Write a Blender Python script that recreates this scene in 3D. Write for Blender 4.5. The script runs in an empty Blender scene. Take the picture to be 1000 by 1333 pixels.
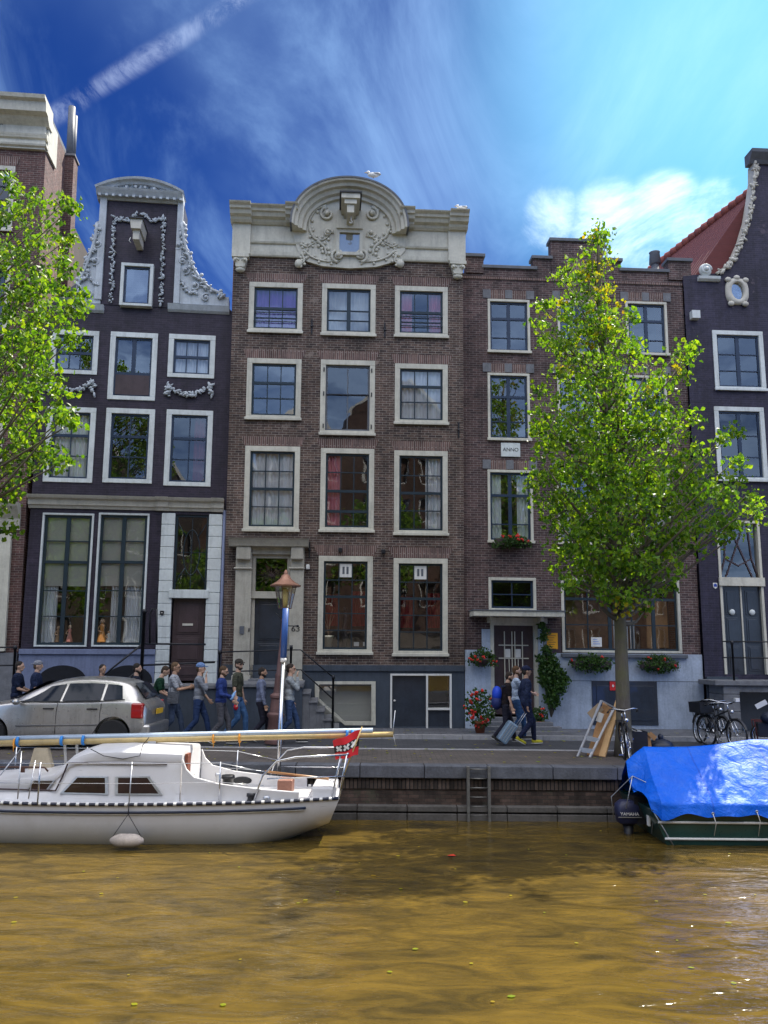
import bpy, math, random
from mathutils import Vector, Matrix, noise
PI = math.pi
rnd = random.Random(7)
sc = bpy.context.scene
COL = sc.collection

# ---------------------------------------------------------------- camera
F = 1070.0; CX, CY = 500.0, 666.5; EYE = 2.08
def _rx(a): return Matrix.Rotation(a, 3, 'X')
def _ry(a): return Matrix.Rotation(a, 3, 'Y')
def _rz(a): return Matrix.Rotation(a, 3, 'Z')
CM = _rz(math.radians(0.51)) @ Matrix(((1,0,0),(0,0,-1),(0,1,0))) @ _rx(-math.radians(9.7))
CI = CM.transposed()
CO = Vector((0, 0, EYE))
def ray(px, py):
    return (CI @ Vector(((px-CX)/F, (py-CY)/F, 1.0))).normalized()
def U(px, py, Y):                      # point seen at a pixel, at distance Y across the canal
    d = ray(px, py); return CO + d*(Y/d.y)
def G(px, py, z=0.0):                  # point of the ground seen at a pixel
    d = ray(px, py); return CO + d*((z-EYE)/d.z)
def camera():
    cd = bpy.data.cameras.new('camera'); c = bpy.data.objects.new('camera', cd); COL.objects.link(c)
    cd.sensor_fit = 'HORIZONTAL'; cd.sensor_width = 36; cd.lens = 36*F/1000; cd.clip_end = 3000
    r, u, b = CM.row[0], -CM.row[1], -CM.row[2]
    m = Matrix(((r[0],u[0],b[0]),(r[1],u[1],b[1]),(r[2],u[2],b[2])))
    c.matrix_world = Matrix.Translation(CO) @ m.to_4x4()
    sc.camera = c
camera()

# ---------------------------------------------------------------- materials
class NT:
    def __init__(s, name):
        s.m = bpy.data.materials.new(name); s.m.use_nodes = True
        s.t = s.m.node_tree; s.t.nodes.clear()
        s.out = s.n('ShaderNodeOutputMaterial')
    def n(s, t, **kw):
        x = s.t.nodes.new(t)
        for k, v in kw.items(): setattr(x, k, v)
        return x
    def l(s, a, b): s.t.links.new(a, b)
    def math(s, op, a, b=None, c=None):
        x = s.n('ShaderNodeMath', operation=op)
        for i, v in enumerate((a, b, c)):
            if v is None: continue
            if isinstance(v, (int, float)): x.inputs[i].default_value = v
            else: s.l(v, x.inputs[i])
        return x.outputs[0]
    def mix(s, f, a, b, bt='MIX'):
        x = s.n('ShaderNodeMix', data_type='RGBA', blend_type=bt)
        for i, v in ((0, f), (6, a), (7, b)):
            if isinstance(v, (int, float)): x.inputs[i].default_value = v
            elif isinstance(v, tuple): x.inputs[i].default_value = (*v[:3], 1)
            else: s.l(v, x.inputs[i])
        return x.outputs[2]
    def noise(s, scale, detail=4, rough=.6, vec=None, dist=0):
        x = s.n('ShaderNodeTexNoise'); x.inputs['Scale'].default_value = scale
        x.inputs['Detail'].default_value = detail; x.inputs['Roughness'].default_value = rough
        x.inputs['Distortion'].default_value = dist
        s.l(vec if vec is not None else s.coord(), x.inputs['Vector'])
        return x.outputs[0]
    def coord(s, w='Object'):
        if not hasattr(s, '_c'): s._c = s.n('ShaderNodeTexCoord')
        return s._c.outputs[w]
    def ramp(s, f, stops):
        x = s.n('ShaderNodeValToRGB'); e = x.color_ramp.elements
        while len(e) > 1: e.remove(e[0])
        e[0].position = stops[0][0]; v = stops[0][1]; e[0].color = (v, v, v, 1) if not isinstance(v, tuple) else (*v, 1)
        for p, v in stops[1:]:
            q = e.new(p); q.color = (v, v, v, 1) if not isinstance(v, tuple) else (*v, 1)
        s.l(f, x.inputs[0]); return x.outputs[0]
    def bump(s, h, st=.3, d=.01, nrm=None):
        x = s.n('ShaderNodeBump'); x.inputs['Strength'].default_value = st; x.inputs['Distance'].default_value = d
        s.l(h, x.inputs['Height'])
        if nrm is not None: s.l(nrm, x.inputs['Normal'])
        return x.outputs[0]
    def pbsdf(s, col, rough=.6, metal=0, nrm=None, spec=.5, **kw):
        p = s.n('ShaderNodeBsdfPrincipled')
        if isinstance(col, tuple): p.inputs['Base Color'].default_value = (*col[:3], 1)
        else: s.l(col, p.inputs['Base Color'])
        if isinstance(rough, (int, float)): p.inputs['Roughness'].default_value = rough
        else: s.l(rough, p.inputs['Roughness'])
        p.inputs['Metallic'].default_value = metal; p.inputs['Specular IOR Level'].default_value = spec
        for k, v in kw.items(): p.inputs[k.replace('_', ' ')].default_value = v
        if nrm is not None: s.l(nrm, p.inputs['Normal'])
        return p
    def done(s, sh): s.l(sh.outputs[0] if hasattr(sh, 'outputs') else sh, s.out.inputs[0]); return s.m

_mc = {}
def paint(col, rough=.55, var=.18, scale=3, metal=0, bump=.15, bscale=25, key=None, spec=.4, coat=0):
    k = (col, rough, var, scale, metal, bump, bscale, spec, coat)
    if k in _mc: return _mc[k]
    t = NT(key or 'paint')
    a = t.noise(scale, 5, .65); b = t.noise(scale*9, 3, .6)
    f = t.math('ADD', t.math('MULTIPLY', a, .65), t.math('MULTIPLY', b, .35))
    f = t.ramp(f, [(.3, 0.), (.7, 1.)])
    lo = tuple(c*(1-var) for c in col); hi = tuple(min(1, c*(1+var)) for c in col)
    c = t.mix(f, lo, hi)
    if key and ('paint' in key or 'stone' in key or 'plaster' in key or 'plinth' in key):
        mp = t.n('ShaderNodeMapping'); mp.inputs['Scale'].default_value = (6, 6, .7); t.l(t.coord(), mp.inputs[0])
        c = t.mix(1., c, t.ramp(t.noise(1., 6, .75, mp.outputs[0]), [(.36, .82), (.52, 1.)]), 'MULTIPLY')
    nrm = t.bump(t.noise(bscale, 4, .6), bump, .01)
    r = t.math('ADD', rough-.08, t.math('MULTIPLY', b, .16))
    p = t.pbsdf(c, r, metal, nrm, spec)
    p.inputs['Coat Weight'].default_value = coat
    _mc[k] = t.done(p); return _mc[k]

def brick(name, c1, c2, mortar, bw=.20, rh=.066, ms=.006, vertical=False, var=.5, bias=0, soot=.3, rough=.8, patch=None):
    t = NT(name)
    sep = t.n('ShaderNodeSeparateXYZ'); t.l(t.coord(), sep.inputs[0])
    cmb = t.n('ShaderNodeCombineXYZ')
    u = t.math('ADD', sep.outputs[0], sep.outputs[1])
    if vertical: t.l(sep.outputs[2], cmb.inputs[0]); t.l(u, cmb.inputs[1])
    else: t.l(u, cmb.inputs[0]); t.l(sep.outputs[2], cmb.inputs[1])
    b = t.n('ShaderNodeTexBrick'); t.l(cmb.outputs[0], b.inputs['Vector'])
    b.inputs['Color1'].default_value = (*c1, 1); b.inputs['Color2'].default_value = (*c2, 1)
    b.inputs['Mortar'].default_value = (*mortar, 1)
    b.inputs['Scale'].default_value = 1; b.inputs['Mortar Size'].default_value = ms
    b.inputs['Mortar Smooth'].default_value = .3; b.inputs['Bias'].default_value = bias
    b.inputs['Brick Width'].default_value = bw; b.inputs['Row Height'].default_value = rh
    big = t.noise(.7, 6, .7); mid = t.noise(6, 5, .7); fin = t.noise(40, 3, .6)
    f = t.ramp(big, [(.35, 1-soot), (.65, 1.+0*soot)])
    c = t.mix(1., b.outputs[0], f, 'MULTIPLY')
    mp = t.n('ShaderNodeMapping'); mp.inputs['Scale'].default_value = (3.5, 3.5, .35); t.l(t.coord(), mp.inputs[0])
    c = t.mix(1., c, t.ramp(t.noise(1., 6, .7, mp.outputs[0]), [(.36, .74), (.56, 1.04)]), 'MULTIPLY')
    f2 = t.ramp(mid, [(.3, 1-var), (.7, 1.)])
    c = t.mix(1., c, f2, 'MULTIPLY')
    if patch:
        g = t.ramp(t.noise(1.7, 6, .75), [(.60, 0.), (.66, 1.)])
        c = t.mix(t.math('MULTIPLY', g, .6), c, patch)
    h = t.math('SUBTRACT', t.math('MULTIPLY', fin, .5), b.outputs[1])
    nrm = t.bump(h, .5, .006)
    return t.done(t.pbsdf(c, rough, 0, nrm, .3))

def glass(name, refl=.2, tint=(.9, .93, .95), warp=.06, gcol=(1, 1, 1)):
    t = NT(name)
    lw = t.n('ShaderNodeLayerWeight'); lw.inputs[0].default_value = .22
    f = t.math('MULTIPLY_ADD', lw.outputs[0], .6, refl)
    f = t.math('MINIMUM', f, 1)
    nrm = t.bump(t.noise(1.8, 1, .4, dist=.4), warp, .03)
    g = t.n('ShaderNodeBsdfGlossy'); g.inputs['Roughness'].default_value = .015; g.inputs['Color'].default_value = (*gcol, 1)
    t.l(nrm, g.inputs['Normal'])
    tr = t.n('ShaderNodeBsdfTransparent'); tr.inputs[0].default_value = (*tint, 1)
    m = t.n('ShaderNodeMixShader'); t.l(f, m.inputs[0]); t.l(tr.outputs[0], m.inputs[1]); t.l(g.outputs[0], m.inputs[2])
    return t.done(m)

def leafmat(name, cols, trans=.45, rough=.45):
    t = NT(name)
    geo = t.n('ShaderNodeNewGeometry')
    st = [(i/(len(cols)-1), c) for i, c in enumerate(cols)]
    c = t.ramp(geo.outputs['Random Per Island'], st)
    p = t.pbsdf(c, rough, 0, None, .4)
    tl = t.n('ShaderNodeBsdfTranslucent')
    c2 = t.mix(1., c, (1.9, 1.75, .7), 'MULTIPLY'); t.l(c2, tl.inputs[0])
    m = t.n('ShaderNodeMixShader'); m.inputs[0].default_value = trans
    t.l(p.outputs[0], m.inputs[1]); t.l(tl.outputs[0], m.inputs[2])
    return t.done(m)

# ---------------------------------------------------------------- mesh builder
class MB:
    def __init__(s): s.v = []; s.f = []; s.s = []
    def add(s, vs, fs, smooth=False):
        o = len(s.v); s.v += [tuple(v) for v in vs]; s.f += [tuple(i+o for i in f) for f in fs]; s.s += [smooth]*len(fs); return s
    def box(s, x0, x1, y0, y1, z0, z1, M=None):
        vs = [Vector(p) for p in ((x0,y0,z0),(x1,y0,z0),(x1,y1,z0),(x0,y1,z0),(x0,y0,z1),(x1,y0,z1),(x1,y1,z1),(x0,y1,z1))]
        if M is not None: vs = [M @ v for v in vs]
        return s.add(vs, [(0,3,2,1),(4,5,6,7),(0,1,5,4),(1,2,6,5),(2,3,7,6),(3,0,4,7)])
    def obox(s, c, sx, sy, sz, R=None):
        M = Matrix.Translation(c) @ ((R.to_4x4() if R is not None else Matrix()))
        return s.box(-sx/2, sx/2, -sy/2, sy/2, -sz/2, sz/2, M)
    def bar(s, a, b, w, h=None, up=(0,0,1)):
        a = Vector(a); b = Vector(b); d = b-a; L = d.length; d.normalize(); h = h or w
        up = Vector(up)
        if abs(d.dot(up)) > .98: up = Vector((0,1,0))
        x = d.cross(up).normalized(); z = x.cross(d)
        R = Matrix((x, d, z)).transposed()
        return s.obox((a+b)/2, w, L, h, R)
    def prism(s, poly, y0, y1, axis='y'):      # poly of (x,z) extruded along y  (axis 'x': poly of (y,z); 'z': poly of (x,y))
        n = len(poly)
        def p(q, t): return (q[0], t, q[1]) if axis == 'y' else ((t, q[0], q[1]) if axis == 'x' else (q[0], q[1], t))
        vs = [p(q, y0) for q in poly] + [p(q, y1) for q in poly]
        fs = [tuple(range(n)), tuple(range(2*n-1, n-1, -1))]
        fs += [(i, i+n, (i+1) % n+n, (i+1) % n) for i in range(n)]
        return s.add(vs, fs)
    def sweep(s, path, prof, closed=True, smooth=False):   # path of (x,z) on a facade, prof of (offset along normal, projection)
        n = len(prof); vs = []; fs = []
        for i, p in enumerate(path):
            a = Vector(path[max(i-1, 0)]); b = Vector(path[min(i+1, len(path)-1)]); t = (b-a).normalized(); nr = Vector((-t.y, t.x))
            k = 1
            if 0 < i < len(path)-1:
                t1 = (Vector(p)-a).normalized(); k = 1/max(.5, t1.dot(t))
            for o, pr in prof:
                q = Vector(p)+nr*o*k; vs.append((q.x, -pr, q.y))
        for i in range(len(path)-1):
            for j in range(n if closed else n-1):
                fs.append((i*n+j, i*n+(j+1) % n, (i+1)*n+(j+1) % n, (i+1)*n+j))
        if closed:
            fs.append(tuple(range(n-1, -1, -1))); e = (len(path)-1)*n; fs.append(tuple(range(e, e+n)))
        return s.add(vs, fs, smooth)
    def tube(s, pts, rad, n=8, cap=True, smooth=True, sq=None):
        pts = [Vector(p) for p in pts]
        if isinstance(rad, (int, float)): rad = [rad]*len(pts)
        vs = []; fs = []; ref = None
        for i, p in enumerate(pts):
            t = (pts[min(i+1, len(pts)-1)]-pts[max(i-1, 0)]).normalized()
            if ref is None: ref = t.orthogonal().normalized()
            ref = (ref - t*ref.dot(t)).normalized(); b = t.cross(ref)
            for j in range(n):
                a = 2*PI*j/n; q = (ref*math.cos(a)+b*math.sin(a))*rad[i]
                if sq: q = Vector((q.x*sq[0], q.y*sq[1], q.z*sq[2]))
                vs.append(p+q)
        for i in range(len(pts)-1):
            for j in range(n):
                fs.append((i*n+j, i*n+(j+1) % n, (i+1)*n+(j+1) % n, (i+1)*n+j))
        s.add(vs, fs, smooth)
        if cap:
            o = len(s.v)-len(vs); e = o+(len(pts)-1)*n
            s.f += [tuple(range(o+n-1, o-1, -1)), tuple(range(e, e+n))]; s.s += [False, False]
        return s
    def lathe(s, prof, c=(0,0,0), n=20, smooth=True, M=None):   # prof of (r,z)
        vs = []; fs = []
        for r, z in prof:
            for j in range(n):
                a = 2*PI*j/n; v = Vector((r*math.cos(a), r*math.sin(a), z))
                if M is not None: v = M @ v
                vs.append(v+Vector(c))
        for i in range(len(prof)-1):
            for j in range(n): fs.append((i*n+j, i*n+(j+1) % n, (i+1)*n+(j+1) % n, (i+1)*n+j))
        s.add(vs, fs, smooth)
        o = len(s.v)-len(vs); e = o+(len(prof)-1)*n
        s.f += [tuple(range(o+n-1, o-1, -1)), tuple(range(e, e+n))]; s.s += [False, False]
        return s
    def ball(s, c, r, n=10, m=7, R=None, jit=0):
        c = Vector(c); r = (r, r, r) if isinstance(r, (int, float)) else r
        vs = []; fs = []
        def put(v):
            k = 1+(jit*(rnd.random()-.5) if jit else 0)
            q = Vector((v[0]*r[0]*k, v[1]*r[1]*k, v[2]*r[2]*k)); vs.append(c+(R @ q if R is not None else q))
        put((0, 0, -1))
        for i in range(1, m):
            a = PI*i/m
            for j in range(n): b = 2*PI*j/n; put((math.sin(a)*math.cos(b), math.sin(a)*math.sin(b), -math.cos(a)))
        put((0, 0, 1))
        for j in range(n): fs.append((0, 1+(j+1) % n, 1+j)); fs.append((len(vs)-1, len(vs)-1-n+j, len(vs)-1-n+(j+1) % n))
        for i in range(m-2):
            for j in range(n): fs.append((1+i*n+j, 1+i*n+(j+1) % n, 1+(i+1)*n+(j+1) % n, 1+(i+1)*n+j))
        return s.add(vs, fs, True)
    def grid(s, fn, nu, nv, smooth=True):
        vs = [fn(i/nu, j/nv) for i in range(nu+1) for j in range(nv+1)]
        fs = [(i*(nv+1)+j, (i+1)*(nv+1)+j, (i+1)*(nv+1)+j+1, i*(nv+1)+j+1) for i in range(nu) for j in range(nv)]
        return s.add(vs, fs, smooth)
    def mesh(s, name, mat, sharp=None):
        me = bpy.data.meshes.new(name); me.from_pydata(s.v, [], s.f)
        me.polygons.foreach_set('use_smooth', s.s)
        if mat: me.materials.append(mat)
        me.validate(); me.update()
        if sharp: me.set_sharp_from_angle(angle=math.radians(sharp))
        return me
    def build(s, name, mat, parent=None, sharp=None, bevel=0, **tags):
        me = s.mesh(name, mat, sharp); o = bpy.data.objects.new(name, me); COL.objects.link(o)
        if parent: o.parent = parent
        if bevel:
            b = o.modifiers.new('bevel', 'BEVEL'); b.width = bevel; b.segments = 2; b.limit_method = 'ANGLE'; b.angle_limit = math.radians(35)
        for k, v in tags.items(): o[k] = v
        return o

def thing(name, label, cat, M=None, group=None):
    o = bpy.data.objects.new(name, None); COL.objects.link(o)
    o.empty_display_size = .1
    if M is not None: o.matrix_world = M if isinstance(M, Matrix) else Matrix.Translation(Vector(M))
    o['label'] = label; o['category'] = cat
    if group: o['group'] = group
    return o
def place(x, y, z=0, rz=0): return Matrix.Translation((x, y, z)) @ Matrix.Rotation(rz, 4, 'Z')
def text(name, s, size, M, mat, parent, ex=.003, align='CENTER', font=None, sx=1):
    cu = bpy.data.curves.new(name, 'FONT'); cu.body = s; cu.size = size; cu.extrude = ex; cu.align_x = align; cu.align_y = 'CENTER'
    to = bpy.data.objects.new(name, cu); COL.objects.link(to)
    dg = bpy.context.evaluated_depsgraph_get(); me = bpy.data.meshes.new_from_object(to.evaluated_get(dg))
    bpy.data.objects.remove(to)
    for v in me.vertices: v.co.x *= sx
    me.materials.clear(); me.materials.append(mat)
    o = bpy.data.objects.new(name, me); COL.objects.link(o)
    if parent: o.parent = parent
    o.matrix_local = M @ Matrix.Rotation(PI/2, 4, 'X')
    return o

# ---------------------------------------------------------------- material set
M = {}
M['brick_main'] = brick('brown_brick', (.20,.13,.105), (.085,.058,.056), (.46,.41,.36), soot=.5, var=.5, rh=.068, patch=(.27,.22,.19))
M['brick_side'] = brick('red_side_brick', (.42,.15,.08), (.28,.09,.055), (.4,.3,.24), soot=.3)
M['brick_step'] = brick('plum_brick', (.19,.115,.11), (.09,.058,.062), (.38,.33,.31), soot=.5, var=.5, rh=.068, patch=(.11,.08,.075))
M['brick_far'] = brick('dull_red_brick', (.20,.10,.09), (.11,.06,.06), (.36,.30,.27), soot=.35)
M['brick_dark'] = brick('purple_black_brick', (.048,.036,.062), (.030,.024,.044), (.062,.050,.074), var=.4, soot=.4, rough=.5)
M['brick_navy'] = brick('navy_black_brick', (.050,.044,.085), (.032,.030,.060), (.066,.058,.095), var=.4, soot=.4, rough=.6, patch=(.11,.085,.11))
M['arch'] = brick('soldier_brick', (.235,.135,.115), (.13,.075,.072), (.46,.40,.36), bw=.6, rh=.055, ms=.007, vertical=True, var=.4)
M['cream'] = paint((.53,.515,.44), .5, .2, 1.6, key='cream_paint')
M['sandstone'] = paint((.40,.38,.325), .7, .22, 3, key='sandstone_paint', bump=.3)
M['offwhite'] = paint((.56,.60,.60), .5, .16, 1.6, key='greyish_white_paint')
M['greystone'] = paint((.42,.46,.50), .7, .2, 3, key='pale_grey_stone', bump=.3)
M['beige'] = paint((.50,.48,.42), .6, .15, 3, key='beige_stone')
M['sash'] = paint((.018,.032,.045), .35, .2, 4, key='dark_green_sash')
M['sash_blue'] = paint((.02,.035,.07), .35, .2, 4, key='dark_blue_sash')
M['door'] = paint((.026,.034,.05), .35, .3, 3, key='blue_black_door_paint', coat=.3)
M['doorbrown'] = paint((.06,.04,.045), .4, .3, 3, key='brown_black_door_paint')
M['plinth_dark'] = paint((.048,.062,.085), .6, .25, 2, key='slate_blue_plinth', bump=.4)
M['plinth_blue'] = paint((.16,.19,.30), .7, .22, 2.2, key='blue_grey_plaster', bump=.4)
M['plinth_pale'] = paint((.36,.42,.52), .75, .28, 2.0, key='pale_blue_grey_plaster', bump=.5)
M['iron'] = paint((.012,.013,.018), .4, .3, 6, key='black_iron')
M['lead'] = paint((.10,.11,.13), .6, .3, 4, key='lead_grey')
M['step'] = paint((.15,.155,.17), .8, .3, 5, key='worn_bluestone', bump=.6)
M['white'] = paint((.68,.68,.66), .45, .08, 3, key='white_paint')
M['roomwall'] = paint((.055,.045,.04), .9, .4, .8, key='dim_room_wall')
M['glass'] = glass('window_glass', .10)
M['glass_hi'] = glass('bright_window_glass', .16)
M['glass_red'] = glass('old_window_glass', .12)
def cloth(col, tr=.35, key='cloth'):
    t = NT(key); p = t.pbsdf(t.mix(t.noise(8, 4), tuple(c*.85 for c in col), col), .9, 0, None, .1)
    tl = t.n('ShaderNodeBsdfTranslucent'); tl.inputs[0].default_value = (*col, 1)
    m = t.n('ShaderNodeMixShader'); m.inputs[0].default_value = tr; t.l(p.outputs[0], m.inputs[1]); t.l(tl.outputs[0], m.inputs[2]); return t.done(m)
M['net'] = cloth((.88,.90,.92), .12, key='white_net_curtain')
M['blind'] = cloth((.50,.48,.42), .1, key='grey_beige_blind')
M['redc'] = cloth((.20,.02,.022), .1, key='red_curtain')
M['purplec'] = cloth((.30,.16,.62), .1, key='violet_curtain')
M['pinkc'] = cloth((.72,.26,.30), .1, key='pink_curtain')
M['tile'] = None
def _tile():
    t = NT('red_pantiles')
    uv = t.n('ShaderNodeUVMap'); sep = t.n('ShaderNodeSeparateXYZ'); t.l(uv.outputs[0], sep.inputs[0])
    a = t.math('SINE', t.math('MULTIPLY', sep.outputs[0], 2*PI/.22))
    b = t.math('FRACT', t.math('DIVIDE', sep.outputs[1], .28))
    h = t.math('ADD', t.math('MULTIPLY', a, .5), b)
    g = t.ramp(a, [(.0, .45), (.6, 1.)]); e = t.ramp(b, [(.0, .5), (.15, 1.)])
    c = t.mix(t.noise(3, 5, .7), (.12,.036,.036), (.20,.06,.056)); c = t.mix(1., c, t.mix(.35, (1,1,1), e), 'MULTIPLY')
    return t.done(t.pbsdf(c, .7, 0, t.bump(h, .9, .05), .3))
M['tile'] = _tile()
# ---------------------------------------------------------------- sky and sun
SUN_EL, SUN_AZ = 54.0, 40.0        # azimuth measured from +Y (across the canal) towards +X
FILL_CLOUD = 13.0  # brightness of the added cloud that fills the facades from behind the viewer
def world():
    w = bpy.data.worlds.new('World'); sc.world = w; w.use_nodes = True; t = w.node_tree; t.nodes.clear()
    N = lambda ty, **k: (lambda x: ([setattr(x, a, b) for a, b in k.items()], x)[1])(t.nodes.new(ty))
    L = t.links.new
    def mth(op, a, b=None, clamp=False):
        x = N('ShaderNodeMath', operation=op); x.use_clamp = clamp
        for i, v in enumerate((a, b)):
            if v is None: continue
            if isinstance(v, (int, float)): x.inputs[i].default_value = v
            else: L(v, x.inputs[i])
        return x.outputs[0]
    out = N('ShaderNodeOutputWorld'); bg = N('ShaderNodeBackground')
    sky = N('ShaderNodeTexSky', sky_type='NISHITA'); sky.sun_disc = False
    sky.sun_elevation = math.radians(SUN_EL); sky.sun_rotation = math.radians(SUN_AZ)
    sky.air_density = 1.0; sky.dust_density = .6; sky.ozone_density = 3.0
    hs = N('ShaderNodeHueSaturation'); hs.inputs['Saturation'].default_value = 1.28; 
    gm = N('ShaderNodeGamma'); gm.inputs[1].default_value = 1.0; L(sky.outputs[0], gm.inputs[0]); L(gm.outputs[0], hs.inputs['Color'])
    hs.inputs['Hue'].default_value = .51
    tc = N('ShaderNodeTexCoord'); sp = N('ShaderNodeSeparateXYZ'); L(tc.outputs['Generated'], sp.inputs[0])
    zz = mth('ADD', mth('MAXIMUM', sp.outputs[2], .02), .12)
    cb = N('ShaderNodeCombineXYZ'); L(mth('DIVIDE', sp.outputs[0], zz), cb.inputs[0]); L(mth('DIVIDE', sp.outputs[1], zz), cb.inputs[1])
    def nz(scale, det, ro, dist, off=(0,0,0), sc3=(1,1,1)):
        mp = N('ShaderNodeMapping'); mp.inputs['Location'].default_value = off; mp.inputs['Scale'].default_value = sc3
        mp.inputs['Rotation'].default_value = (0, 0, .5)
        L(cb.outputs[0], mp.inputs[0]); x = N('ShaderNodeTexNoise'); L(mp.outputs[0], x.inputs['Vector'])
        x.inputs['Scale'].default_value = scale; x.inputs['Detail'].default_value = det; x.inputs['Roughness'].default_value = ro; x.inputs['Distortion'].default_value = dist
        return x.outputs[0]
    def rmp(f, a, b):
        x = N('ShaderNodeMapRange'); x.interpolation_type = 'SMOOTHSTEP'; L(f, x.inputs[0]); x.inputs[1].default_value = a; x.inputs[2].default_value = b; return x.outputs[0]
    def blob(d, r0, r1):      # mask round a direction of the sky
        dp = N('ShaderNodeVectorMath', operation='DOT_PRODUCT'); L(tc.outputs['Generated'], dp.inputs[0]); dp.inputs[1].default_value = tuple(d)
        return rmp(dp.outputs['Value'], math.cos(math.radians(r1)), math.cos(math.radians(r0)))
    cirrus = mth('MULTIPLY', rmp(nz(1.6, 8, .62, 1.4, (3.1,1.7,0), (1.0,.45,1)), .42, .82), .36)
    soft = mth('MULTIPLY', rmp(nz(.9, 5, .5, .6, (7.3,2.2,0)), .42, .75), .16)
    area = mth('MAXIMUM', blob(ray(300, 170), 4, 26), mth('MULTIPLY', blob(ray(760, 160), 3, 18), .7))
    cirrus = mth('MULTIPLY', cirrus, mth('ADD', mth('MULTIPLY', area, 1.0), .15))
    soft = mth('MULTIPLY', soft, mth('ADD', mth('MULTIPLY', area, .8), .3))
    # bright low cloud towards the right, and a thin contrail
    dirs = (ray(715, 283), ray(790, 290), ray(860, 292), ray(930, 300), ray(830, 325), ray(900, 335))
    cm = None
    for d, r in zip(dirs, (2.6, 3.4, 3.8, 3.6, 3.2, 3.2)):
        b = blob(d, .5, r); cm = b if cm is None else mth('MAXIMUM', cm, b)
    puff = rmp(mth('ADD', nz(3.4, 9, .66, .5, (1.3,4.2,0)), mth('MULTIPLY', cm, .20)), .46, .98)
    puff = mth('MULTIPLY', puff, rmp(cm, 0, .5))
    a, b = ray(70, 150), ray(340, -20); nrm = a.cross(b).normalized()
    dp = N('ShaderNodeVectorMath', operation='DOT_PRODUCT'); L(tc.outputs['Generated'], dp.inputs[0]); dp.inputs[1].default_value = tuple(nrm)
    wob = mth('MULTIPLY', mth('SUBTRACT', nz(3, 5, .6, 0, (9,9,0)), .5), .02)
    band = mth('ABSOLUTE', mth('ADD', dp.outputs['Value'], wob))
    trail = mth('MULTIPLY', mth('SUBTRACT', 1, rmp(band, .001, .013)), mth('MULTIPLY', blob(ray(190, 70), 5, 14), .14))
    trail = mth('MULTIPLY', trail, rmp(nz(7, 7, .75, .8, (2,5,0)), .36, .62))
    dk = N('ShaderNodeMix', data_type='RGBA', blend_type='MULTIPLY'); dk.inputs[0].default_value = 1; L(hs.outputs[0], dk.inputs[6]); dk.inputs[7].default_value = (.25, .375, .60, 1)
    glow = mth('MULTIPLY', blob(ray(1080, 60), 0, 24), .6)
    def mixc(f, c1, c2):
        x = N('ShaderNodeMix', data_type='RGBA'); L(f, x.inputs[0]); L(c1, x.inputs[6])
        if isinstance(c2, tuple): x.inputs[7].default_value = (*c2, 1)
        else: L(c2, x.inputs[7])
        return x.outputs[2]
    deep = N('ShaderNodeMix', data_type='RGBA', blend_type='MULTIPLY'); L(blob(ray(430, -230), 14, 58), deep.inputs[0]); L(dk.outputs[2], deep.inputs[6]); deep.inputs[7].default_value = (.42, .52, .60, 1)
    c = mixc(glow, deep.outputs[2], (2.0, 5.8, 8.2))
    c = mixc(mth('ADD', cirrus, soft, True), c, (4.0, 6.6, 9.8))
    c = mixc(trail, c, (9.0, 10.5, 13.0))
    c = mixc(mth('MULTIPLY', puff, .85), c, (9.5, 11.0, 12.2))
    # unseen bright cloud overhead and behind the viewer, added to lift the shaded facades
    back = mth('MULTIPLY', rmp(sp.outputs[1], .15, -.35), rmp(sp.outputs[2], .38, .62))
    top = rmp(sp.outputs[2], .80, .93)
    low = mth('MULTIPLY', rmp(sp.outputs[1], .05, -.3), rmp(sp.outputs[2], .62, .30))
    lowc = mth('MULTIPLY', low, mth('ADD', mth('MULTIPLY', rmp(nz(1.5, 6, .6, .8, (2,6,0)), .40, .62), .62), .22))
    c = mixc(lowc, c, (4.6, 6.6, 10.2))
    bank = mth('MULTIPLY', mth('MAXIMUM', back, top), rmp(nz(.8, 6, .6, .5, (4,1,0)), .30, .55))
    c = mixc(bank, c, (FILL_CLOUD, FILL_CLOUD, FILL_CLOUD*1.05))
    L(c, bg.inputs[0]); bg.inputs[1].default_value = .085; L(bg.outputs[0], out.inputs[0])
    ld = bpy.data.lights.new('sun', 'SUN'); lo = bpy.data.objects.new('sun', ld); COL.objects.link(lo)
    ld.energy = 4.2; ld.angle = math.radians(.5); ld.color = (1, .93, .80)
    el, az = math.radians(SUN_EL), math.radians(SUN_AZ)
    d = Vector((math.sin(az)*math.cos(el), math.cos(az)*math.cos(el), math.sin(el)))
    lo.rotation_euler = d.to_track_quat('Z', 'Y').to_euler()
world()
vs = sc.view_settings; vs.view_transform = 'Standard'; vs.look = 'None'; vs.exposure = 1.3; vs.gamma = 1
sc.cycles.max_bounces = 8; sc.cycles.transparent_max_bounces = 24; sc.cycles.caustics_reflective = False; sc.cycles.caustics_refractive = False
sc.cycles.use_denoising = True
sc.cycles.sample_clamp_indirect = 6

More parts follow.
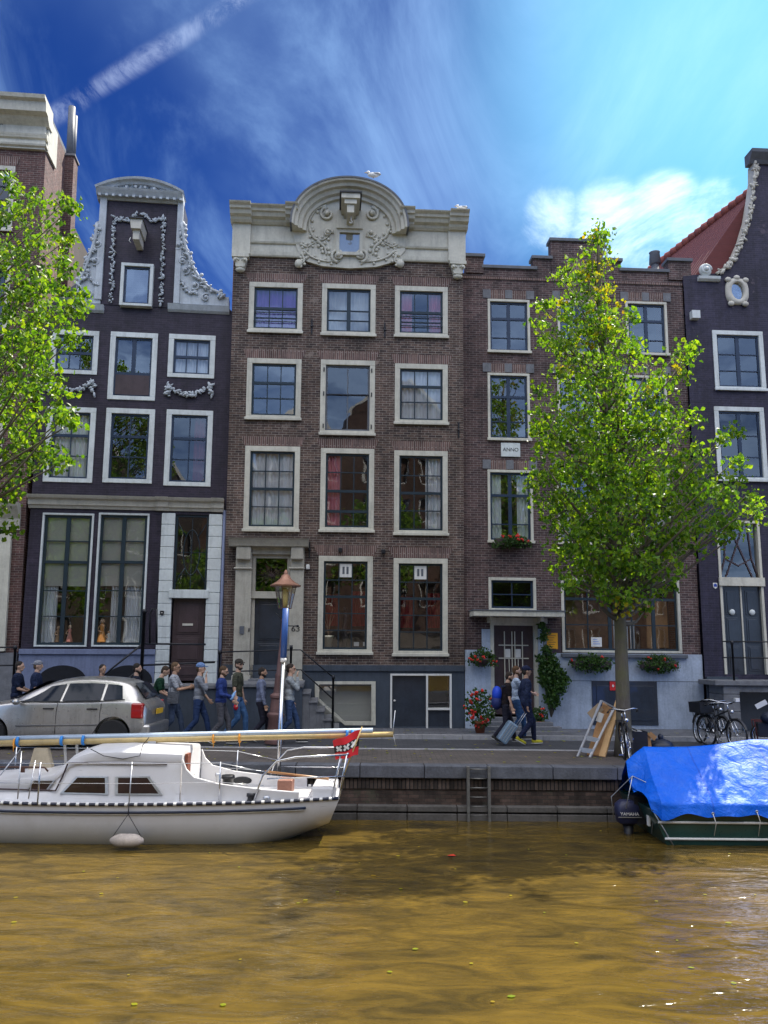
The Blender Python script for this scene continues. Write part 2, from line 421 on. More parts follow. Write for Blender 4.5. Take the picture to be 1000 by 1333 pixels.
# ---------------------------------------------------------------- ground, road, water
def cobble(name, c1, c2, mo, bw, rh, wet=.6):
    t = NT(name); b = t.n('ShaderNodeTexBrick'); t.l(t.coord(), b.inputs['Vector'])
    b.inputs['Color1'].default_value = (*c1, 1); b.inputs['Color2'].default_value = (*c2, 1); b.inputs['Mortar'].default_value = (*mo, 1)
    b.inputs['Scale'].default_value = 1; b.inputs['Mortar Size'].default_value = .008; b.inputs['Brick Width'].default_value = bw; b.inputs['Row Height'].default_value = rh
    c = t.mix(1., b.outputs[0], t.ramp(t.noise(1.1, 6, .7), [(.3, .6), (.7, 1.1)]), 'MULTIPLY')
    h = t.math('SUBTRACT', t.math('MULTIPLY', t.noise(30, 3), .6), b.outputs[1])
    return t.done(t.pbsdf(c, wet, 0, t.bump(h, .6, .008), .35))
M['road'] = cobble('grey_clinker_road', (.085,.088,.10), (.06,.064,.075), (.035,.036,.04), .2, .1)
M['pave'] = cobble('brown_quay_bricks', (.15,.125,.11), (.09,.08,.075), (.05,.048,.045), .2, .065, .7)
M['walk'] = cobble('sidewalk_slabs', (.14,.145,.165), (.11,.115,.13), (.05,.05,.055), .3, .3)
M['kerb'] = paint((.30,.30,.31), .8, .25, 5, key='kerb_stone', bump=.5)
M['earth'] = paint((.09,.075,.055), .95, .4, 2, key='earth', bump=.8)
X0, X1 = -40, 45
def struct(name, mb, m):
    return mb.build(name, m, None, kind='structure')
QY = 15.9
struct('ground', MB().add([(-400,-400,-1.9),(400,-400,-1.9),(400,900,-1.9),(-400,900,-1.9)], [(0,1,2,3)]), M['earth'])
struct('quay_pavement', MB().box(X0, X1, QY+.36, 18.5, -1.9, 0), M['pave'])
struct('road', MB().box(X0, X1, 18.66, 21.0, -1.9, -.03), M['road'])
mb = MB()
x = X0
while x < X1:
    mb.box(x, x+.99, 18.5, 18.66, -1.5, .012); x += 1.0
struct('road_kerb', mb, M['kerb'])
struct('sidewalk', MB().box(X0, X1, 21.15, 27, -1.9, .07), M['walk'])
mb = MB(); x = X0
while x < X1: mb.box(x, x+.99, 21.0, 21.15, -1.5, .078); x += 1.0
struct('sidewalk_kerb', mb, M['kerb'])

WZ = -.95
def water():
    t = NT('canal_water')
    mp = t.n('ShaderNodeMapping'); mp.inputs['Scale'].default_value = (.55, 1.25, 1); mp.inputs['Rotation'].default_value = (0, 0, .2); t.l(t.coord(), mp.inputs[0])
    w1 = t.noise(1.5, 3, .5, mp.outputs[0], .6); w2 = t.noise(6, 3, .55, mp.outputs[0], .5); w3 = t.noise(.35, 2, .5, mp.outputs[0])
    w4 = t.noise(22, 2, .5, mp.outputs[0])
    h = t.math('ADD', t.math('MULTIPLY', w1, 1.0), t.math('MULTIPLY', w2, .30)); h = t.math('ADD', h, t.math('MULTIPLY', w3, 1.0)); h = t.math('ADD', h, t.math('MULTIPLY', w4, .04))
    nrm = t.bump(h, 1., .068)
    mp2 = t.n('ShaderNodeMapping'); mp2.inputs['Scale'].default_value = (1.0, 2.4, 1); mp2.inputs['Rotation'].default_value = (0, 0, .12); t.l(t.coord(), mp2.inputs[0])
    f = t.ramp(t.noise(1.1, 6, .62, mp2.outputs[0], 1.2), [(.32, 0.), (.68, 1.)])
    c = t.mix(f, (.034,.025,.008), (.108,.070,.013))
    p = t.pbsdf(c, .15, 0, nrm, .35, IOR=1.33)
    return t.done(p)
M['water'] = water()
struct('canal_water', MB().add([(X0-60,-1.2,WZ),(X1+60,-1.2,WZ),(X1+60,QY+.2,WZ),(X0-60,QY+.2,WZ)], [(0,1,2,3)]), M['water'])

def quay():
    r = thing('quay_wall', 'old brick canal wall with bluestone coping below the street', 'wall', (0, QY, 0))
    bm = brick('mossy_quay_brick', (.15,.10,.082), (.075,.056,.048), (.065,.06,.052), soot=.5, var=.6, patch=(.06,.065,.045))
    sm = brick('quay_soldier_brick', (.15,.11,.09), (.05,.04,.036), (.02,.02,.02), bw=.5, rh=.075, ms=.012, vertical=True, var=.6)
    co = paint((.085,.092,.11), .75, .5, 2.5, key='worn_coping_stone', bump=.7)
    MB().box(X0, X1, .10, .50, -1.9, -.225).build('brick_face', bm, r)
    MB().box(X0, X1, .075, .50, -.425, -.225).build('soldier_course', sm, r)
    mb = MB(); x = X0
    while x < X1:
        w = 1.2; mb.box(x, x+w-.012, 0, .358, -.222, .004); x += w
    mb.build('coping', co, r, bevel=.015)
    mb = MB(); x = X0
    while x < X1:
        w = .92; mb.box(x, x+w-.014, -.10, .098, -.80, -.70); mb.box(x, x+w-.014, -.10, .098, -1.9, -.83); x += w
    mb.build('ledge', paint((.085,.08,.075), .85, .5, 2.5, key='wet_ledge_stone', bump=.8), r, bevel=.012)
    # steel ladder let into the wall
    a = U(609, 1000, QY-.05).x; b = U(636, 1000, QY-.05).x
    l = thing('quay_ladder', 'grey steel ladder fixed to the quay wall between the two boats', 'ladder', (a, QY, 0))
    w = b-a; sm2 = paint((.16,.16,.155), .5, .4, 6, metal=.5, key='rusty_ladder_steel')
    for x in (0, w): MB().box(x-.025, x+.025, -.16, -.02, -1.4, .012).build('rail', sm2, l)
    for i in range(6):
        z = -.04-i*.165; MB().tube([(.02,-.09,z),(w-.02,-.09,z)], .014, 6).build('rung', sm2, l)
quay()
# ---------------------------------------------------------------- house kit
class House:
    def __init__(s, name, label, org, yaw, lean=0, tilt=0):
        s.M3 = _rz(math.radians(yaw)) @ _rx(math.radians(lean)) @ _ry(math.radians(tilt))
        s.o = Vector(org); s.M = Matrix.Translation(s.o) @ s.M3.to_4x4(); s.Mi = s.M.inverted()
        s.root = thing(name, label, 'house', s.M)
    def P(s, px, py, d=0.0):
        n = s.M3 @ Vector((0,1,0)); o = s.o + n*d; r = ray(px, py)
        t = (o-CO).dot(n)/r.dot(n); q = s.Mi @ (CO+r*t); return q.x, q.z
    def R(s, x0, y0, x1, y1, d=0.0):
        c = [s.P(x0,y0,d), s.P(x1,y0,d), s.P(x0,y1,d), s.P(x1,y1,d)]
        return (c[0][0]+c[2][0])/2, (c[1][0]+c[3][0])/2, (c[2][1]+c[3][1])/2, (c[0][1]+c[1][1])/2   # u0,u1,z0,z1
    def at(s, u, v, z): return s.M @ Matrix.Translation((u, v, z))

def wall(h, u0, u1, z0, z1, holes, mat, t=.30, name='wall'):
    us = sorted({u0, u1, *[x for a in holes for x in a[:2] if u0 < x < u1]}); zs = sorted({z0, z1, *[x for a in holes for x in a[2:] if z0 < x < z1]})
    mb = MB(); inside = lambda u, z: any(a[0] < u < a[1] and a[2] < z < a[3] for a in holes)
    for i in range(len(us)-1):
        for j in range(len(zs)-1):
            if inside((us[i]+us[i+1])/2, (zs[j]+zs[j+1])/2): continue
            mb.add([(us[i],0,zs[j]),(us[i+1],0,zs[j]),(us[i+1],0,zs[j+1]),(us[i],0,zs[j+1])], [(0,1,2,3)])
    for a in holes:
        p = [(a[0],a[2]),(a[1],a[2]),(a[1],a[3]),(a[0],a[3])]
        mb.add([(x,0,z) for x, z in p]+[(x,t,z) for x, z in p], [(i,(i+1) % 4,(i+1) % 4+4,i+4) for i in range(4)])
    return mb.build(name, mat, h.root)

def body(h, u0, u1, z0, z1, depth, mat, ridge=None, roofm=None, v0=0.003, name='side_wall'):
    # side walls, back and dark inner wall; optional pitched roof (ridge height)
    mb = MB()
    mb.box(u0, u0+.25, v0, depth, z0, z1); mb.box(u1-.25, u1, v0, depth, z0, z1); mb.box(u0+.25, u1-.25, depth-.2, depth, z0, z1)
    mb.build(name, mat, h.root)
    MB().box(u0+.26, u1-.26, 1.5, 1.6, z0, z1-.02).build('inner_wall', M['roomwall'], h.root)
    mb = MB(); um = (u0+u1)/2
    if ridge: mb.prism([(u0-.05, z1), (u1+.05, z1), (um, ridge)], .35, depth)
    else: mb.box(u0+.001, u1-.001, .31, depth-.001, z1, z1+.12)
    mb.build('roof', roofm or M['lead'], h.root)

CURT = {}
def curtain(mb, u0, u1, z0, z1, v=.17, amp=.03, waves=7, pinch=0):
    def fn(i, j):
        u = u0+(u1-u0)*i; z = z0+(z1-z0)*j
        w = math.sin(i*waves*2*PI+math.sin(j*3)*.4)*amp + math.sin(i*waves*4.7+2)*amp*.4
        if pinch: u += (u0-u if pinch < 0 else u1-u)*.35*math.sin(j*PI)**2*(1 if j < .99 else 0)
        return (u, v+w, z)
    mb.grid(fn, int(waves*8), 8)

def window(h, rect, cols=3, rows=(.5,.5), fw=.13, frame='cream', sash='sash', glass='glass', sill=True, cur=None, thickc=False,
           thickr=(), lab=None, arch=None, bar=None, sw=.055, colw=None, name='window', mt=.028, ccol='net', proud=.03, extra=None):
    u0, u1, z0, z1 = rect
    mb = MB(); a = fw
    mb.box(u0, u1, -proud, .16, z1-a, z1); mb.box(u0, u1, -proud, .16, z0, z0+a*.8)
    mb.box(u0, u0+a, -proud, .16, z0+a*.8, z1-a); mb.box(u1-a, u1, -proud, .16, z0+a*.8, z1-a)
    w = mb.build(name, M[frame], h.root, bevel=.008)
    if lab: w['label'] = lab
    x0, x1, y0, y1 = u0+a, u1-a, z0+a*.8, z1-a
    mb = MB()
    mb.box(x0, x1, .04, .10, y1-sw, y1); mb.box(x0, x1, .04, .10, y0, y0+sw); mb.box(x0, x0+sw, .041, .099, y0+sw, y1-sw); mb.box(x1-sw, x1, .041, .099, y0+sw, y1-sw)
    cw = colw or [1/cols]*cols; acc = 0
    ix0, ix1, iy0, iy1 = x0+sw, x1-sw, y0+sw, y1-sw
    for k, c in enumerate(cw[:-1]):
        acc += c; t = .11 if thickc is True else mt
        if isinstance(thickc, (list, tuple)) and k in thickc: t = .10
        x = ix0+(ix1-ix0)*acc; mb.box(x-t/2, x+t/2, .045, .095, iy0, iy1)
    acc = 0
    for k, r in enumerate(rows[:-1]):
        acc += r; t = .075 if k in thickr else mt; y = iy1-(iy1-iy0)*acc; mb.box(ix0, ix1, .043 if t < .05 else .038, .097 if t < .05 else .102, y-t/2, y+t/2)
    mb.build('sash', M[sash], w)
    if bar:   # thin iron rails across the lower sash
        mb = MB()
        for b in bar: y = iy1-(iy1-iy0)*b; mb.box(x0, x1, -.01, .005, y-.012, y+.012)
        mb.build('guard_rail', M['iron'], w)
    MB().add([(x0,.07,y0),(x1,.07,y0),(x1,.07,y1),(x0,.07,y1)], [(0,1,2,3)]).build('pane', M[glass], w)
    if sill: MB().box(u0-.03, u1+.03, -.09, -proud-.002, z0-.03, z0+.05).build('sill', M[frame], w, bevel=.01)
    if arch:
        e, hh = arch; o = .012
        MB().prism([(u0-.02, z1+.012), (u1+.02, z1+.012), (u1+e, z1+hh), (u0-e, z1+hh)], -o, .05).build('flat_arch', M['arch'], w)
    mb = MB(); L = x1-x0; H = y1-y0
    if cur == 'full': curtain(mb, x0, x1, y0, y1, waves=9)
    elif cur == 'two': curtain(mb, x0, x0+L*.30, y0, y1, waves=3); curtain(mb, x1-L*.30, x1, y0, y1, waves=3)
    elif cur == 'mid': curtain(mb, x0+L*.18, x1-L*.12, y0, y0+H*.55, waves=6)
    elif cur == 'right': curtain(mb, x1-L*.38, x1, y0, y1, waves=4)
    elif cur == 'left': curtain(mb, x0, x0+L*.35, y0, y1, waves=4)
    elif cur == 'blind': mb.box(x0, x1, .125, .135, y0+H*.02, y1)
    elif cur == 'halfblind': mb.box(x0, x1, .125, .135, y0+H*.45, y1)
    elif cur == 'low': curtain(mb, x0, x1, y0, y0+H*.5, waves=8)
    if mb.v: mb.build('curtain' if 'blind' not in cur else 'blind', M[ccol], w)
    if extra: extra(w, x0, x1, y0, y1)
    return w
def inset(r, a=.03): return (r[0]+a, r[1]-a, r[2]+a, r[3]-a)

def scroll(mb, cx, cz, r, turns=1.6, d=1, a0=0, th=.035, v=-.05):
    pts = []; rad = []
    n = int(turns*14)
    for i in range(n+1):
        k = i/n; a = a0+d*turns*2*PI*k; rr = r*(1-.85*k); pts.append((cx+rr*math.cos(a), v-.05*k, cz+rr*math.sin(a))); rad.append(th*(1-.3*k))
    mb.tube(pts, rad, 7); mb.ball((cx, v-.06, cz), th*1.6, 8, 6)
def leafcurl(mb, pts, w0, v=-.04):      # carved acanthus-like stroke with lobes
    P = [Vector(p) for p in pts]; n = 14
    q = []
    for i in range(n+1):
        t = i/n*(len(P)-1); k = min(int(t), len(P)-2); f = t-k; q.append(P[k].lerp(P[k+1], f))
    for _ in range(2): q = [q[0]]+[(q[i-1]+q[i]*2+q[i+1])/4 for i in range(1, n)]+[q[-1]]
    mb.tube([(p.x, v, p.y) for p in q], [w0*.8*(1-.6*i/n) for i in range(n+1)], 6)
    for i in range(1, n, 2):
        t = (q[i+1]-q[i-1]).normalized(); nr = Vector((-t.y, t.x))*(1 if i % 4 == 1 else -1)
        c = q[i]+nr*w0*1.3; mb.ball((c.x, v, c.y), (w0*.8, w0*.6, w0*.8), 7, 5)
def garland(mb, pts, r, v=-.06, n=40):
    n = int(n*1.9)
    P = [Vector(p) for p in pts]; seg = [(P[i+1]-P[i]).length for i in range(len(P)-1)]; T = sum(seg)
    for i in range(n):
        d = T*(i+.5)/n; k = 0
        while k < len(seg)-1 and d > seg[k]: d -= seg[k]; k += 1
        p = P[k].lerp(P[k+1], min(1, d/seg[k]))
        s = r*(.45+.5*rnd.random()); mb.ball((p.x+(rnd.random()-.5)*r*1.7, v-rnd.random()*.03+.01, p.y+(rnd.random()-.5)*r*1.5), (s*(.9+.9*rnd.random()), s*.8, s*(.4+.4*rnd.random())), 7, 5, jit=.5, R=_ry(rnd.random()*3))
def cornice(prof, u0, u1, mb=None):     # prof of (z, projection) listed bottom to top
    mb = mb or MB(); mb.prism([(.2, prof[0][0])]+[(-p, z) for z, p in prof]+[(.2, prof[-1][0])], u0, u1, 'x'); return mb
def panel_door(h, rect, mat, parent, rows=(.3,.3,.4), cols=1, v=.10):
    u0, u1, z0, z1 = rect
    d = MB().box(u0, u1, v, v+.06, z0, z1).build('door', mat, parent)
    mb = MB(); W = (u1-u0)/cols; zt = z1-.08
    for r in rows:
        hh = (z1-z0-.12)*r
        for c in range(cols):
            a, b = u0+c*W+.10, u0+(c+1)*W-.10; y0, y1 = zt-hh+.05, zt-.03
            mb.box(a, b, v-.014, v+.001, y0, y1); mb.box(a+.05, b-.05, v-.03, v-.013, y0+.05, y1-.05)
        zt -= hh
    mb.build('door_panel', mat, d, bevel=.006)
    return d
def railing(parent, posts, rails, mat, r=.018, pr=.03):
    mb = MB()
    for x, y, z0, z1 in posts: mb.tube([(x,y,z0),(x,y,z1-.1),(x,y,z1-.1),(x,y,z1)], [pr, pr, pr*1.5, pr*1.3], 8)
    for pts in rails: mb.tube(pts, r, 6)
    return mb.build('railing', mat, parent)
def steps(parent, u_hi, u_lo, n, z_top, z_bot, v0, v1, mat):     # flight running along the facade
    for i in range(n):
        a = u_hi+(u_lo-u_hi)*i/n; b = u_hi+(u_lo-u_hi)*(i+1)/n; z = z_top-(z_top-z_bot)*(i+1)/(n+1)
        lo, hi = min(a, b), max(a, b)
        mb = MB().box(lo, hi, v0+.04, v1, z_bot-.3, z-.05); mb.box(lo-.02, hi+.02, v0, v1+.001, z-.05, z)
        mb.build('stair_step', mat, parent, bevel=.008)

o_main = G(605, 947.5); o_main.y = 23.0; o_main.x = U(605, 947, 23.0).x; o_main.z = 0.0

# ================================================================ central house with the arched cornice
def main_house():
    H = House('brick_house', 'tall brown brick house with arched cream cornice and carved scrolls, street number 63', o_main, 3.5, 2.9, -.25)
    R, P, rt = H.R, H.P, H.root
    W = []
    spec = [
     ((324,368,394,433), dict(rows=(.5,.25,.25), cur='full', ccol='purplec', glass='glass_hi', bar=(.62,.86), cols=3, thickr=(0,))),
     ((419,370,489,437), dict(cols=2, rows=(.5,.25,.25), thickc=True, cur='full', ccol='blind', glass='glass_hi')),
     ((514,373,583,439), dict(cols=3, rows=(.5,.25,.25), cur='two', ccol='pinkc', glass='glass_hi', bar=(.62,.86), thickr=(0,))),
     ((321,467,392,546), dict(cols=3, rows=(.36,.32,.32), thickr=(0,), glass='glass_hi')),
     ((417,469,488,566), dict(cols=2, rows=(1,), sash='plinth', glass='glass')),
     ((514,474,583,552), dict(cols=3, rows=(.33,.33,.34), thickr=(0,), cur='full')),
     ((318,581,390,691), dict(cols=3, rows=(.25,.25,.25,.25), thickr=(1,), cur='full')),
     ((417,584,487,692), dict(cols=3, rows=(.24,.27,.29,.2), thickr=(1,2), cur='left', ccol='pinkc')),
     ((513,587,583,696), dict(cols=3, rows=(.25,.25,.25,.25), thickr=(1,), cur='right')),
     ((414,724,485,851), dict(cols=3, rows=(.2,.2,.2,.2,.2), thickr=(1,), glass='glass_red')),
     ((512,727,583,853), dict(cols=3, rows=(.2,.2,.2,.2,.2), thickr=(1,), glass='glass_red')),
    ]
    M['plinth'] = M['lead']
    ztop = P(455, 336)[1]; zb = P(500, 866)[1]
    uL = (P(303,300)[0]+P(292,850)[0])/2; uR = 0
    H.uL = uL
    holes = []
    for i, (r, kw) in enumerate(spec):
        rc = R(*r); holes.append(inset(rc))
        def poster(w, x0, x1, y0, y1):
            cw = (x1-x0)/3; ch = (y1-y0)/5
            q = MB().box(x0+cw+.02, x0+2*cw-.02, .058, .062, y1-ch*.9, y1-.06).build('poster', M['white'], w)
            mk = MB(); xx = x0+cw*1.5
            for d in (-.06, .05): mk.box(xx+d-.03, xx+d+.03, .054, .0575, y1-ch*.72, y1-ch*.30)
            mk.build('poster_mark', M['lead'], q)
            mb = MB(); curtain(mb, x0+.02, x0+.42, y0+(y1-y0)*.26, y0+(y1-y0)*.62, .25, .03, 3); curtain(mb, x1-.40, x1-.02, y0+(y1-y0)*.26, y0+(y1-y0)*.66, .25, .03, 3); mb.build('curtain', M['redc'], w)
        def hatch(w, x0, x1, y0, y1):
            m = (y0+y1)/2+.1
            MB().box(x0+.02, x1-.02, .02, .035, m-.015, m+.015).build('guard_rail', M['iron'], w)
            mb = MB()
            for x in (x0-.05, x1+.05):
                for z in (y0+.12, m, y1-.15): mb.box(x-.015, x+.015, -.05, -.03, z-.06, z+.06)
            mb.build('hinge', M['iron'], w)
        window(H, rc, fw=.145, arch=(.13, .27) if i < 9 else (.16, .30), extra=poster if i >= 9 else (hatch if i == 4 else None), **kw)
        if i in (1, 4):
            pass
    # door recess
    d = R(328, 778, 372, 881); tr = R(330, 728, 373, 768)
    holes.append((P(327,800)[0], P(377,800)[0], P(350,883)[1], P(350,722)[1]))
    hd = holes[-1]
    uB = P(392, 900)[0]
    wall(H, uL, uR, zb, ztop, holes, M['brick_main'])
    # plinth in two masses: behind the stoop and to the right
    bw = R(411, 890, 488, 944); bd = R(508, 877, 588, 948)
    wall(H, uL, uR, -.6, zb, [inset(bd), (bw[0]+.05, bw[1]-.05, bw[2]+.05, bw[3]-.05)], M['plinth_dark'], name='plinth')
    MB().box(P(392,866)[0], uR, -.05, -.002, zb-.16, zb).build('plinth_ledge', M['plinth_dark'], rt, bevel=.01)
    body(H, uL, uR, -.6, ztop, 8.5, M['brick_side'], ridge=P(455, 300)[1])
    MB().box(uL-.12, uL, .8, 7.5, -.6, P(303,300)[1]-.5).build('party_wall', M['brick_side'], rt)
    # basement window with its corner cut by the stair, basement door
    q = [P(410,887), P(489,887), P(489,944), P(449,944), P(410,909)]; c = Vector((sum(a[0] for a in q)/5, sum(a[1] for a in q)/5))
    qi = [tuple(c.lerp(Vector(a), .86)) for a in q]
    fr = MB()
    n = 5; vs_ = [(a[0], -.03, a[1]) for a in q]+[(a[0], -.03, a[1]) for a in qi]+[(a[0], .1, a[1]) for a in q]+[(a[0], .1, a[1]) for a in qi]
    fs_ = []
    for i in range(n):
        j = (i+1) % n; fs_ += [(i, j, j+n, i+n), (i+2*n, i+3*n, j+3*n, j+2*n), (i, i+2*n, j+2*n, j), (i+n, j+n, j+3*n, i+3*n)]
    w = fr.add(vs_, fs_).build('window', M['cream'], rt)
    MB().add([(a[0], .07, a[1]) for a in qi], [tuple(range(5))]).build('pane', M['glass'], w)
    MB().box(bw[0], bw[1], .35, .36, bw[2], bw[3]).build('blind', M['blind'], w)
    u0, u1, z0, z1 = bd; um = P(556, 900)[0]; zm = P(570, 923)[1]
    mb = MB(); t = .05
    mb.box(u0, u1, -.03, .12, z1-t, z1); mb.box(u0, u0+t, -.03, .12, z0, z1-t); mb.box(u1-t, u1, -.03, .12, z0, z1-t); mb.box(um-t/2, um+t/2, -.03, .12, z0, z1-t); mb.box(um+t/2, u1-t, -.028, .118, zm-t/2, zm+t/2)
    f = mb.build('basement_door_frame', M['white'], rt)
    dd = MB().box(u0+t, um-t/2, .06, .11, z0, z1-t).build('door', M['door'], f)
    MB().box(um+t/2, u1-t, .05, .11, z0, zm-t/2).build('lower_panel', M['door'], f)
    MB().box(um+t/2, u1-t, .06, .07, zm+t/2, z1-t).build('pane', M['glass'], f)
    MB().ball((u0+.12, .03, (z0+z1)/2), .03).build('door_knob', M['white'], f)
    # door surround
    pl = R(306, 712, 327, 879); pr = R(377, 712, 395, 884)
    sm = M['sandstone']
    mb = MB(); mb.box(pl[0], pl[1], -.14, -.002, pl[2], pl[3]); mb.box(pr[0], pr[1], -.14, -.002, pr[2], pr[3])
    mb.box(pl[0]-.03, pl[1]+.03, -.18, -.002, pl[2]-.15, pl[2]); mb.box(pr[0]-.03, pr[1]+.03, -.18, -.002, pr[2]-.15, pr[2])
    zt = P(350, 722)[1]; mb.box(pl[1], pr[0], -.10, -.002, zt, pl[3]); sur = mb.build('door_surround', sm, rt, bevel=.01)
    for q in (pl, pr): MB().box(q[0]+.02, q[1]-.02, -.30, -.141, q[3]-.36, q[3]).box(q[0]-.05, q[1]+.02, -.2, -.142, q[3]-.62, q[3]-.56).build('console', sm, sur, bevel=.03)
    a, b, z0, z1 = R(300, 702, 402, 712); cornice([(z0-.02,.16),(z0,.34),(z0+.05,.36),(z1-.05,.42),(z1,.46)], a, b).build('door_cornice', sm, sur)
    mb = MB(); a, b, c0, c1 = hd
    mb.box(a, a+.09, .0, .2, c0, c1); mb.box(b-.09, b, .0, .2, c0, c1); mb.box(a+.09, b-.09, .0, .2, c1-.1, c1)
    zl0, zl1 = P(350, 779)[1], P(350, 770)[1]; mb.box(a-.05, b+.05, -.07, .2, zl0, zl1); mb.build('door_frame', sm, sur, bevel=.006)
    panel_door(H, (a+.09, b-.09, c0, zl0), M['door'], sur, rows=(.55,.45))
    ti = MB().add([(a+.09,.1,zl1),(b-.09,.1,zl1),(b-.09,.1,c1-.1),(a+.09,.1,c1-.1)], [(0,1,2,3)]).build('transom_light', M['glass_red'], sur)
    um_, zm_ = (a+b)/2, (zl1+c1-.1)/2; mb = MB()
    for k in range(8): an = k*PI/8; mb.bar((um_-math.cos(an)*.45, .09, zm_-math.sin(an)*.28), (um_+math.cos(an)*.45, .09, zm_+math.sin(an)*.28), .012)
    mb.build('glazing_bars', M['doorbrown'], ti)
    u, z = P(385, 819, -.14); text('house_number', '63', .20, Matrix.Translation((u, -.145, z)), M['iron'], sur, sx=1.25)
    u, z = P(315, 820, -.14); mb = MB().box(u-.06, u+.06, -.17, -.142, z-.1, z+.1); mb.build('intercom', M['lead'], sur)
    MB().ball((u+.19, -.15, z), (.02,.02,.06)).build('bell_push', M['iron'], sur)
    for px, py in ((443, 716), (499, 718), (401, 738)):
        u, z = P(px, py); MB().box(u-.05, u+.05, -.16, -.002, z-.07, z+.06).build('security_camera', M['iron'] if px != 401 else M['white'], rt, bevel=.02)
    # wall anchors
    for px, py in ((406, 425), (501, 430), (403, 716), (597, 560)):
        u, z = P(px, py); mb = MB().box(u-.018, u+.018, -.03, -.002, z-.22, z+.22); mb.ball((u, -.03, z), .04, 6, 5); mb.build('wall_anchor', M['iron'], rt)
    # stoop
    u0, u1 = uL+.02, P(394, 890, -1.1)[0]; zt = P(350, 890, -1.1)[1]
    mb = MB().box(u0, u1, -1.1, -.003, -.3, zt-.09); mb.build('stoop', M['plinth_dark'], rt)
    MB().box(u0-.03, u1+.03, -1.16, -.003, zt-.088, zt).build('stoop_slab', M['step'], rt, bevel=.01)
    MB().box(hd[0], hd[1], -.35, -.004, zt, hd[2]).build('threshold', M['step'], rt)
    ue = P(441, 940, -1.0)[0]; steps(rt, u1, ue, 5, zt, 0, -1.08, -.06, M['step'])
    g = lambda px, py: (lambda q: (q[0], -1.05, q[1]))(P(px, py, -1.05))
    p1, p2 = g(379, 846), g(434, 882); p3 = g(434, 938)
    railing(rt, [(p1[0], -1.05, zt, p1[2]+.12), (p2[0], -1.05, 0, p2[2]+.06), (uL+.08, -1.05, zt, g(303,849)[2]+.05)],
            [[(uL+.08, -1.05, g(303,849)[2]), p1, (p1[0]+.25, -1.05, p1[2]), p2], [g(303,874), g(388,872), g(392,872), (p2[0], -1.05, p2[2]-.55)]], M['iron'])
    # ---- entablature
    s = M['cream']
    pu, pz = lambda px, py, d=0: P(px, py, d)[0], lambda px, py, d=0: P(px, py, d)[1]
    zc0, zc1 = pz(340, 333), pz(340, 281, -.3); zt1 = pz(340, 266, -.45)
    e0, e1 = uL-.02, uR+.03
    MB().box(e0, e1, -.06, .3, zc0, zt1-.05).build('frieze', s, rt)
    mb = MB(); cL, cR = pu(378, 280), pu(533, 280)
    prof = [(zc1-.16,.10),(zc1-.10,.16),(zc1-.04,.18),(zc1,.30),(zc1+.10,.34),(zc1+.12,.40),(zt1-.08,.42),(zt1-.03,.50),(zt1,.52)]
    cornice(prof, e0-.06, cL).build('cornice', s, rt); cornice(prof, cR, e1+.06).build('cornice', s, rt)
    big = [(z, p+.13) for z, p in prof]
    for a, b in ((e0-.08, pu(329, 280)), (pu(583,280), e1+.08)): cornice([(z+.003 if k == len(big)-1 else z, p) for k, (z, p) in enumerate(big)], a, b).build('cornice_break', s, rt)
    for a, b in ((pu(373,280), pu(389,280)), (pu(519,280), pu(538,280))): cornice([(z+.005, p+.04) for z, p in big], a, b).build('cornice_break', s, rt)
    mb = MB(); zm = pz(340, 318)
    for a, b in ((e0, pu(396,320)), (pu(514,320), e1)): cornice([(zc0-.04,.07),(zc0,.09),(zc0+.10,.10)], a, b, mb); cornice([(zm-.02,.07),(zm,.11),(zm+.05,.13),(zm+.07,.08)], a, b, mb)
    mb.build('architrave', s, rt)
    mb = MB()
    for a, b in ((e0-.03, pu(327,300)), (pu(583,300), e1+.03)): MB().box(a, b, -.14, -.062, zc0, zc1-.10).build('corner_block', s, rt)
    mb = MB()
    for px in (314, 595):
        mb = MB(); u, z = P(px, 336); mb.box(u-.24, u+.24, -.24, -.002, zc0-.14, zc0-.045); mb.prism([(u-.20, zc0-.14), (u+.20, zc0-.14), (u+.12, zc0-.42), (u-.12, zc0-.42)], -.20, -.003)
        mb.ball((u, -.1, zc0-.47), (.14,.1,.08)); scroll(mb, u-.13, zc0-.24, .08, 1.2, 1, 0, .025, -.2); scroll(mb, u+.13, zc0-.24, .08, 1.2, -1, PI, .025, -.2)
        mb.build('corbel', s, rt)
    # arched centre
    c = P(455, 299, -.3); cx, cz = c; rx = (pu(531,299,-.5)-pu(379,299,-.5))/2; rz = pz(455,233,-.5)-cz
    path = [(cx-rx*math.cos(PI*i/40), cz+rz*math.sin(PI*i/40)**.9) for i in range(41)]
    fill = [(p[0], p[1]) for p in path]
    yb = pz(455, 345)
    blob_ = [P(531,300), P(527,328), P(515,342), P(490,349), P(455,351), P(420,348), P(400,342), P(388,328), P(379,300)]
    poly = fill+[tuple(q) for q in blob_[1:-1]]
    MB().prism(poly, -.10, .32).build('gable_field', s, rt)
    path2 = path[::1]
    mb = MB(); mb.sweep(path2, [(-.02,.0),(-.02,.62),(-.07,.60),(-.10,.50),(-.18,.47),(-.20,.36),(-.30,.32),(-.34,.22),(-.42,.2),(-.44,.0)])
    mb.build('arched_cornice', s, rt, sharp=35)
    MB().sweep(path2, [(-.018,-.3),(-.018,.64),(.03,.64),(.05,-.3)]).build('lead_capping', M['lead'], rt, sharp=40)
    mb = MB(); d = -.12
    def LC(pts, w): leafcurl(mb, [P(a, b, -.1) for a, b in pts], w, d)
    def SC(px, py, r, t, dd, a0, th=.035): q = P(px, py, -.1); scroll(mb, q[0], q[1], r, t, dd, a0, th, d)
    mx = 455
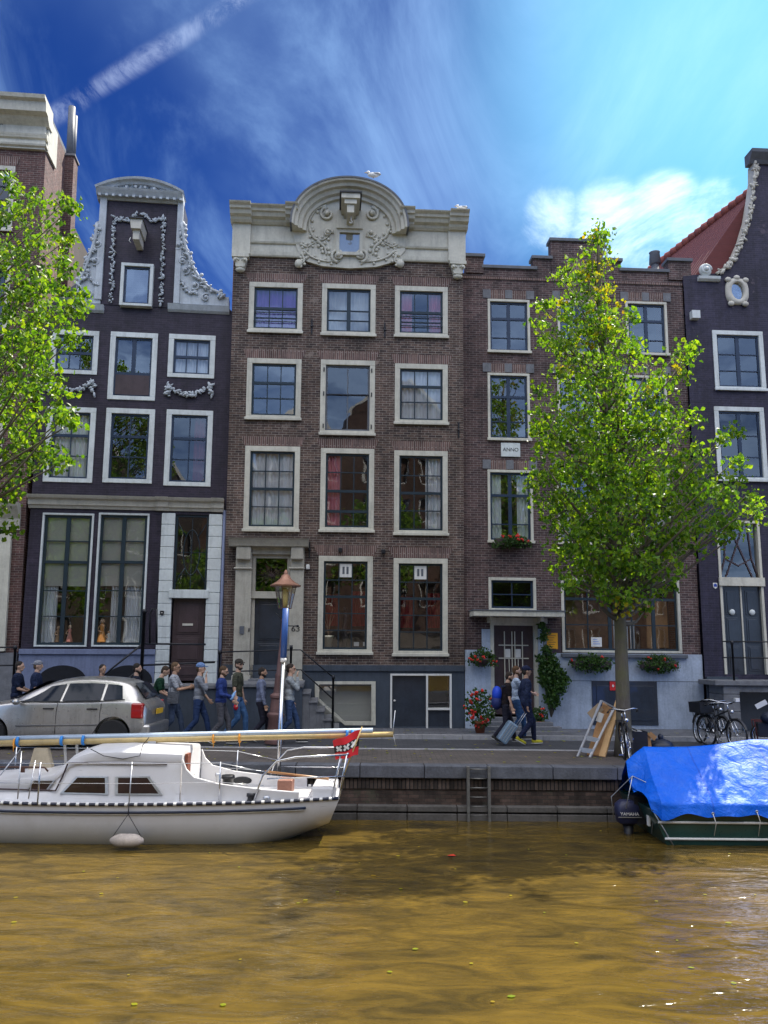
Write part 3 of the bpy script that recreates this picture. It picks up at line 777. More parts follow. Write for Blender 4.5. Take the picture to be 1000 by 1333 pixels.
    for sg in (-1, 1):
        f = lambda x: mx+sg*x
        SC(f(29), 279, .21, 1.5, -sg, PI/2, .045); LC([(f(30), 268), (f(44), 272), (f(53), 288), (f(52), 300)], .06); LC([(f(52), 298), (f(46), 312), (f(33), 313), (f(24), 303)], .06)
        SC(f(28), 304, .14, 1.2, -sg, 0, .035); LC([(f(42), 314), (f(32), 322), (f(30), 332)], .07); LC([(f(64), 318), (f(55), 322), (f(45), 316)], .05)
        LC([(f(60), 326), (f(48), 336), (f(30), 341), (f(12), 340)], .05); SC(f(15), 333, .20, 1.5, sg, -PI/2, .05)
        LC([(f(62), 330), (f(58), 340), (f(66), 345)], .055); q = P(f(66), 343, -.1); mb.ball((q[0], -.1, q[1]), (.12,.1,.13))
    mb.build('carved_scrolls', M['beige'] if False else s, rt)
    aw = R(442, 304, 468, 329, -.12); 
    mb = MB(); a = .09
    mb.box(aw[0]-a, aw[1]+a, -.20, -.101, aw[3], aw[3]+.1); mb.box(aw[0]-a, aw[0], -.20, -.101, aw[2]-a, aw[3]); mb.box(aw[1], aw[1]+a, -.20, -.101, aw[2]-a, aw[3]); mb.box(aw[0], aw[1], -.2, -.101, aw[2]-a, aw[2])
    mb.box(aw[0]-a, aw[1]+a, -.26, -.101, aw[3]+.1, aw[3]+.36)
    w = mb.build('window', s, rt)
    MB().add([(aw[0],-.13,aw[2]),(aw[1],-.13,aw[2]),(aw[1],-.13,aw[3]),(aw[0],-.13,aw[3])], [(0,1,2,3)]).build('pane', M['glass_sky'], w)
    # hoist beam
    u, z = P(456, 280, -.4); mb = MB().box(u-.10, u+.10, -1.0, -.1, z-.22, z+.02)
    hb = mb.build('hoist_beam', s, rt, bevel=.01); MB().box(u-.26, u+.26, -1.1, -.1, z+.16, z+.30).build('beam_cap', s, hb); MB().box(u-.17, u+.17, -1.05, -.1, z+.02, z+.16).build('beam_housing', s, hb)
    MB().box(u-.31, u+.31, -1.14, -.1, z+.30, z+.34).build('cap_lead', M['iron'], hb)
    hk = MB().tube([(u+.02,-.8,z-.22),(u+.02,-.8,z-.34),(u+.06,-.8,z-.40),(u+.02,-.8,z-.44),(u-.03,-.8,z-.40)], .014, 6); hk.build('hoist_hook', M['white'], hb)
    # gulls resting on the cornice
    for px, py, s_, lb in ((486, 229, 1.0, 'white gull standing on the curved top of the arched cornice'), (601, 271, .8, 'small white gull at the right end of the cornice')):
        q = P(px, py+3, -.4); m = H.at(q[0], -.4, q[1]); g = thing('gull', lb, 'bird', m, 'gulls on the cornice')
        MB().ball((0,0,.10*s_), (.17*s_,.075*s_,.075*s_), 12, 8).ball((-.15*s_,0,.17*s_), (.055*s_,.045*s_,.05*s_), 10, 8).build('gull_body', M['white'], g)
        MB().tube([(-.19*s_,0,.165*s_),(-.26*s_,0,.15*s_)], [.018*s_,.005], 6).build('beak', paint((.5,.3,.05)), g)
        MB().ball((.08*s_,0,.13*s_), (.15*s_,.085*s_,.045*s_), 10, 6).build('wing', paint((.35,.37,.4)), g)
        MB().tube([(0,.02,0),(0,.02,.08)], .008, 5).tube([(0,-.03,0),(0,-.03,.08)], .008, 5).build('leg', paint((.5,.3,.05)), g)
    return H
M['glass_sky'] = glass('attic_glass', .3)
HM = main_house()
# ================================================================ purple-black neck-gable house
def left_house():
    H0 = HM
    jx = H0.M @ Vector((H0.uL, 0, 0)); jx.z = 0
    H = House('canal_house', 'purple-black house with white neck gable, carved side scrolls and a segmental pediment', jx, 6.6, .8, -.3)
    R, P, rt = H.R, H.P, H.root
    ow = 'offwhite'
    uL = (P(68,430)[0]+P(38,650)[0]+P(30,845)[0])/3 - .08; uR = -.01
    H.uL = uL
    ztop = (P(110,397)[1]+P(298,403)[1])/2; zc = P(160,664)[1]; zb = P(120,845)[1]
    spec = [
     ((66,430,128,487), dict(cols=3, rows=(.5,.5), glass='glass_hi', thickr=(0,))),
     ((219,436,280,492), dict(cols=3, rows=(.5,.5), glass='glass_hi', thickr=(0,), cur='full')),
     ((142,433,204,521), dict(cols=2, rows=(.62,.38), thickc=True, glass='glass_hi', thickr=(0,))),
     ((59,530,123,628), dict(cols=2, rows=(.34,.33,.33), thickr=(0,), cur='full')),
     ((136,532,200,629), dict(cols=2, rows=(.34,.33,.33), thickr=(0,))),
     ((215,534,276,633), dict(cols=2, rows=(.34,.33,.33), thickr=(0,), cur='right', ccol='redc')),
    ]
    holes = []
    for i, (r, kw) in enumerate(spec):
        rc = R(*r); holes.append(inset(rc))
        def low(w, x0, x1, y0, y1):
            MB().box(x0+.04, x1-.04, .04, .064, y0+.03, y0+(y1-y0)*.37).build('lower_panel', M['doorbrown'], w)
        window(H, rc, frame=ow, fw=.145, sash='sash_blue', arch=None, sill=False, extra=low if i == 2 else None, **kw)
    wall(H, uL, uR, zc, ztop, holes, M['brick_dark'])
    # ground floor: two tall shop-high windows and a rusticated door bay
    holes = []
    for r in ((50,668,118,842), (124,668,191,842)):
        rc = R(*r); holes.append(inset(rc, .015))
        def inner(w, x0, x1, y0, y1):
            mb = MB(); L = x1-x0; hh = (y1-y0)
            if r[0] < 100: curtain(mb, x0+L*.02, x0+L*.34, y0, y0+hh*.60, .2, .035, 5)
            else: curtain(mb, x0+L*.28, x0+L*.52, y0, y0+hh*.60, .2, .035, 4); curtain(mb, x0+L*.58, x0+L*.95, y0, y0+hh*.60, .21, .035, 5)
            mb.build('curtain', M['net'], w)
        window(H, rc, frame=ow, fw=.055, cols=2, thickc=True, rows=(.19,.17,.23,.205,.205), thickr=(1,), sill=False, sw=.07, cur='halfblind', ccol='blind', extra=inner)
    tr = R(227, 670, 270, 768); dr = R(222, 779, 267, 886)
    hd = ((tr[0]+dr[0])/2, (tr[1]+dr[1])/2, dr[2], tr[3]); holes.append(hd)
    uB = P(207, 760)[0]
    wall(H, uL, uR, zb, zc, holes, M['brick_dark'], name='lower_wall')
    rt_ = rt
    # rusticated stone blocks either side of the door
    mb = MB(); n = 15; z0, z1 = dr[2]-.1, tr[3]+.02
    for a, b in ((uB, hd[0]), (hd[1], uR-.10)):
        for k in range(n):
            y0 = z0+(z1-z0)*k/n; y1 = z0+(z1-z0)*(k+1)/n-.018; mb.box(a+.006, b-.006, -.09, -.003, y0, y1)
        mb.box(a+.012, b-.012, -.07, -.002, z0, z1)
    mb.build('rusticated_stone', M['offwhite'], rt, bevel=.008)
    MB().box(hd[0], hd[1], -.05, .22, P(248,779)[1], P(248,768)[1]).box(hd[0]-.08, hd[1]+.08, -.14, -.051, P(248,779)[1], P(248,768)[1]).build('door_transom', M[ow], rt, bevel=.01)
    panel_door(H, (hd[0]+.03, hd[1]-.03, dr[2], P(248,779)[1]), M['doorbrown'], rt, rows=(.45,.35,.2))
    u_, z_ = P(244, 813); MB().box(u_-.14, u_+.14, .05, .085, z_-.03, z_+.03).build('letter_slot', M['beige'], rt)
    u0, u1, y0, y1 = hd[0], hd[1], P(248,768)[1], tr[3]
    w = MB().box(u0, u0+.06, .05, .12, y0, y1).box(u1-.06, u1, .05, .12, y0, y1).box(u0+.06, u1-.06, .05, .12, y1-.06, y1).build('transom_window', M['sash'], rt)
    MB().add([(u0,.10,y0),(u1,.10,y0),(u1,.10,y1),(u0,.10,y1)], [(0,1,2,3)]).build('pane', M['glass'], w)
    mb = MB(); cu, cz = (u0+u1)/2, (y0+y1)/2; rx_, rz_ = .22, .62
    mb.tube([(cu+rx_*math.cos(a*PI/12), .085, cz+rz_*math.sin(a*PI/12)) for a in range(25)], .014, 5)
    mb.bar((cu, .085, y0), (cu, .085, y1), .018)
    for sx in (-1, 1):
        for sy in (-1, 1): mb.tube([(cu+sx*.48, .085, cz+sy*.98), (cu+sx*.28, .085, cz+sy*.62), (cu+sx*.15, .085, cz+sy*.42)], .014, 5)
        mb.bar((cu, .085, cz+sx*.0), (cu+sx*.5, .085, cz), .014)
    mb.build('glazing_bars', M['sash'], w)
    # main cornice over the ground floor
    a, b, z0, z1 = R(38, 648, 292, 663)
    mb = MB(); pf = [(z0-.02,.04),(z0+.05,.07),(z0+.07,.12),(z1-.12,.15),(z1-.08,.24),(z1-.02,.28),(z1,.29)]
    cornice(pf, a, b, mb); mb.build('shop_cornice', M['beige'], rt)
    for x in (212, 284):
        q = P(x, 655)[0]; cornice([(z-.006 if k == 0 else z+.004, p+.05) for k, (z, p) in enumerate(pf)], q-.17, q+.17).build('cornice_break', M['beige'], rt)
    # plinth with two arched cellar openings
    MB().box(uL+.0, uB, -.10, .3, -.6, zb-.14).build('plinth', M['plinth_blue'], rt)
    MB().box(uL, uB, -.15, .3, zb-.138, zb-.003).build('plinth_ledge', M['plinth_blue'], rt, bevel=.01)
    MB().box(uB+.002, uR, -.08, .3, -.6, dr[2]-.11).build('door_plinth', M['offwhite'], rt)
    for px in (82, 168):
        u, z = P(px, 868, -.1); r = .62
        pts = [(u-r, z-.6)]+[(u+r*math.cos(PI-PI*k/16), z-.38+.42*math.sin(PI*k/16)) for k in range(17)]+[(u+r, z-.6)]
        MB().prism(pts, -.118, -.101).build('cellar_arch', M['iron'], rt)
    # gable above
    fl, fr, f0, f1 = R(136, 265, 229, 403); g = M['brick_dark']
    zt = P(183, 262)[1]
    nl, nr_ = P(129, 300)[0], P(238, 300)[0]
    sh0 = P(110, 397)[1]; sh1 = P(298, 402)[1]
    MB().box(nl, nr_, .003, .9, ztop, zt).build('neck_back', g, rt)
    MB().box(fl, fr, -.02, .002, ztop+.001, zt-.02).build('neck', g, rt)
    for s_, a, b in ((-1, nl, fl), (1, fr, nr_)):
        MB().box(a, b, -.10, .002, ztop+.12, zt).build('neck_pilaster', M['greystone'], rt, bevel=.01)
    def side(pts, nm):
        q = [P(*p) for p in pts]; poly = q; MB().prism(poly, -.06, .35).build(nm, M['greystone'], rt)
    Lp = [(131,396),(100,396),(98,378),(106,366),(112,356),(112,345),(119,335),(119,325),(126,312),(126,290),(131,288)]
    Rp = [(234,396),(234,288),(238,300),(240,318),(246,332),(247,345),(256,358),(263,370),(278,376),(284,386),(298,388),(298,400)]
    side(Lp, 'scroll_panel'); side(Rp, 'scroll_panel')
    for pts in ([(127,292),(125,312),(119,328),(113,348),(104,368),(100,378)], [(237,292),(240,316),(246,336),(256,358),(270,374),(294,388)]):
        mb = MB(); q = [P(*p, -.06) for p in pts]; garland(mb, q, .085, -.10, 26)
        leafcurl(mb, q, .07, -.12)
        mb.build('carved_edge', M['greystone'], rt)
    mb = MB(); garland(mb, [P(*p, -.06) for p in [(112,352),(118,366),(128,372)]], .06, -.09, 10); mb.build('carved_relief', M['greystone'], rt); mb = MB(); garland(mb, [P(*p, -.06) for p in [(236,366),(244,380),(258,382)]], .06, -.09, 12); mb.build('carved_relief', M['greystone'], rt)
    for p in ((238,340),(242,352),(124,340),(116,382),(268,388),(233,320),(128,318),(254,372)): q = P(*p, -.06); mb = MB(); scroll(mb, q[0], q[1], .13, 1.3, 1, rnd.random()*6, .03, -.08); mb.build('carved_scroll', M['greystone'], rt)
    for a, b in (((95,400), (136,400)), ((219,400), (299,402))):
        x0, zz = P(*a); x1, zz2 = P(*b); zz = (zz+zz2)/2; cornice([(zz-.16,.02),(zz-.10,.08),(zz+.03,.14),(zz+.05,.15)], max(x0, uL-.05), min(x1, uR+.02)).build('shoulder_cornice', M['greystone'], rt)
    # pediment
    a, b, z0, z1 = R(126, 253, 241, 264)
    cornice([(z0,.06),(z0+.06,.10),(z0+.08,.20),(z1-.05,.30),(z1,.33)], a+.03, b-.03).build('pediment_cornice', M['greystone'], rt)
    mb = MB(); k = a+.1
    while k < b-.1: mb.box(k, k+.07, -.27, -.19, z0+.02, z0+.085); k += .19
    mb.build('dentils', M['greystone'], rt)
    cu = (a+b)/2; h = P(183, 231, -.3)[1]-z1; rr = ((b-a)/2)**2/(2*h)+h/2; th = math.asin((b-a)/2/rr)
    path = [(cu+rr*math.sin(-th+2*th*k/20), z1+h-rr+rr*math.cos(-th+2*th*k/20)) for k in range(21)]
    MB().prism([(a+.1, z1-.01)]+[(p[0]*.96+cu*.04, p[1]-.06) for p in path]+[(b-.1, z1-.01)], -.10, .35).build('pediment_field', M['greystone'], rt)
    MB().sweep(path, [(0,-.3),(0,.36),(-.06,.34),(-.09,.25),(-.16,.22),(-.18,-.0)]).build('arched_pediment', M['greystone'], rt, sharp=35)
    mb = MB()
    for k in range(3, 18, 2): p = path[k]; mb.obox((p[0], -.19, p[1]-.24), .07, .1, .07)
    mb.build('pediment_dentils', M['greystone'], rt)
    mb = MB(); garland(mb, [(cu-.7, z1+.12), (cu, z1+.2), (cu+.7, z1+.12)], .09, -.12, 20); mb.build('pediment_carving', M['greystone'], rt)
    # gable window, festoons, hoist lamp
    rc = R(158, 346, 200, 401); window(H, rc, cols=1, rows=(1,), frame=ow, fw=.09, sill=False, glass='glass_sky', sash='sash_blue').location.y = -.15
    for pts, r, n in (([(149,284),(148,310),(147,340),(145,396)], .055, 34), ([(214,287),(213,320),(211,350),(210,398)], .055, 34), ([(148,283),(158,287),(168,287),(178,279)], .06, 16), ([(186,279),(196,288),(206,288),(216,284)], .06, 16)):
        mb = MB(); garland(mb, [P(*p, -.03) for p in pts], r, -.07, n); mb.build('carved_festoon', M['greystone'], rt)
    for c in ((93, 503), (247, 508)):
        mb = MB(); x, y = c
        garland(mb, [P(*p) for p in [(x-27,y-6),(x-16,y+3),(x,y+7),(x+16,y+3),(x+27,y-6)]], .065, -.06, 26)
        garland(mb, [P(*p) for p in [(x-28,y-8),(x-29,y+8)]], .07, -.06, 6); garland(mb, [P(*p) for p in [(x+28,y-8),(x+28,y+10)]], .07, -.06, 6)
        mb.build('window_festoon', M['greystone'], rt)
    u, z = P(180, 305, -.4)
    hb = MB().box(u-.09, u+.09, -.7, -.02, z-.30, z-.02).build('hoist_beam', M['beige'], rt, bevel=.01)
    MB().prism([(u-.13, z-.02), (u+.13, z-.02), (u+.17, z+.26), (u-.17, z+.26)], -.8, -.02).build('beam_housing', M['beige'], hb)
    MB().box(u-.19, u+.19, -.85, -.02, z+.26, z+.30).build('beam_cap', M['iron'], hb)
    MB().tube([(u-.16,-.6,z-.2),(u-.2,-.6,z-.3),(u-.15,-.6,z-.36)], .012, 5).build('hoist_hook', M['white'], hb)
    body(H, uL, uR, -.6, ztop, 9, M['brick_side'], ridge=P(183, 285)[1])
    # stoop with iron rails, stairs going down to the left behind the car
    zt = P(246, 892, -1.1)[1]; a = P(186, 880, -1.1)[0]
    MB().box(a, uR-.03, -1.1, -.101, -.3, zt-.09).build('stoop', M['plinth_dark'], rt); MB().box(a-.03, uR, -1.16, -.101, zt-.088, zt).build('stoop_slab', M['step'], rt, bevel=.01)
    steps(rt, a, a-1.6, 6, zt, 0, -1.1, -.16, M['step'])
    g = lambda px, py: (lambda q: (q[0], -1.05, q[1]))(P(px, py, -1.05))
    p0, p1, p2 = g(186, 838), g(268, 839), g(146, 870)
    railing(rt, [(p0[0], -1.05, zt, g(186,793)[2]), (p2[0]-.25, -1.05, 0, p2[2]-.1)], [[p0, p1], [p0, p2, (p2[0]-.25, -1.05, p2[2]-.25)], [g(186,866), g(280,862)], [(p0[0], -1.05, p0[2]-.6), (p2[0]-.1, -1.05, p2[2]-.7)],
            [g(195,838), g(195,800), g(198,793), g(204,793), g(204,838)]], M['iron'], r=.026, pr=.045)
    # downpipe in the gap
    MB().tube([(uR-.05, -.09, -.3), (uR-.05, -.09, P(290,665)[1])], .045, 8).build('downpipe', M['plinth_blue'], rt)
    # house shield and small fittings
    u, z = P(211, 798, -.1); MB().prism([(u-.05,z-.03),(u,z-.07),(u+.05,z-.03),(u+.05,z+.06),(u-.05,z+.06)], -.125, -.1).build('monument_shield', M['iron'], rt); MB().prism([(u-.02,z),(u+.02,z),(u,z+.03)], -.13, -.126).build('shield_mark', M['white'], rt)
    return H
HL = left_house()

# ================================================================ far left house
def far_left():
    jx = HL.M @ Vector((HL.uL, 0, 0)); jx.z = 0; jx += HL.M3 @ Vector((-.02, -.02, 0))
    H = House('tall_brick_house', 'tall brick house at the left edge with plain cream cornice and a chimney', jx, 7.0, .7, -1.3)
    R, P, rt = H.R, H.P, H.root; print('FL', P(68,195)[0], P(28,690)[0]); uR = (P(68, 195)[0]+P(28,690)[0])/2; uL = uR-6.2
    uR = min(uR, .0)
    b = 'brick_far'; ztop = P(40, 196)[1]; zt = P(30, 128, -.3)[1]
    holes = []
    for r, kw in (((-45,215,18,300), {}), ((-48,345,12,440), {}), ((-55,500,5,600), {})):
        rc = R(*r); holes.append(inset(rc)); window(H, rc, cols=3, rows=(.25,)*4, arch=(.12,.3), **kw)
    wall(H, uL, uR, -.6, ztop, holes, M[b])
    mb = MB(); z = ztop
    MB().box(uL, uR, -.10, .3, z, zt-.25).build('frieze', M['cream'], rt)
    zz = P(40,127,-.5)[1]
    cornice([(zz-.62,.10),(zz-.50,.25),(zz-.42,.30),(zz-.40,.50),(zz-.14,.55),(zz-.10,.66),(zz,.70)], uL, uR+.10).build('cornice', M['cream'], rt)
    for py in (193, 180, 183): z = P(40, py)[1]; cornice([(z-.03,.10),(z,.16),(z+.05,.18),(z+.07,.11)], uL, uR+.06).build('architrave', M['cream'], rt)
    u, z = P(-4, 168, -.1); text('frieze_lettering', 'T', .36, Matrix.Translation((u+.06, -.103, z+.05)), M['iron'], rt)
    MB().box(uR-.25, uR, .003, 2.5, -.6, zt-.2).build('side_wall', M['brick_far'], rt)
    MB().box(uR+.001, uR+.06, .0, .9, ztop, zt-.3).build('cornice_return', M['cream'], rt)
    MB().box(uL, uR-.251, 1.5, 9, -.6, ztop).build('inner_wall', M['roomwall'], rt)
    MB().box(uL, uR-.01, .31, 2.5, zt-.21, zt-.05).build('roof', M['lead'], rt)
    # chimney breast climbing the side wall with a metal flue
    a, bb, z0, z1 = R(70, 207, 97, 380, 2.2); c = MB().box(uR-.2, P(95,230,2.0)[0], 2.0, 2.5, HL.P(80,400)[1]-.5, z1).build('chimney', M['brick_far'], rt)
    MB().box(uR-.02, P(95,230,2.0)[0]+.04, 1.96, 2.54, z1, z1+.07).build('chimney_cap', M['step'], c)
    x = P(93,180,2.4)[0]; mb = MB().tube([(x,2.3,z1),(x,2.3,P(95,142,2.4)[1])], .11, 12).tube([(x+.07,2.44,z1),(x+.07,2.44,P(95,150,2.4)[1])], .08, 12); mb.build('chimney_pipe', M['lead'], c)
    # door bay at street level
    a, bb, z0, z1 = R(-20, 656, 27, 690); cornice([(z0,.05),(z0+.3,.1),(z1-.1,.35),(z1,.4)], a-1.5, bb).build('door_cornice', M['cream'], rt)
    q = R(-6, 695, 12, 848); MB().box(q[0], q[1], -.12, -.003, q[2]-.0, q[3]).build('pilaster', M['cream'], rt, bevel=.01)
    q = R(-60, 850, 22, 950); MB().box(q[0], uR, -.08, -.002, -.5, q[3]).build('plinth', M['step'], rt)
    g = lambda px, py: (lambda q: (q[0], -1.0, q[1]))(P(px, py, -1.0))
    railing(rt, [(g(20,843)[0], -1.0, 0, g(20,840)[2])], [[g(-60,842), g(20,843)], [g(-60,868), g(20,866)]], M['iron'], r=.02, pr=.035)
far_left()

# ================================================================ stepped brick house
def step_house():
    H = House('stepped_gable_house', 'low plum brick house with stepped parapet, ANNO stone and flower boxes behind the tree', o_main, 3.1, .4, .1)
    R, P, rt = H.R, H.P, H.root; H.M
    uL = .01; uR = P(905, 700)[0]; H.uR = uR
    ztop = P(750, 348)[1]; zb = P(800, 851)[1]
    st = dict(frame='cream', fw=.075, sash='sash_blue', glass='glass_hi', sill=True)
    holes = []
    def lintel(w, rc):
        u0, u1, z0, z1 = rc; e, hh = .12, .28
        MB().prism([(u0-.04, z1+.012), (u1+.04, z1+.012), (u1+e, z1+hh), (u0-e, z1+hh)], -.012, .05).build('flat_arch', M['arch'], w)
        m = (u0+u1)/2
        for a, b in ((u0-.14, u0+.10), (m-.11, m+.11), (u1-.10, u1+.14)): MB().box(a, b, -.03, -.013, z1+.02, z1+hh+.01).build('lintel_stone', M['step'], w, bevel=.01)
    for x0, x1 in ((635,690), (726,780), (815,869)):
        for y0, y1 in ((390,459), (486,573), (612,706)):
            if x0 == 815: dy = 3
            elif x0 == 726: dy = 2
            else: dy = 0
            rc = R(x0, y0+dy, x1 if y0 < 600 else x1+4, y1+dy); holes.append(inset(rc, .02))
            w = window(H, rc, cols=2, rows=(.33,.42,.25) if y0 < 600 else (.33,.45,.22), thickr=(0,), colw=None, thickc=[0], cur='two' if y0 > 600 else None, **st)
            lintel(w, rc)
    # parapet outline
    def pt(x, y): return P(x, y)
    wall(H, uL, uR, zb, ztop-.25, [*holes], M['brick_step']) if False else None
    tr = R(636, 752, 698, 795); big = R(731, 754, 886, 850); dr = R(640, 810, 699, 930)
    holes += [inset(tr, .02), inset(big, .02), (dr[0], dr[1], dr[2], dr[3])]
    pz = pt(660, 345)[1]
    wall(H, uL, uR, dr[2], pz-.3, holes, M['brick_step'])
    def blk(x0, x1, ytop, base, t0=0.0, nm='parapet'):
        a, z = P(x0, ytop); b, _ = P(x1, ytop); MB().box(a, b, .0+t0, .32, base, z-.10).build(nm, M['brick_step'], rt)
        MB().box(a-.05, b+.05, -.06+t0, .36, z-.10, z).build('parapet_coping', M['lead'], rt, bevel=.01)
    b0 = pz-.3
    blk(629, 697, 345, b0); blk(808, 869, 349, b0)
    blk(606, 629, 331, b0, -.05, 'pier'); blk(869, 898, 337, b0, -.05, 'pier')
    blk(694, 717, 333, b0, -.004); blk(784, 808, 336, b0, -.004); blk(717, 784, 310, b0, -.008)
    u, z = P(750, 355); MB().prism([(u+.42*math.cos(k*PI/12), z+.42*math.sin(k*PI/12)) for k in range(24)], -.03, -.009).build('round_panel', M['arch'], rt)
    zz = P(750, 366)[1]; MB().box(uL, uR, -.03, -.0005, zz-.035, zz+.035).build('string_course', M['arch'], rt)
    # ANNO stone
    a, b, z0, z1 = R(652, 577, 677, 595); an = MB().box(a, b, -.05, -.003, z0, z1).build('date_stone', M['offwhite'], rt, bevel=.01)
    text('date_lettering', 'ANNO', .15, Matrix.Translation(((a+b)/2, -.052, (z0+z1)/2)), M['iron'], an)
    window(H, tr, cols=2, rows=(.5,.5), frame='cream', fw=.08, sash='sash_blue', sill=False, glass='glass')
    def bigin(w, x0, x1, y0, y1):
        L = x1-x0; h = y1-y0
        MB().box(x0+.2, x1-.05, 1.3, 1.38, y0, y1).build('brown_back_wall', paint((.32,.16,.08), .8, .5, 1.5, key='warm_cafe_wall'), w)  # warm brown wall behind the big window
        MB().box(x0+L*.78, x0+L*.97, .5, .56, y0+h*.05, y1-.45).build('wooden_screen', paint((.42,.22,.08), .6, .3, 3, key='honey_wood'), w)
        mb = MB()
        for k in range(7): mb.box(x0+L*(.50+.03*k), x0+L*(.50+.03*k)+.035, .7, .73, y0, y0+h*.42)
        mb.box(x0+L*.5, x0+L*.7, .7, .74, y0+h*.42, y0+h*.45); mb.build('chair_backs', M['white'], w)
        mb = MB().lathe([(.05,0),(.16,-.02),(.18,-.20),(.02,-.28)], (x0+L*.26, .8, y1-.25)); mb.build('red_lantern', M['redc'], w)
        q = MB().box(x0+L*.235, x0+L*.235+.30, .055, .06, y0+.10, y0+.36).build('notice_card', M['white'], w)
        mk = MB()
        for k in range(3): mk.box(x0+L*.235+.05, x0+L*.235+.25-.04*k, .0525, .0545, y0+.17+.06*k, y0+.185+.06*k)
        mk.build('card_writing', paint((.1,.2,.6)), q)
    window(H, big, cols=5, colw=(.20,.20,.20,.20,.20), rows=(.24,.40,.36), thickr=(0,), thickc=[1,3], frame='cream', fw=.08, sash='sash', sill=False, extra=bigin)
    MB().box(big[0]-.05, big[1]+.1, -.16, -.003, big[2]-.13, big[2]-.035).build('stone_sill', M['lead'], rt, bevel=.01)
    # doorway
    mb = MB(); a, b, z0, z1 = dr
    fr = MB().box(a-.03, a+.07, -.04, .2, z0, z1).box(b-.07, b+.03, -.04, .2, z0, z1).box(a+.07, b-.07, -.04, .2, z1-.09, z1).box(a-.12, b+.3, -.10, -.003, z1-.03, z1+.12).build('door_frame', M['cream'], rt)
    dd = MB().box(a+.07, b-.07, .1, .15, z0, z1-.09).build('door', M['doorbrown'], fr)
    mb = MB(); m = (a+b)/2
    gz0, gz1 = P(670, 905)[1], P(670, 822)[1]
    for x in (-.25, -.04, .04, .25): mb.box(m+x-.013, m+x+.013, .05, .075, gz0, gz1)
    for y in (P(670,840)[1], P(670,857)[1]): mb.box(m-.42, m+.42, .045, .049, y-.015, y+.015)
    for x in (-.13, .13): mb.tube([(m+x, .06, P(670,858)[1]), (m+x*.9, .06, P(670,885)[1]), (m, .06, P(670,900)[1])], .012, 5)
    mb.build('door_grille', M['cream'], dd)
    for x in (-.16, .13): MB().box(m+x-.08, m+x+.08, .09, .097, P(670,856)[1], P(670,845)[1]).build('paper_note', M['white'], dd)
    a, b, z0, z1 = R(614, 796, 731, 803, -.4)
    MB().box(a, b, -.75, -.003, z0, z1).build('canopy', M['cream'], rt, bevel=.01); MB().box(a-.02, b+.02, -.78, -.003, z1, z1+.025).build('canopy_lead', M['lead'], rt)
    for x in (a+.5, b-.6): MB().box(x, x+.08, -.5, -.004, z0-.12, z0-.002).build('canopy_bracket', M['cream'], rt)
    for r in ((627,819,638,846), (700,819,711,846)): q = R(*r); MB().box(q[0], q[1], -.04, -.003, P(650,856)[1], q[3]).build('door_stone', M['plinth_pale'], rt)
    # pale plinth
    q0 = P(609, 850)[0]; zq = zb
    MB().box(uL, dr[0]-.032, -.06, .002, -.6, P(620,846)[1]).build('plinth', M['plinth_pale'], rt); pl2 = MB().box(dr[1]+.032, uR, -.06, .002, -.6, zb).build('plinth', M['plinth_pale'], rt)
    zj = P(740, 886)[1]; MB().box(dr[1]+.1, uR-.01, -.064, -.0605, zj-.008, zj+.008).build('plinth_joint', M['lead'], rt)
    a, b, z0, z1 = R(771, 886, 856, 944, -.06); cd = MB().box(a, b, -.085, -.061, z0, z1-.01).build('cellar_hatch', M['door'], rt, bevel=.006)
    mb = MB()
    for k in range(2):
        x = a+.12+k*(b-a)/2; mb.box(x, x+(b-a)/2-.22, -.10, -.086, z0+.12, z1-.14)
    mb.build('hatch_panel', M['door'], cd, bevel=.006)
    u, z = P(798, 893, -.1); s_ = MB().box(u-.09, u+.09, -.115, -.103, z-.12, z+.12).build('red_notice', paint((.6,.03,.03), .4), cd)
    MB().ball((u, -.118, z), (.03,.004,.04), 8, 6).build('notice_mark', M['white'], s_)
    a, b, z0, z1 = R(712, 824, 726, 845, -.03); mb = MB().box(a, b, -.05, -.03, z0, z1).build('menu_board', paint((.75,.36,.02), .5, .15, key='orange_menu_board'), rt); MB().box(a-.07, b+.1, -.028, -.003, z0-.1, z1+.12).build('board_back', M['doorbrown'], rt)
    mk = MB()
    for k in range(7): mk.box(a+.04, b-.05-.04*(k % 3), -.0525, -.0505, z1-.08-k*.06, z1-.068-k*.06)
    mk.build('menu_writing', M['doorbrown'], mb)
    u, z = P(716, 853, -.07); text('house_number', '68', .2, Matrix.Translation((u, -.075, z)), M['iron'], rt, sx=1.3)
    body(H, uL, uR, -.6, pz-.35, 8, M['brick_side'])
    # door steps
    za = dr[2]; a, b = dr[0], dr[1]
    for k in range(4):
        z1_ = za*(4-k)/4.6; MB().box(a-.12-.16*k, b+.12+.16*k, -.3-.27*k, -.065-.27*k*(k > 0), -.3, z1_).build('door_step', M['step'], rt, bevel=.01)
    return H
HS = step_house()

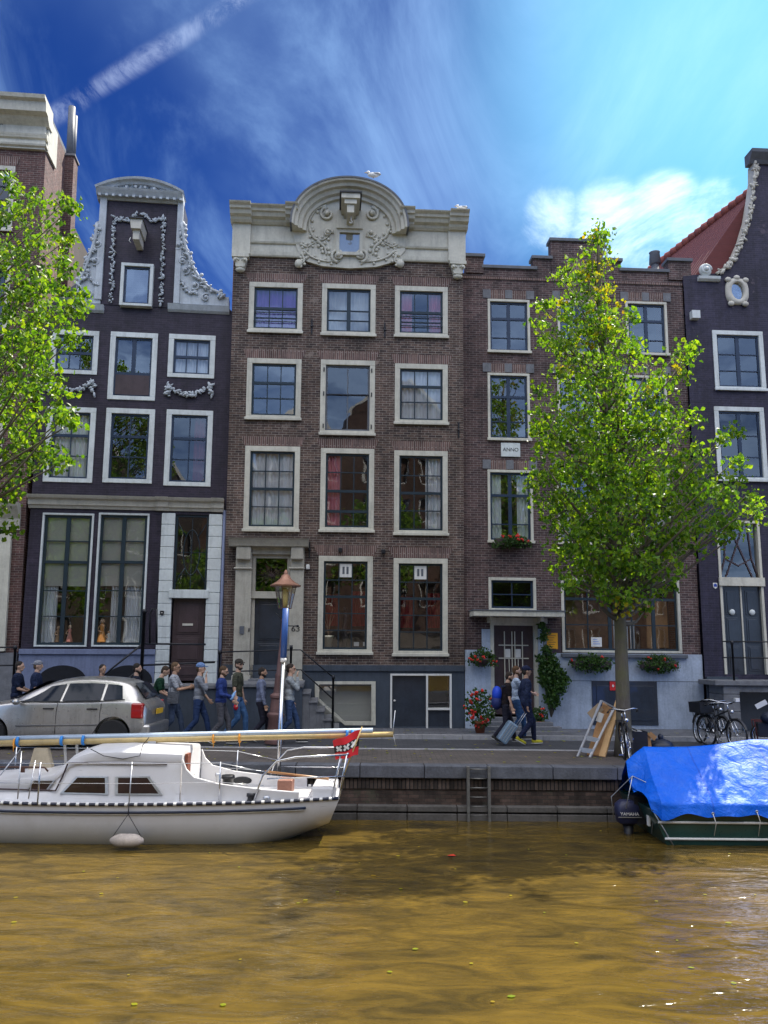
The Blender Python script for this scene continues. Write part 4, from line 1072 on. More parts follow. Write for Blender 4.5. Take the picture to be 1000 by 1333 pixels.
# ================================================================ right house with the red pantile roof
def right_house():
    jx = HS.M @ Vector((HS.uR, 0, 0)); jx.z = 0; jx += HS.M3 @ Vector((.03, -.12, 0))
    H = House('bell_gable_house', 'navy-black house with curved gable, oval window and red pantile roof', jx, 3.1, .2, .0)
    R, P, rt = H.R, H.P, H.root; b = M['brick_navy']
    uL = 0.0; uC = P(1016, 300)[0]; uR = 2*uC-uL; mirror = lambda u: 2*uC-u
    H.uL = uL
    zsh = P(918, 372)[1]; zb = P(940, 880)[1]
    holes = []
    def both(r, **kw):
        rc = R(*r)
        for q in (rc, (mirror(rc[1]), mirror(rc[0]), rc[2], rc[3])):
            holes.append(inset(q)); window(H, q, frame='offwhite', fw=.13, sash='sash_blue', **kw)
    both((929,431,995,508), cols=2, rows=(.36,.34,.30), thickc=True, glass='glass_hi')
    both((932,530,997,626), cols=2, rows=(.36,.34,.30), thickc=True, glass='glass')
    dt = R(938, 678, 997, 752); dr = R(940, 758, 997, 878)
    holes.append((dr[0], dr[1], dr[2], dt[3])); u0, u1 = dr[0], dr[1]
    wn = (mirror(u1)+.2, mirror(u0), zb+.6, dt[3]); holes.append(inset(wn)); window(H, wn, frame='offwhite', cols=3, rows=(.25,)*4, sash='sash_blue')
    wall(H, uL, uR, zb-.1, zsh, holes, b)
    # gable outline as polygon
    left = [(905,372),(905,360),(920,356),(934,356),(946,348),(957,334),(967,312),(975,285),(980,255),(983,232),(983,212)]
    q = [P(*p) for p in left]; q[0] = (uL, zsh); q[1] = (uL, q[1][1]); poly = q+[(mirror(a), z) for a, z in reversed(q)]
    MB().prism(poly, 0.001, .32).build('gable', b, rt)
    mb = MB(); path = [P(*p, -.05) for p in left[3:]]
    for sg in (0, 1):
        pp = path if not sg else [(mirror(a), z) for a, z in reversed(path)]
        mb.sweep(pp, [(-.03,-.3),(-.03,.07),(.05,.09),(.05,-.3)])
    mb.build('gable_edging', M['beige'], rt)
    mb = MB(); garland(mb, path[:8], .085, -.07, 38); mb.build('carved_edge', M['beige'], rt)
    mb = MB(); u, z = P(919, 351, -.05); scroll(mb, u, z, .17, 1.6, 1, 0, .045, -.06); mb.ball((u, 0, z), (.2,.12,.2)); mb.build('carved_volute', M['offwhite'], rt)
    a, z = P(908, 363); bb, _ = P(936, 363); cornice([(z-.08,.05),(z-.03,.12),(z+.05,.14)], a, bb).build('shoulder_stone', M['offwhite'], rt)
    a, zt = P(976, 210); z2 = P(985, 195, -.2)[1]; cornice([(zt-.1,.05),(zt,.12),(z2-.1,.28),(z2,.3)], a-.05, mirror(a)+.05).build('gable_cap', M['lead'], rt)
    # oval window
    for mm in (0, 1):
        u, z = P(959, 380); u = mirror(u) if mm else u
        n = 28; mb = MB(); ring = []
        for k in range(n):
            an = 2*PI*k/n; wob = 1+.05*math.cos(4*an+PI); ring.append((an, wob))
        vs_ = [(u+.21*math.cos(a), -.12, z+.29*math.sin(a)) for a, _ in ring]+[(u+.36*w_*math.cos(a), -.07, z+.43*w_*math.sin(a)) for a, w_ in ring]+[(u+.37*w_*math.cos(a), .0, z+.44*w_*math.sin(a)) for a, w_ in ring]+[(u+.19*math.cos(a), .0, z+.27*math.sin(a)) for a, _ in ring]
        fs_ = []
        for k in range(n):
            j = (k+1) % n; fs_ += [(k, j, j+n, k+n), (k+n, j+n, j+2*n, k+2*n), (j, k, k+3*n, j+3*n)]
        mb.add(vs_, fs_, True)
        for dx, dz in ((-.27,.36),(.27,.36),(-.22,-.4),(.22,-.4),(0,.43)): mb.ball((u+dx, -.06, z+dz), (.10,.07,.08))
        w = mb.build('oval_window', M['beige'], rt)
        MB().prism([(u+.2*math.cos(a), z+.28*math.sin(a)) for a, _ in ring], -.012, -.004).build('pane', M['glass_sky'], w)
    # doorway: transom with geometric bars, double door
    fr = MB(); t = .07
    zt0, zt1 = P(968,763)[1], P(968,752)[1]
    fr.box(u0, u0+t, -.03, .2, dr[2], dt[3]-t); fr.box(u1-t, u1, -.03, .2, dr[2], dt[3]-t); fr.box(u0, u1, -.03, .2, dt[3]-t, dt[3]); fr.box(u0-.03, u1+.03, -.08, -.031, zt0, zt1); fr.box(u0+t, u1-t, -.03, .2, zt0, zt1)
    f = fr.build('door_frame', M['cream'], rt)
    m = (u0+u1)/2
    for a, c in ((u0+t, m-.02), (m+.02, u1-t)): 
        d = panel_door(H, (a, c, dr[2], zt0), M['door'], f, rows=(.33,.34,.33), v=.08)
        MB().ball(((a+c)/2, .04, P(968,797)[1]), (.085,.05,.085), 14, 10).build('door_knob', M['offwhite'], d)
    MB().box(m-.02, m+.02, .05, .10, dr[2], zt0).build('meeting_stile', M['cream'], f)
    ti = MB().add([(u0+t,.1,zt1),(u1-t,.1,zt1),(u1-t,.1,dt[3]-t),(u0+t,.1,dt[3]-t)], [(0,1,2,3)]).build('transom_light', M['glass'], f)
    y0, y1 = zt1, dt[3]-t; a, c = u0+t, u1-t; L = c-a; h = y1-y0; mb = MB()
    for p_, q_ in (((.15,0),(.5,.62)),((.85,0),(.5,.62)),((.15,.35),(.5,.22)),((.85,.35),(.5,.22)),((.15,.35),(.22,1)),((.85,.35),(.78,1)),((.15,.35),(0,0)),((.85,.35),(1,0)),((.5,.62),(.3,1)),((.5,.62),(.7,1))):
        mb.bar((a+L*p_[0], .085, y0+h*p_[1]), (a+L*q_[0], .085, y0+h*q_[1]), .035)
    mb.build('glazing_bars', M['doorbrown'], ti)
    # stone landing on piers with railing, arched cellar door
    zl = P(960, 886, -1.0)[1]; a = P(905+25, 886, -1.0)[0]
    MB().box(a, uR-.5, -1.05, -.002, zl-.13, zl).build('landing_slab', M['step'], rt, bevel=.015)
    MB().box(uL+.02, P(960,900)[0], -.10, -.002, -.5, zb-.02).build('plinth', M['plinth_dark'], rt)
    pr = P(942, 930, -.9)[0]; pr1 = P(963, 930, -.9)[0]
    for k in range(7): MB().box(pr, pr1, -.98, -.101, -.3+(zl+.17)*k/7+.004, -.3+(zl+.17)*(k+1)/7-.004).build('pier_stone', M['step'], rt, bevel=.015)
    MB().box(pr1, uR-.6, -.3, -.003, -.5, zl-.13).build('cellar_door', M['door'], rt)
    MB().box(pr1, uR-.6, -.95, -.301, zl-.3, zl-.135).build('cellar_lintel', M['step'], rt)
    g = lambda px, py: (lambda q: (q[0], -.98, q[1]))(P(px, py, -.98))
    railing(rt, [(g(955,870)[0], -.98, zl, g(955,834)[2]), (uR-.6, -.98, zl, g(955,834)[2])], [[g(940,835), (uR-.6, -.98, g(955,835)[2])], [g(940,856), (uR-.6, -.98, g(955,857)[2])]], M['iron'])
    u, z = P(931, 762); MB().prism([(u-.06,z-.05),(u,z-.10),(u+.06,z-.05),(u+.06,z+.07),(u-.06,z+.07)], -.02, -.002).build('monument_shield', M['white'], rt); MB().prism([(u-.045,z-.04),(u+.045,z-.04),(u+.045,z+.02),(u,z+.055),(u-.045,z+.02)], -.025, -.021).build('shield_mark', paint((.02,.06,.35)), rt)
    u, z = P(903, 412); MB().box(u-.12, u+.12, -.2, .4, z-.12, z+.12).build('eaves_block', M['offwhite'], rt)
    # walls and pantile roof, whose ridge runs back at a slant to the street
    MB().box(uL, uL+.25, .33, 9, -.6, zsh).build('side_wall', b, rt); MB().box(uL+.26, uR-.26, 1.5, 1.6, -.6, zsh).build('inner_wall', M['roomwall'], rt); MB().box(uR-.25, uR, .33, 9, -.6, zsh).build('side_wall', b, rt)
    ez, rz_ = zsh-.5, P(988, 240)[1]; rd = math.radians(11.5); L = 9.5
    e = (uL-.15, .33, ez); r_ = (uC-.55, .33, rz_); dx, dy = -math.sin(rd)*L, math.cos(rd)*L
    me = bpy.data.meshes.new('roof'); V = [e, r_, (r_[0]+dx, .33+dy, rz_), (e[0]+dx, .33+dy, ez), (2*uC-e[0]-1.0, .33, ez), (2*uC-e[0]+dx, .33+dy, ez)]
    V += [(r_[0]+.001, r_[1], r_[2])]
    me.from_pydata(V, [], [(0,3,2,1), (1,2,5,4), (0,1,4), (3,5,2)]); me.materials.append(M['tile'])
    uvl = me.uv_layers.new(); sl = math.hypot(r_[0]-e[0], rz_-ez)
    for p in me.polygons:
        for li in p.loop_indices:
            vi = me.loops[li].vertex_index; v = Vector(V[vi]); uvl.data[li].uv = (v.y/math.cos(rd), (rz_-v.z)/(rz_-ez)*sl)
    o = bpy.data.objects.new('roof', me); COL.objects.link(o); o.parent = rt
    mb = MB()
    for k in range(int(L/.36)): 
        t_ = k*.36/L; c = Vector((r_[0]+dx*t_, r_[1]+dy*t_, rz_)); c2 = Vector((r_[0]+dx*(t_+.36/L), r_[1]+dy*(t_+.36/L), rz_))
        mb.tube([c+Vector((0,0,.02)), c2+Vector((0,0,.06))], [.13,.15], 8)
    mb.build('ridge_tiles', paint((.3,.09,.07), .7, .4), rt)
    return H
HR = right_house()
def flue():
    q = U(853, 345, 26.5); t = thing('metal_flue', 'small round metal chimney cowl left of the red pantile roof', 'chimney', (q.x, q.y, q.z-1.2))
    MB().tube([(0,0,0),(0,0,1.25)], .13, 12).build('pipe', M['lead'], t); MB().lathe([(.13,1.2),(.20,1.25),(.17,1.62),(.19,1.66),(.0,1.75)], n=16).build('cowl', M['lead'], t)
flue()

# ================================================================ the row across the canal (behind the viewer, seen mirrored in the panes)
def across():
    struct('near_quay', MB().box(X0-20, X1+20, -30, -1.3, -1.9, -.1), M['pave'])
    cols = [((.15,.075,.055),(.10,.055,.045)), ((.15,.11,.085),(.12,.09,.07)), ((.08,.06,.055),(.055,.045,.045)), ((.16,.085,.06),(.12,.065,.05))]
    x = -24; k = 0
    while x < 26:
        w = 6.4+1.2*math.sin(k*2.1); hgt = 13.5+2.2*math.sin(k*1.7+1)
        col = cols[k % 4]; h = thing('opposite_house', ['red brick', 'tan brick', 'dark brick', 'orange brick'][k % 4]+' canal house on the near bank, mirrored in the window panes', 'house', place(x+w, -14, 0, PI), 'houses on the near bank')
        bm = brick('near_bank_brick', *col, (.3,.25,.2)) if k < 4 else bpy.data.materials['near_bank_brick'+('' if k % 4 == 0 else '.%03d' % (k % 4))]
        holes = []
        for c in range(3):
            for r in range(4): holes.append((w*(.1+.29*c), w*(.1+.29*c)+1.25, 1.6+3*r, 3.5+3*r))
        class Q: pass
        q = Q(); q.root = h
        wall(q, 0, w, -.1, hgt, holes, bm); MB().box(0, w, .301, 9, -.1, hgt-.02).build('house_block', bm, h)
        mb = MB()
        for a in holes: mb.box(a[0], a[1], .1, .14, a[3]-.1, a[3]); mb.box(a[0], a[1], .1, .14, a[2], a[2]+.1); mb.box(a[0], a[0]+.1, .1, .14, a[2], a[3]); mb.box(a[1]-.1, a[1], .1, .14, a[2], a[3]); mb.box((a[0]+a[1])/2-.03, (a[0]+a[1])/2+.03, .1, .13, a[2], a[3])
        mb.build('window_frames', M['white'], h)
        mb = MB().prism([(0, hgt), (w, hgt), (w*.62, hgt+2.6), (w*.38, hgt+2.6)], -.02, .4); mb.build('gable', bm, h)
        MB().prism([(-.1, hgt-.1), (.15, hgt-.1), (w*.42, hgt+2.75), (w*.36, hgt+2.75)], -.12, -.021).prism([(w-.15, hgt-.1), (w+.1, hgt-.1), (w*.64, hgt+2.75), (w*.58, hgt+2.75)], -.12, -.021).build('gable_edging', M['white'], h)
        x += w+.02; k += 1
across()
# ---------------------------------------------------------------- trees and plants
def leafmesh(mb, c, n, spread, size, r, flat=.5):
    for _ in range(n):
        p = Vector(c)+Vector((r.gauss(0, spread), r.gauss(0, spread), r.gauss(0, spread*.8)))
        a = Vector((r.gauss(0,1), r.gauss(0,1), r.gauss(0,1)*flat)).normalized(); b = a.orthogonal().normalized()
        b = (Matrix.Rotation(r.random()*6.28, 3, a) @ b); s = size*(.4+1.0*r.random()); w = s*.42
        d = a.cross(b)*w; k = b.cross(d).normalized()*s*.18
        mb.add([p, p+b*s*.30+d*.95+k, p+b*s*.62+d*.75+k, p+b*s, p+b*s*.62-d*.75+k, p+b*s*.30-d*.95+k], [(0,1,2,3),(0,3,4,5)])
rsz = 1
GREEN = [(.03,.085,.008), (.065,.16,.010), (.10,.22,.012), (.15,.28,.015), (.21,.31,.02), (.05,.13,.010)]
M['leaf'] = leafmat('tree_leaf', GREEN, .5)
M['leaf2'] = leafmat('plant_leaf', [(.02,.055,.012), (.035,.09,.015), (.06,.12,.02)], .3)
M['leafy'] = leafmat('yellow_leaf', [(.24,.28,.012), (.32,.28,.01), (.18,.27,.01), (.33,.22,.01)], .5)
def bark():
    t = NT('tree_bark'); mp = t.n('ShaderNodeMapping'); mp.inputs['Scale'].default_value = (9, 9, 2); t.l(t.coord(), mp.inputs[0])
    a = t.noise(1.6, 6, .7, mp.outputs[0]); g = t.ramp(t.noise(1.4, 4, .6), [(.45, 0.), (.6, 1.)])
    c = t.mix(a, (.06,.05,.04), (.17,.15,.12)); c = t.mix(t.math('MULTIPLY', g, .45), c, (.13,.14,.05))
    return t.done(t.pbsdf(c, .9, 0, t.bump(a, .8, .03), .2))
M['bark'] = bark()
def tree(name, label, base, Y, trunk, lobes, dens, seed, size=.11, depth=1.5, extra=None):
    r = random.Random(seed)
    b = Vector(base); t = thing(name, label, 'tree', b)
    tp = [U(x, y, Y)-b for x, y in trunk]; tp[0] = Vector((0,0,-.1)); n = len(tp)
    rad = [max(.03, .17*(1-.86*(i/(n-1))**.9)) for i in range(n)]; rad[0] = .21
    mb = MB().tube(tp, rad, 12)
    leaf = MB(); yl = MB()
    for lb in lobes:
        px, py, rp = lb[:3]; yel = lb[3] if len(lb) > 3 else 0
        R_ = rp*Y/F; k = 2 if rp > 24 else 1
        for s in range(k):
            dy = r.uniform(-1, 1)*depth*(1 if k == 1 else .5)+(0 if k == 1 else (-.5+s)*depth*1.1)
            dy *= min(1, (max(0, py-200))/260+.1)
            q = U(px, py, Y+dy)-b
            # limb from the trunk
            z0 = max(tp[3].z+.15+.5*r.random(), q.z-.9-abs(q.x)*.55); z0 = min(z0, tp[-1].z-.15)
            i = max(j for j in range(n-1) if tp[j].z <= z0); f = (z0-tp[i].z)/(tp[i+1].z-tp[i].z); st = tp[i].lerp(tp[i+1], f); ra = (rad[i]*(1-f)+rad[i+1]*f)*.5
            mid = st.lerp(q, .5)+Vector((r.uniform(-.12,.12), r.uniform(-.12,.12), -.10+r.uniform(-.1,.1)))
            mb.tube([st, st.lerp(mid, .5)+Vector((0,0,-.04)), mid, q], [max(.02, ra), max(.017, ra*.8), max(.013, ra*.55), .007], 6)
            nc = max(5, int(dens*(R_**2)*9)); sub = max(3, nc//3)
            for c in range(nc):
                v = Vector((r.gauss(0,1), r.gauss(0,1), r.gauss(0,1))).normalized()*R_*(r.random()**.40)*1.02; v.z *= .95
                if k == 1: v.y *= 1.2
                p = q+v
                if c < sub: mb.tube([q, q.lerp(p, .5)+Vector((0,0,.03)), p], [.010,.007,.003], 4, cap=False)
                tgt = yl if r.random() < yel*.6 else leaf
                leafmesh(tgt, p, r.randint(9, 15), .085+.03*r.random(), size, r)
    mb.build('trunk', M['bark'], t); leaf.build('crown', M['leaf'], t)
    if yl.v: yl.build('yellow_leaves', M['leafy'], t)  # yellow leaf clumps, mostly in the upper crown
    return t
RL = [(780,301,9,.2),(771,312,8,.3),(788,306,6),(776,330,17,.3),(790,322,9),(768,355,20,.4),(786,350,16,.3),(738,352,9,.1),(728,362,7),(765,378,26,.5),(790,388,18,.45),(745,392,14,.2),(790,420,26,.4),(760,415,30,.35),(728,402,13,.1),(708,398,7),(698,424,9,.1),(718,428,14,.1),(712,445,9),(822,412,9,.1),(826,446,9),(815,440,10),
 (745,450,28,.2),(780,450,30,.25),(812,470,22,.1),(845,478,20,.05),(825,455,10),(884,458,12,.1),(903,453,8,.05),(893,470,13,.1),(760,490,34,.1),(800,505,34,.08),(726,478,16),(845,515,28,.05),(880,498,20,.1),(868,530,22,.2),(730,515,24),(700,506,9),(706,535,17),(695,560,10),(885,556,20,.1),(905,545,8),
 (760,545,38),(805,560,40),(850,560,32),(722,565,28),(700,592,18),(714,625,28),(755,600,40),(800,615,42),(845,610,38),(885,600,28),(912,590,18,.05),(935,575,10),(955,562,5),(928,612,22),(955,600,10),(702,655,14),(735,665,34),(775,665,40),(820,670,42),(862,660,38),(900,645,32),(938,640,26),(962,628,12),(972,645,14),(980,672,11),(985,655,7),(968,690,18),(938,680,28),(905,695,28),
 (745,708,30),(785,715,38),(828,718,38),(868,708,32),(735,738,16),(765,748,26),(800,752,26),(838,748,26),(872,735,18),(812,778,12),(790,775,14),(850,770,14),(868,765,9),(820,790,10,.6),(842,792,8,.2),(742,760,7)]
tb = G(812, 985)
tree('street_tree', 'leafy green tree with pointed crown growing at the quay edge before the stepped house', (tb.x, tb.y, 0), tb.y,
     [(813,985),(812,940),(810,880),(808,820),(805,770),(803,700),(798,620),(792,540),(786,460),(781,390),(779,335),(779,305)], RL, 7.6, 3, size=.100)
LLb = [(12,238,10),(22,250,18),(40,262,16),(58,272,18),(78,268,11),(98,266,8),(5,275,28),(35,295,24),(65,300,22),(88,312,9),(12,330,32),(48,335,28),(75,340,18),(90,352,9),(25,375,34),(60,375,26),(85,378,16),(100,385,10),(108,400,7),(30,412,34),(68,412,26),(94,402,13),(15,455,34),(52,455,30),(80,448,20),(96,440,10),(10,500,34),(45,498,26),(68,488,14),(80,515,11),(90,540,9),(20,545,34),(55,540,24),(75,552,15),(98,548,5),(15,592,34),(48,588,26),(70,592,17),(84,600,9),(10,628,18),(4,662,14),(12,690,8),(10,645,9),
 (-40,250,34),(-50,330,44),(-50,420,44),(-50,510,44),(-50,590,40),(-110,320,46),(-120,420,50),(-120,520,46),(-70,200,34),(-90,640,34)]
tree('canal_tree', 'bright green tree reaching in from the left edge over the brick house', (U(-75, 800, 15.9).x, 15.9, 0), 15.9,
     [(-75,1000),(-75,900),(-74,800),(-72,700),(-70,600),(-66,500),(-62,400),(-60,300),(-60,210)], LLb, 6.0, 5, size=.105)
# trees of the near bank, mirrored in the panes
def bank_tree(x, y, h, seed):
    r = random.Random(seed); t = thing('bank_tree', 'green elm on the near bank, mirrored in the window panes', 'tree', (x, y, -.1), 'elms of the near bank')
    mb = MB().tube([(0,0,0),(.1,0,h*.3),(0,.1,h*.6),(0,0,h*.9)], [.25,.2,.14,.05], 8); lf = MB()
    for k in range(46):
        q = Vector((r.gauss(0,1.5), r.gauss(0,1.3), h*(.38+.6*r.random()))); q.x *= 1.2-abs(q.z/h-.6)
        mb.tube([(0,0,q.z*.75), tuple(q)], [.06,.015], 5); leafmesh(lf, q, 110, .45, .26, r)
    mb.build('trunk', M['bark'], t); lf.build('crown', M['leaf'], t)
for i, (x, h) in enumerate(((-13.5,9.5),(-3.2,7.2),(3.8,8.6),(12.5,10.5))): bank_tree(x, -6.5, h, 40+i)

def bush(mb, c, rx, ry, rz, n, size, r, drop=0):
    for _ in range(n):
        v = Vector((r.gauss(0,1), r.gauss(0,1), r.gauss(0,1))).normalized()*(r.random()**.35)
        p = Vector(c)+Vector((v.x*rx, v.y*ry, v.z*rz-(abs(v.x)**2)*drop)); leafmesh(mb, p, 5, size*.5, size, r)
def flowers(par, c, rx, ry, rz, n, col, r, s=.035):
    mb = MB()
    for _ in range(n):
        v = Vector((r.gauss(0,1), -abs(r.gauss(0,1)), r.gauss(0,1))).normalized()*(.8+.25*r.random())
        p = Vector(c)+Vector((v.x*rx, v.y*ry, v.z*rz))
        for k in range(4): mb.ball(p+Vector((r.gauss(0,s*.6), r.gauss(0,s*.5), r.gauss(0,s*.5))), s*.7, 6, 4)
    mb.build('red_blossoms', paint(col, .6, .25, 8), par)
RED = (.55,.03,.02)
M['clay'] = paint((.30,.10,.05), .8, .3, 5, key='terracotta')
def planter(H, px0, px1, py, label, drop=.15, nf=6, rz=.18, s=.06, v=-.22):
    r = random.Random(px0); a, z = H.P(px0, py, v); b, _ = H.P(px1, py, v)
    t = thing('window_box', label, 'planter', H.at((a+b)/2, v, z), 'window boxes on the stepped house'); L = (b-a)/2
    MB().box(-L*.85, L*.85, -.09, .09, -.14, .04).build('box', M['doorbrown'], t, bevel=.01)
    mb = MB(); bush(mb, (0,-.03,-.02), L, .18, rz, int(230*L*2), s, r, drop); mb.build('foliage', M['leaf2'], t)
    if nf: flowers(t, (0,-.05,.0), L*.9, .2, rz*.9, nf, RED, r)
planter(HS, 641, 693, 703, 'geranium window box under the second-floor window beside the ANNO house corner', nf=8, rz=.16)
planter(HS, 741, 799, 862, 'trailing green window box below the big window, left of the tree trunk', nf=2, rz=.24, drop=.05)
planter(HS, 830, 884, 863, 'trailing green window box below the big window, right of the tree trunk', nf=4, rz=.24, drop=.05)
def hanging():
    v = -.35; a, z = HS.P(628, 857, v); t = thing('hanging_basket', 'wall basket of red geraniums left of the stepped house door', 'plant', HS.at(a, v, z)); r = random.Random(9)
    MB().lathe([(.02,-.24),(.12,-.2),(.2,-.06),(.21,0)], n=16).build('basket', M['doorbrown'], t); MB().tube([(0,.30,.3),(0,0,.32),(0,0,.0)], .01, 5).build('bracket', M['iron'], t)
    mb = MB(); bush(mb, (0,0,.02), .42, .3, .24, 170, .06, r, .1); mb.build('foliage', M['leaf2'], t); flowers(t, (0,-.03,.02), .42, .3, .24, 9, RED, r, .035)
hanging()
def potted(px, py, D, label, rx, rz, zc, nf, seed, pot=.17, n=200, cat='plant'):
    g = G(px, py, .07); r = random.Random(seed); t = thing('potted_plant', label, cat, (g.x, g.y, .07))
    MB().lathe([(pot*.65,0),(pot*.9,pot*1.4),(pot*1.05,pot*1.4),(pot*1.05,pot*1.7),(pot*.9,pot*1.7),(pot*.85,pot*1.5)], n=20).build('pot', M['clay'], t)
    mb = MB(); bush(mb, (0,0,zc), rx, rx*.8, rz, n, .065, r); mb.build('foliage', M['leaf2'], t)
    if nf: flowers(t, (0,0,zc), rx, rx*.8, rz, nf, RED, r, .045)
potted(625, 954, 0, 'pot of red geraniums on the pavement left of the stepped house steps', .42, .48, .60, 16, 11)
potted(724, 944, 0, 'terracotta pot with low green plant right of the stepped house steps', .34, .20, .5, 0, 12, pot=.24, n=120)
potted(703, 950, 0, 'small potted shrub on the steps beside the terracotta pot', .2, .2, .38, 3, 13, pot=.13, n=60)
def climber():
    v = -.25; t = thing('climbing_plant', 'dark climbing plant trained up the wall right of the stepped house door', 'plant', HS.at(HS.P(718, 920, v)[0], v, .3)); r = random.Random(21)
    mb = MB(); st = MB(); Mi = (HS.at(HS.P(718, 920, v)[0], v, .3)).inverted() @ HS.M
    for px, py, rr in ((718,912,.2),(722,900,.24),(716,890,.26),(726,880,.26),(712,872,.22),(730,892,.2),(718,862,.2),(708,882,.14),(705,858,.10),(712,846,.12),(708,830,.08),(706,815,.07),(709,822,.07),(735,884,.1)):
        q = HS.P(px, py, v); p = Mi @ Vector((q[0], v, q[1])); bush(mb, p, rr, .18, rr, int(60*rr/.2), .075, r); st.tube([(0,.05,.1), (p.x*.6,.08,p.z*.55), tuple(p)], [.02,.012,.006], 5)
    mb.build('foliage', M['leaf2'], t); st.build('stem', M['bark'], t)
climber()
# ---------------------------------------------------------------- helpers for baked booleans / remesh
def bake(o):
    dg = bpy.context.evaluated_depsgraph_get(); me = bpy.data.meshes.new_from_object(o.evaluated_get(dg)); old = o.data; o.modifiers.clear(); o.data = me; return o
def cut(o, cutters):
    for c in cutters:
        m = o.modifiers.new('b', 'BOOLEAN'); m.operation = 'DIFFERENCE'; m.object = c; m.solver = 'EXACT'
    bpy.context.view_layer.update(); bake(o)
    for c in cutters: bpy.data.objects.remove(c)
M['rubber'] = paint((.015,.015,.016), .8, .2, 10, key='black_rubber')
M['chrome'] = paint((.55,.56,.58), .22, .1, 5, metal=1, key='bright_metal', bump=.02)
M['alu'] = paint((.50,.52,.55), .38, .2, 8, metal=.8, key='aluminium')
M['black'] = paint((.015,.016,.02), .45, .3, 6, key='black_paint')
M['darkglass'] = glass('dark_car_glass', .12, (.45,.5,.52), .02)

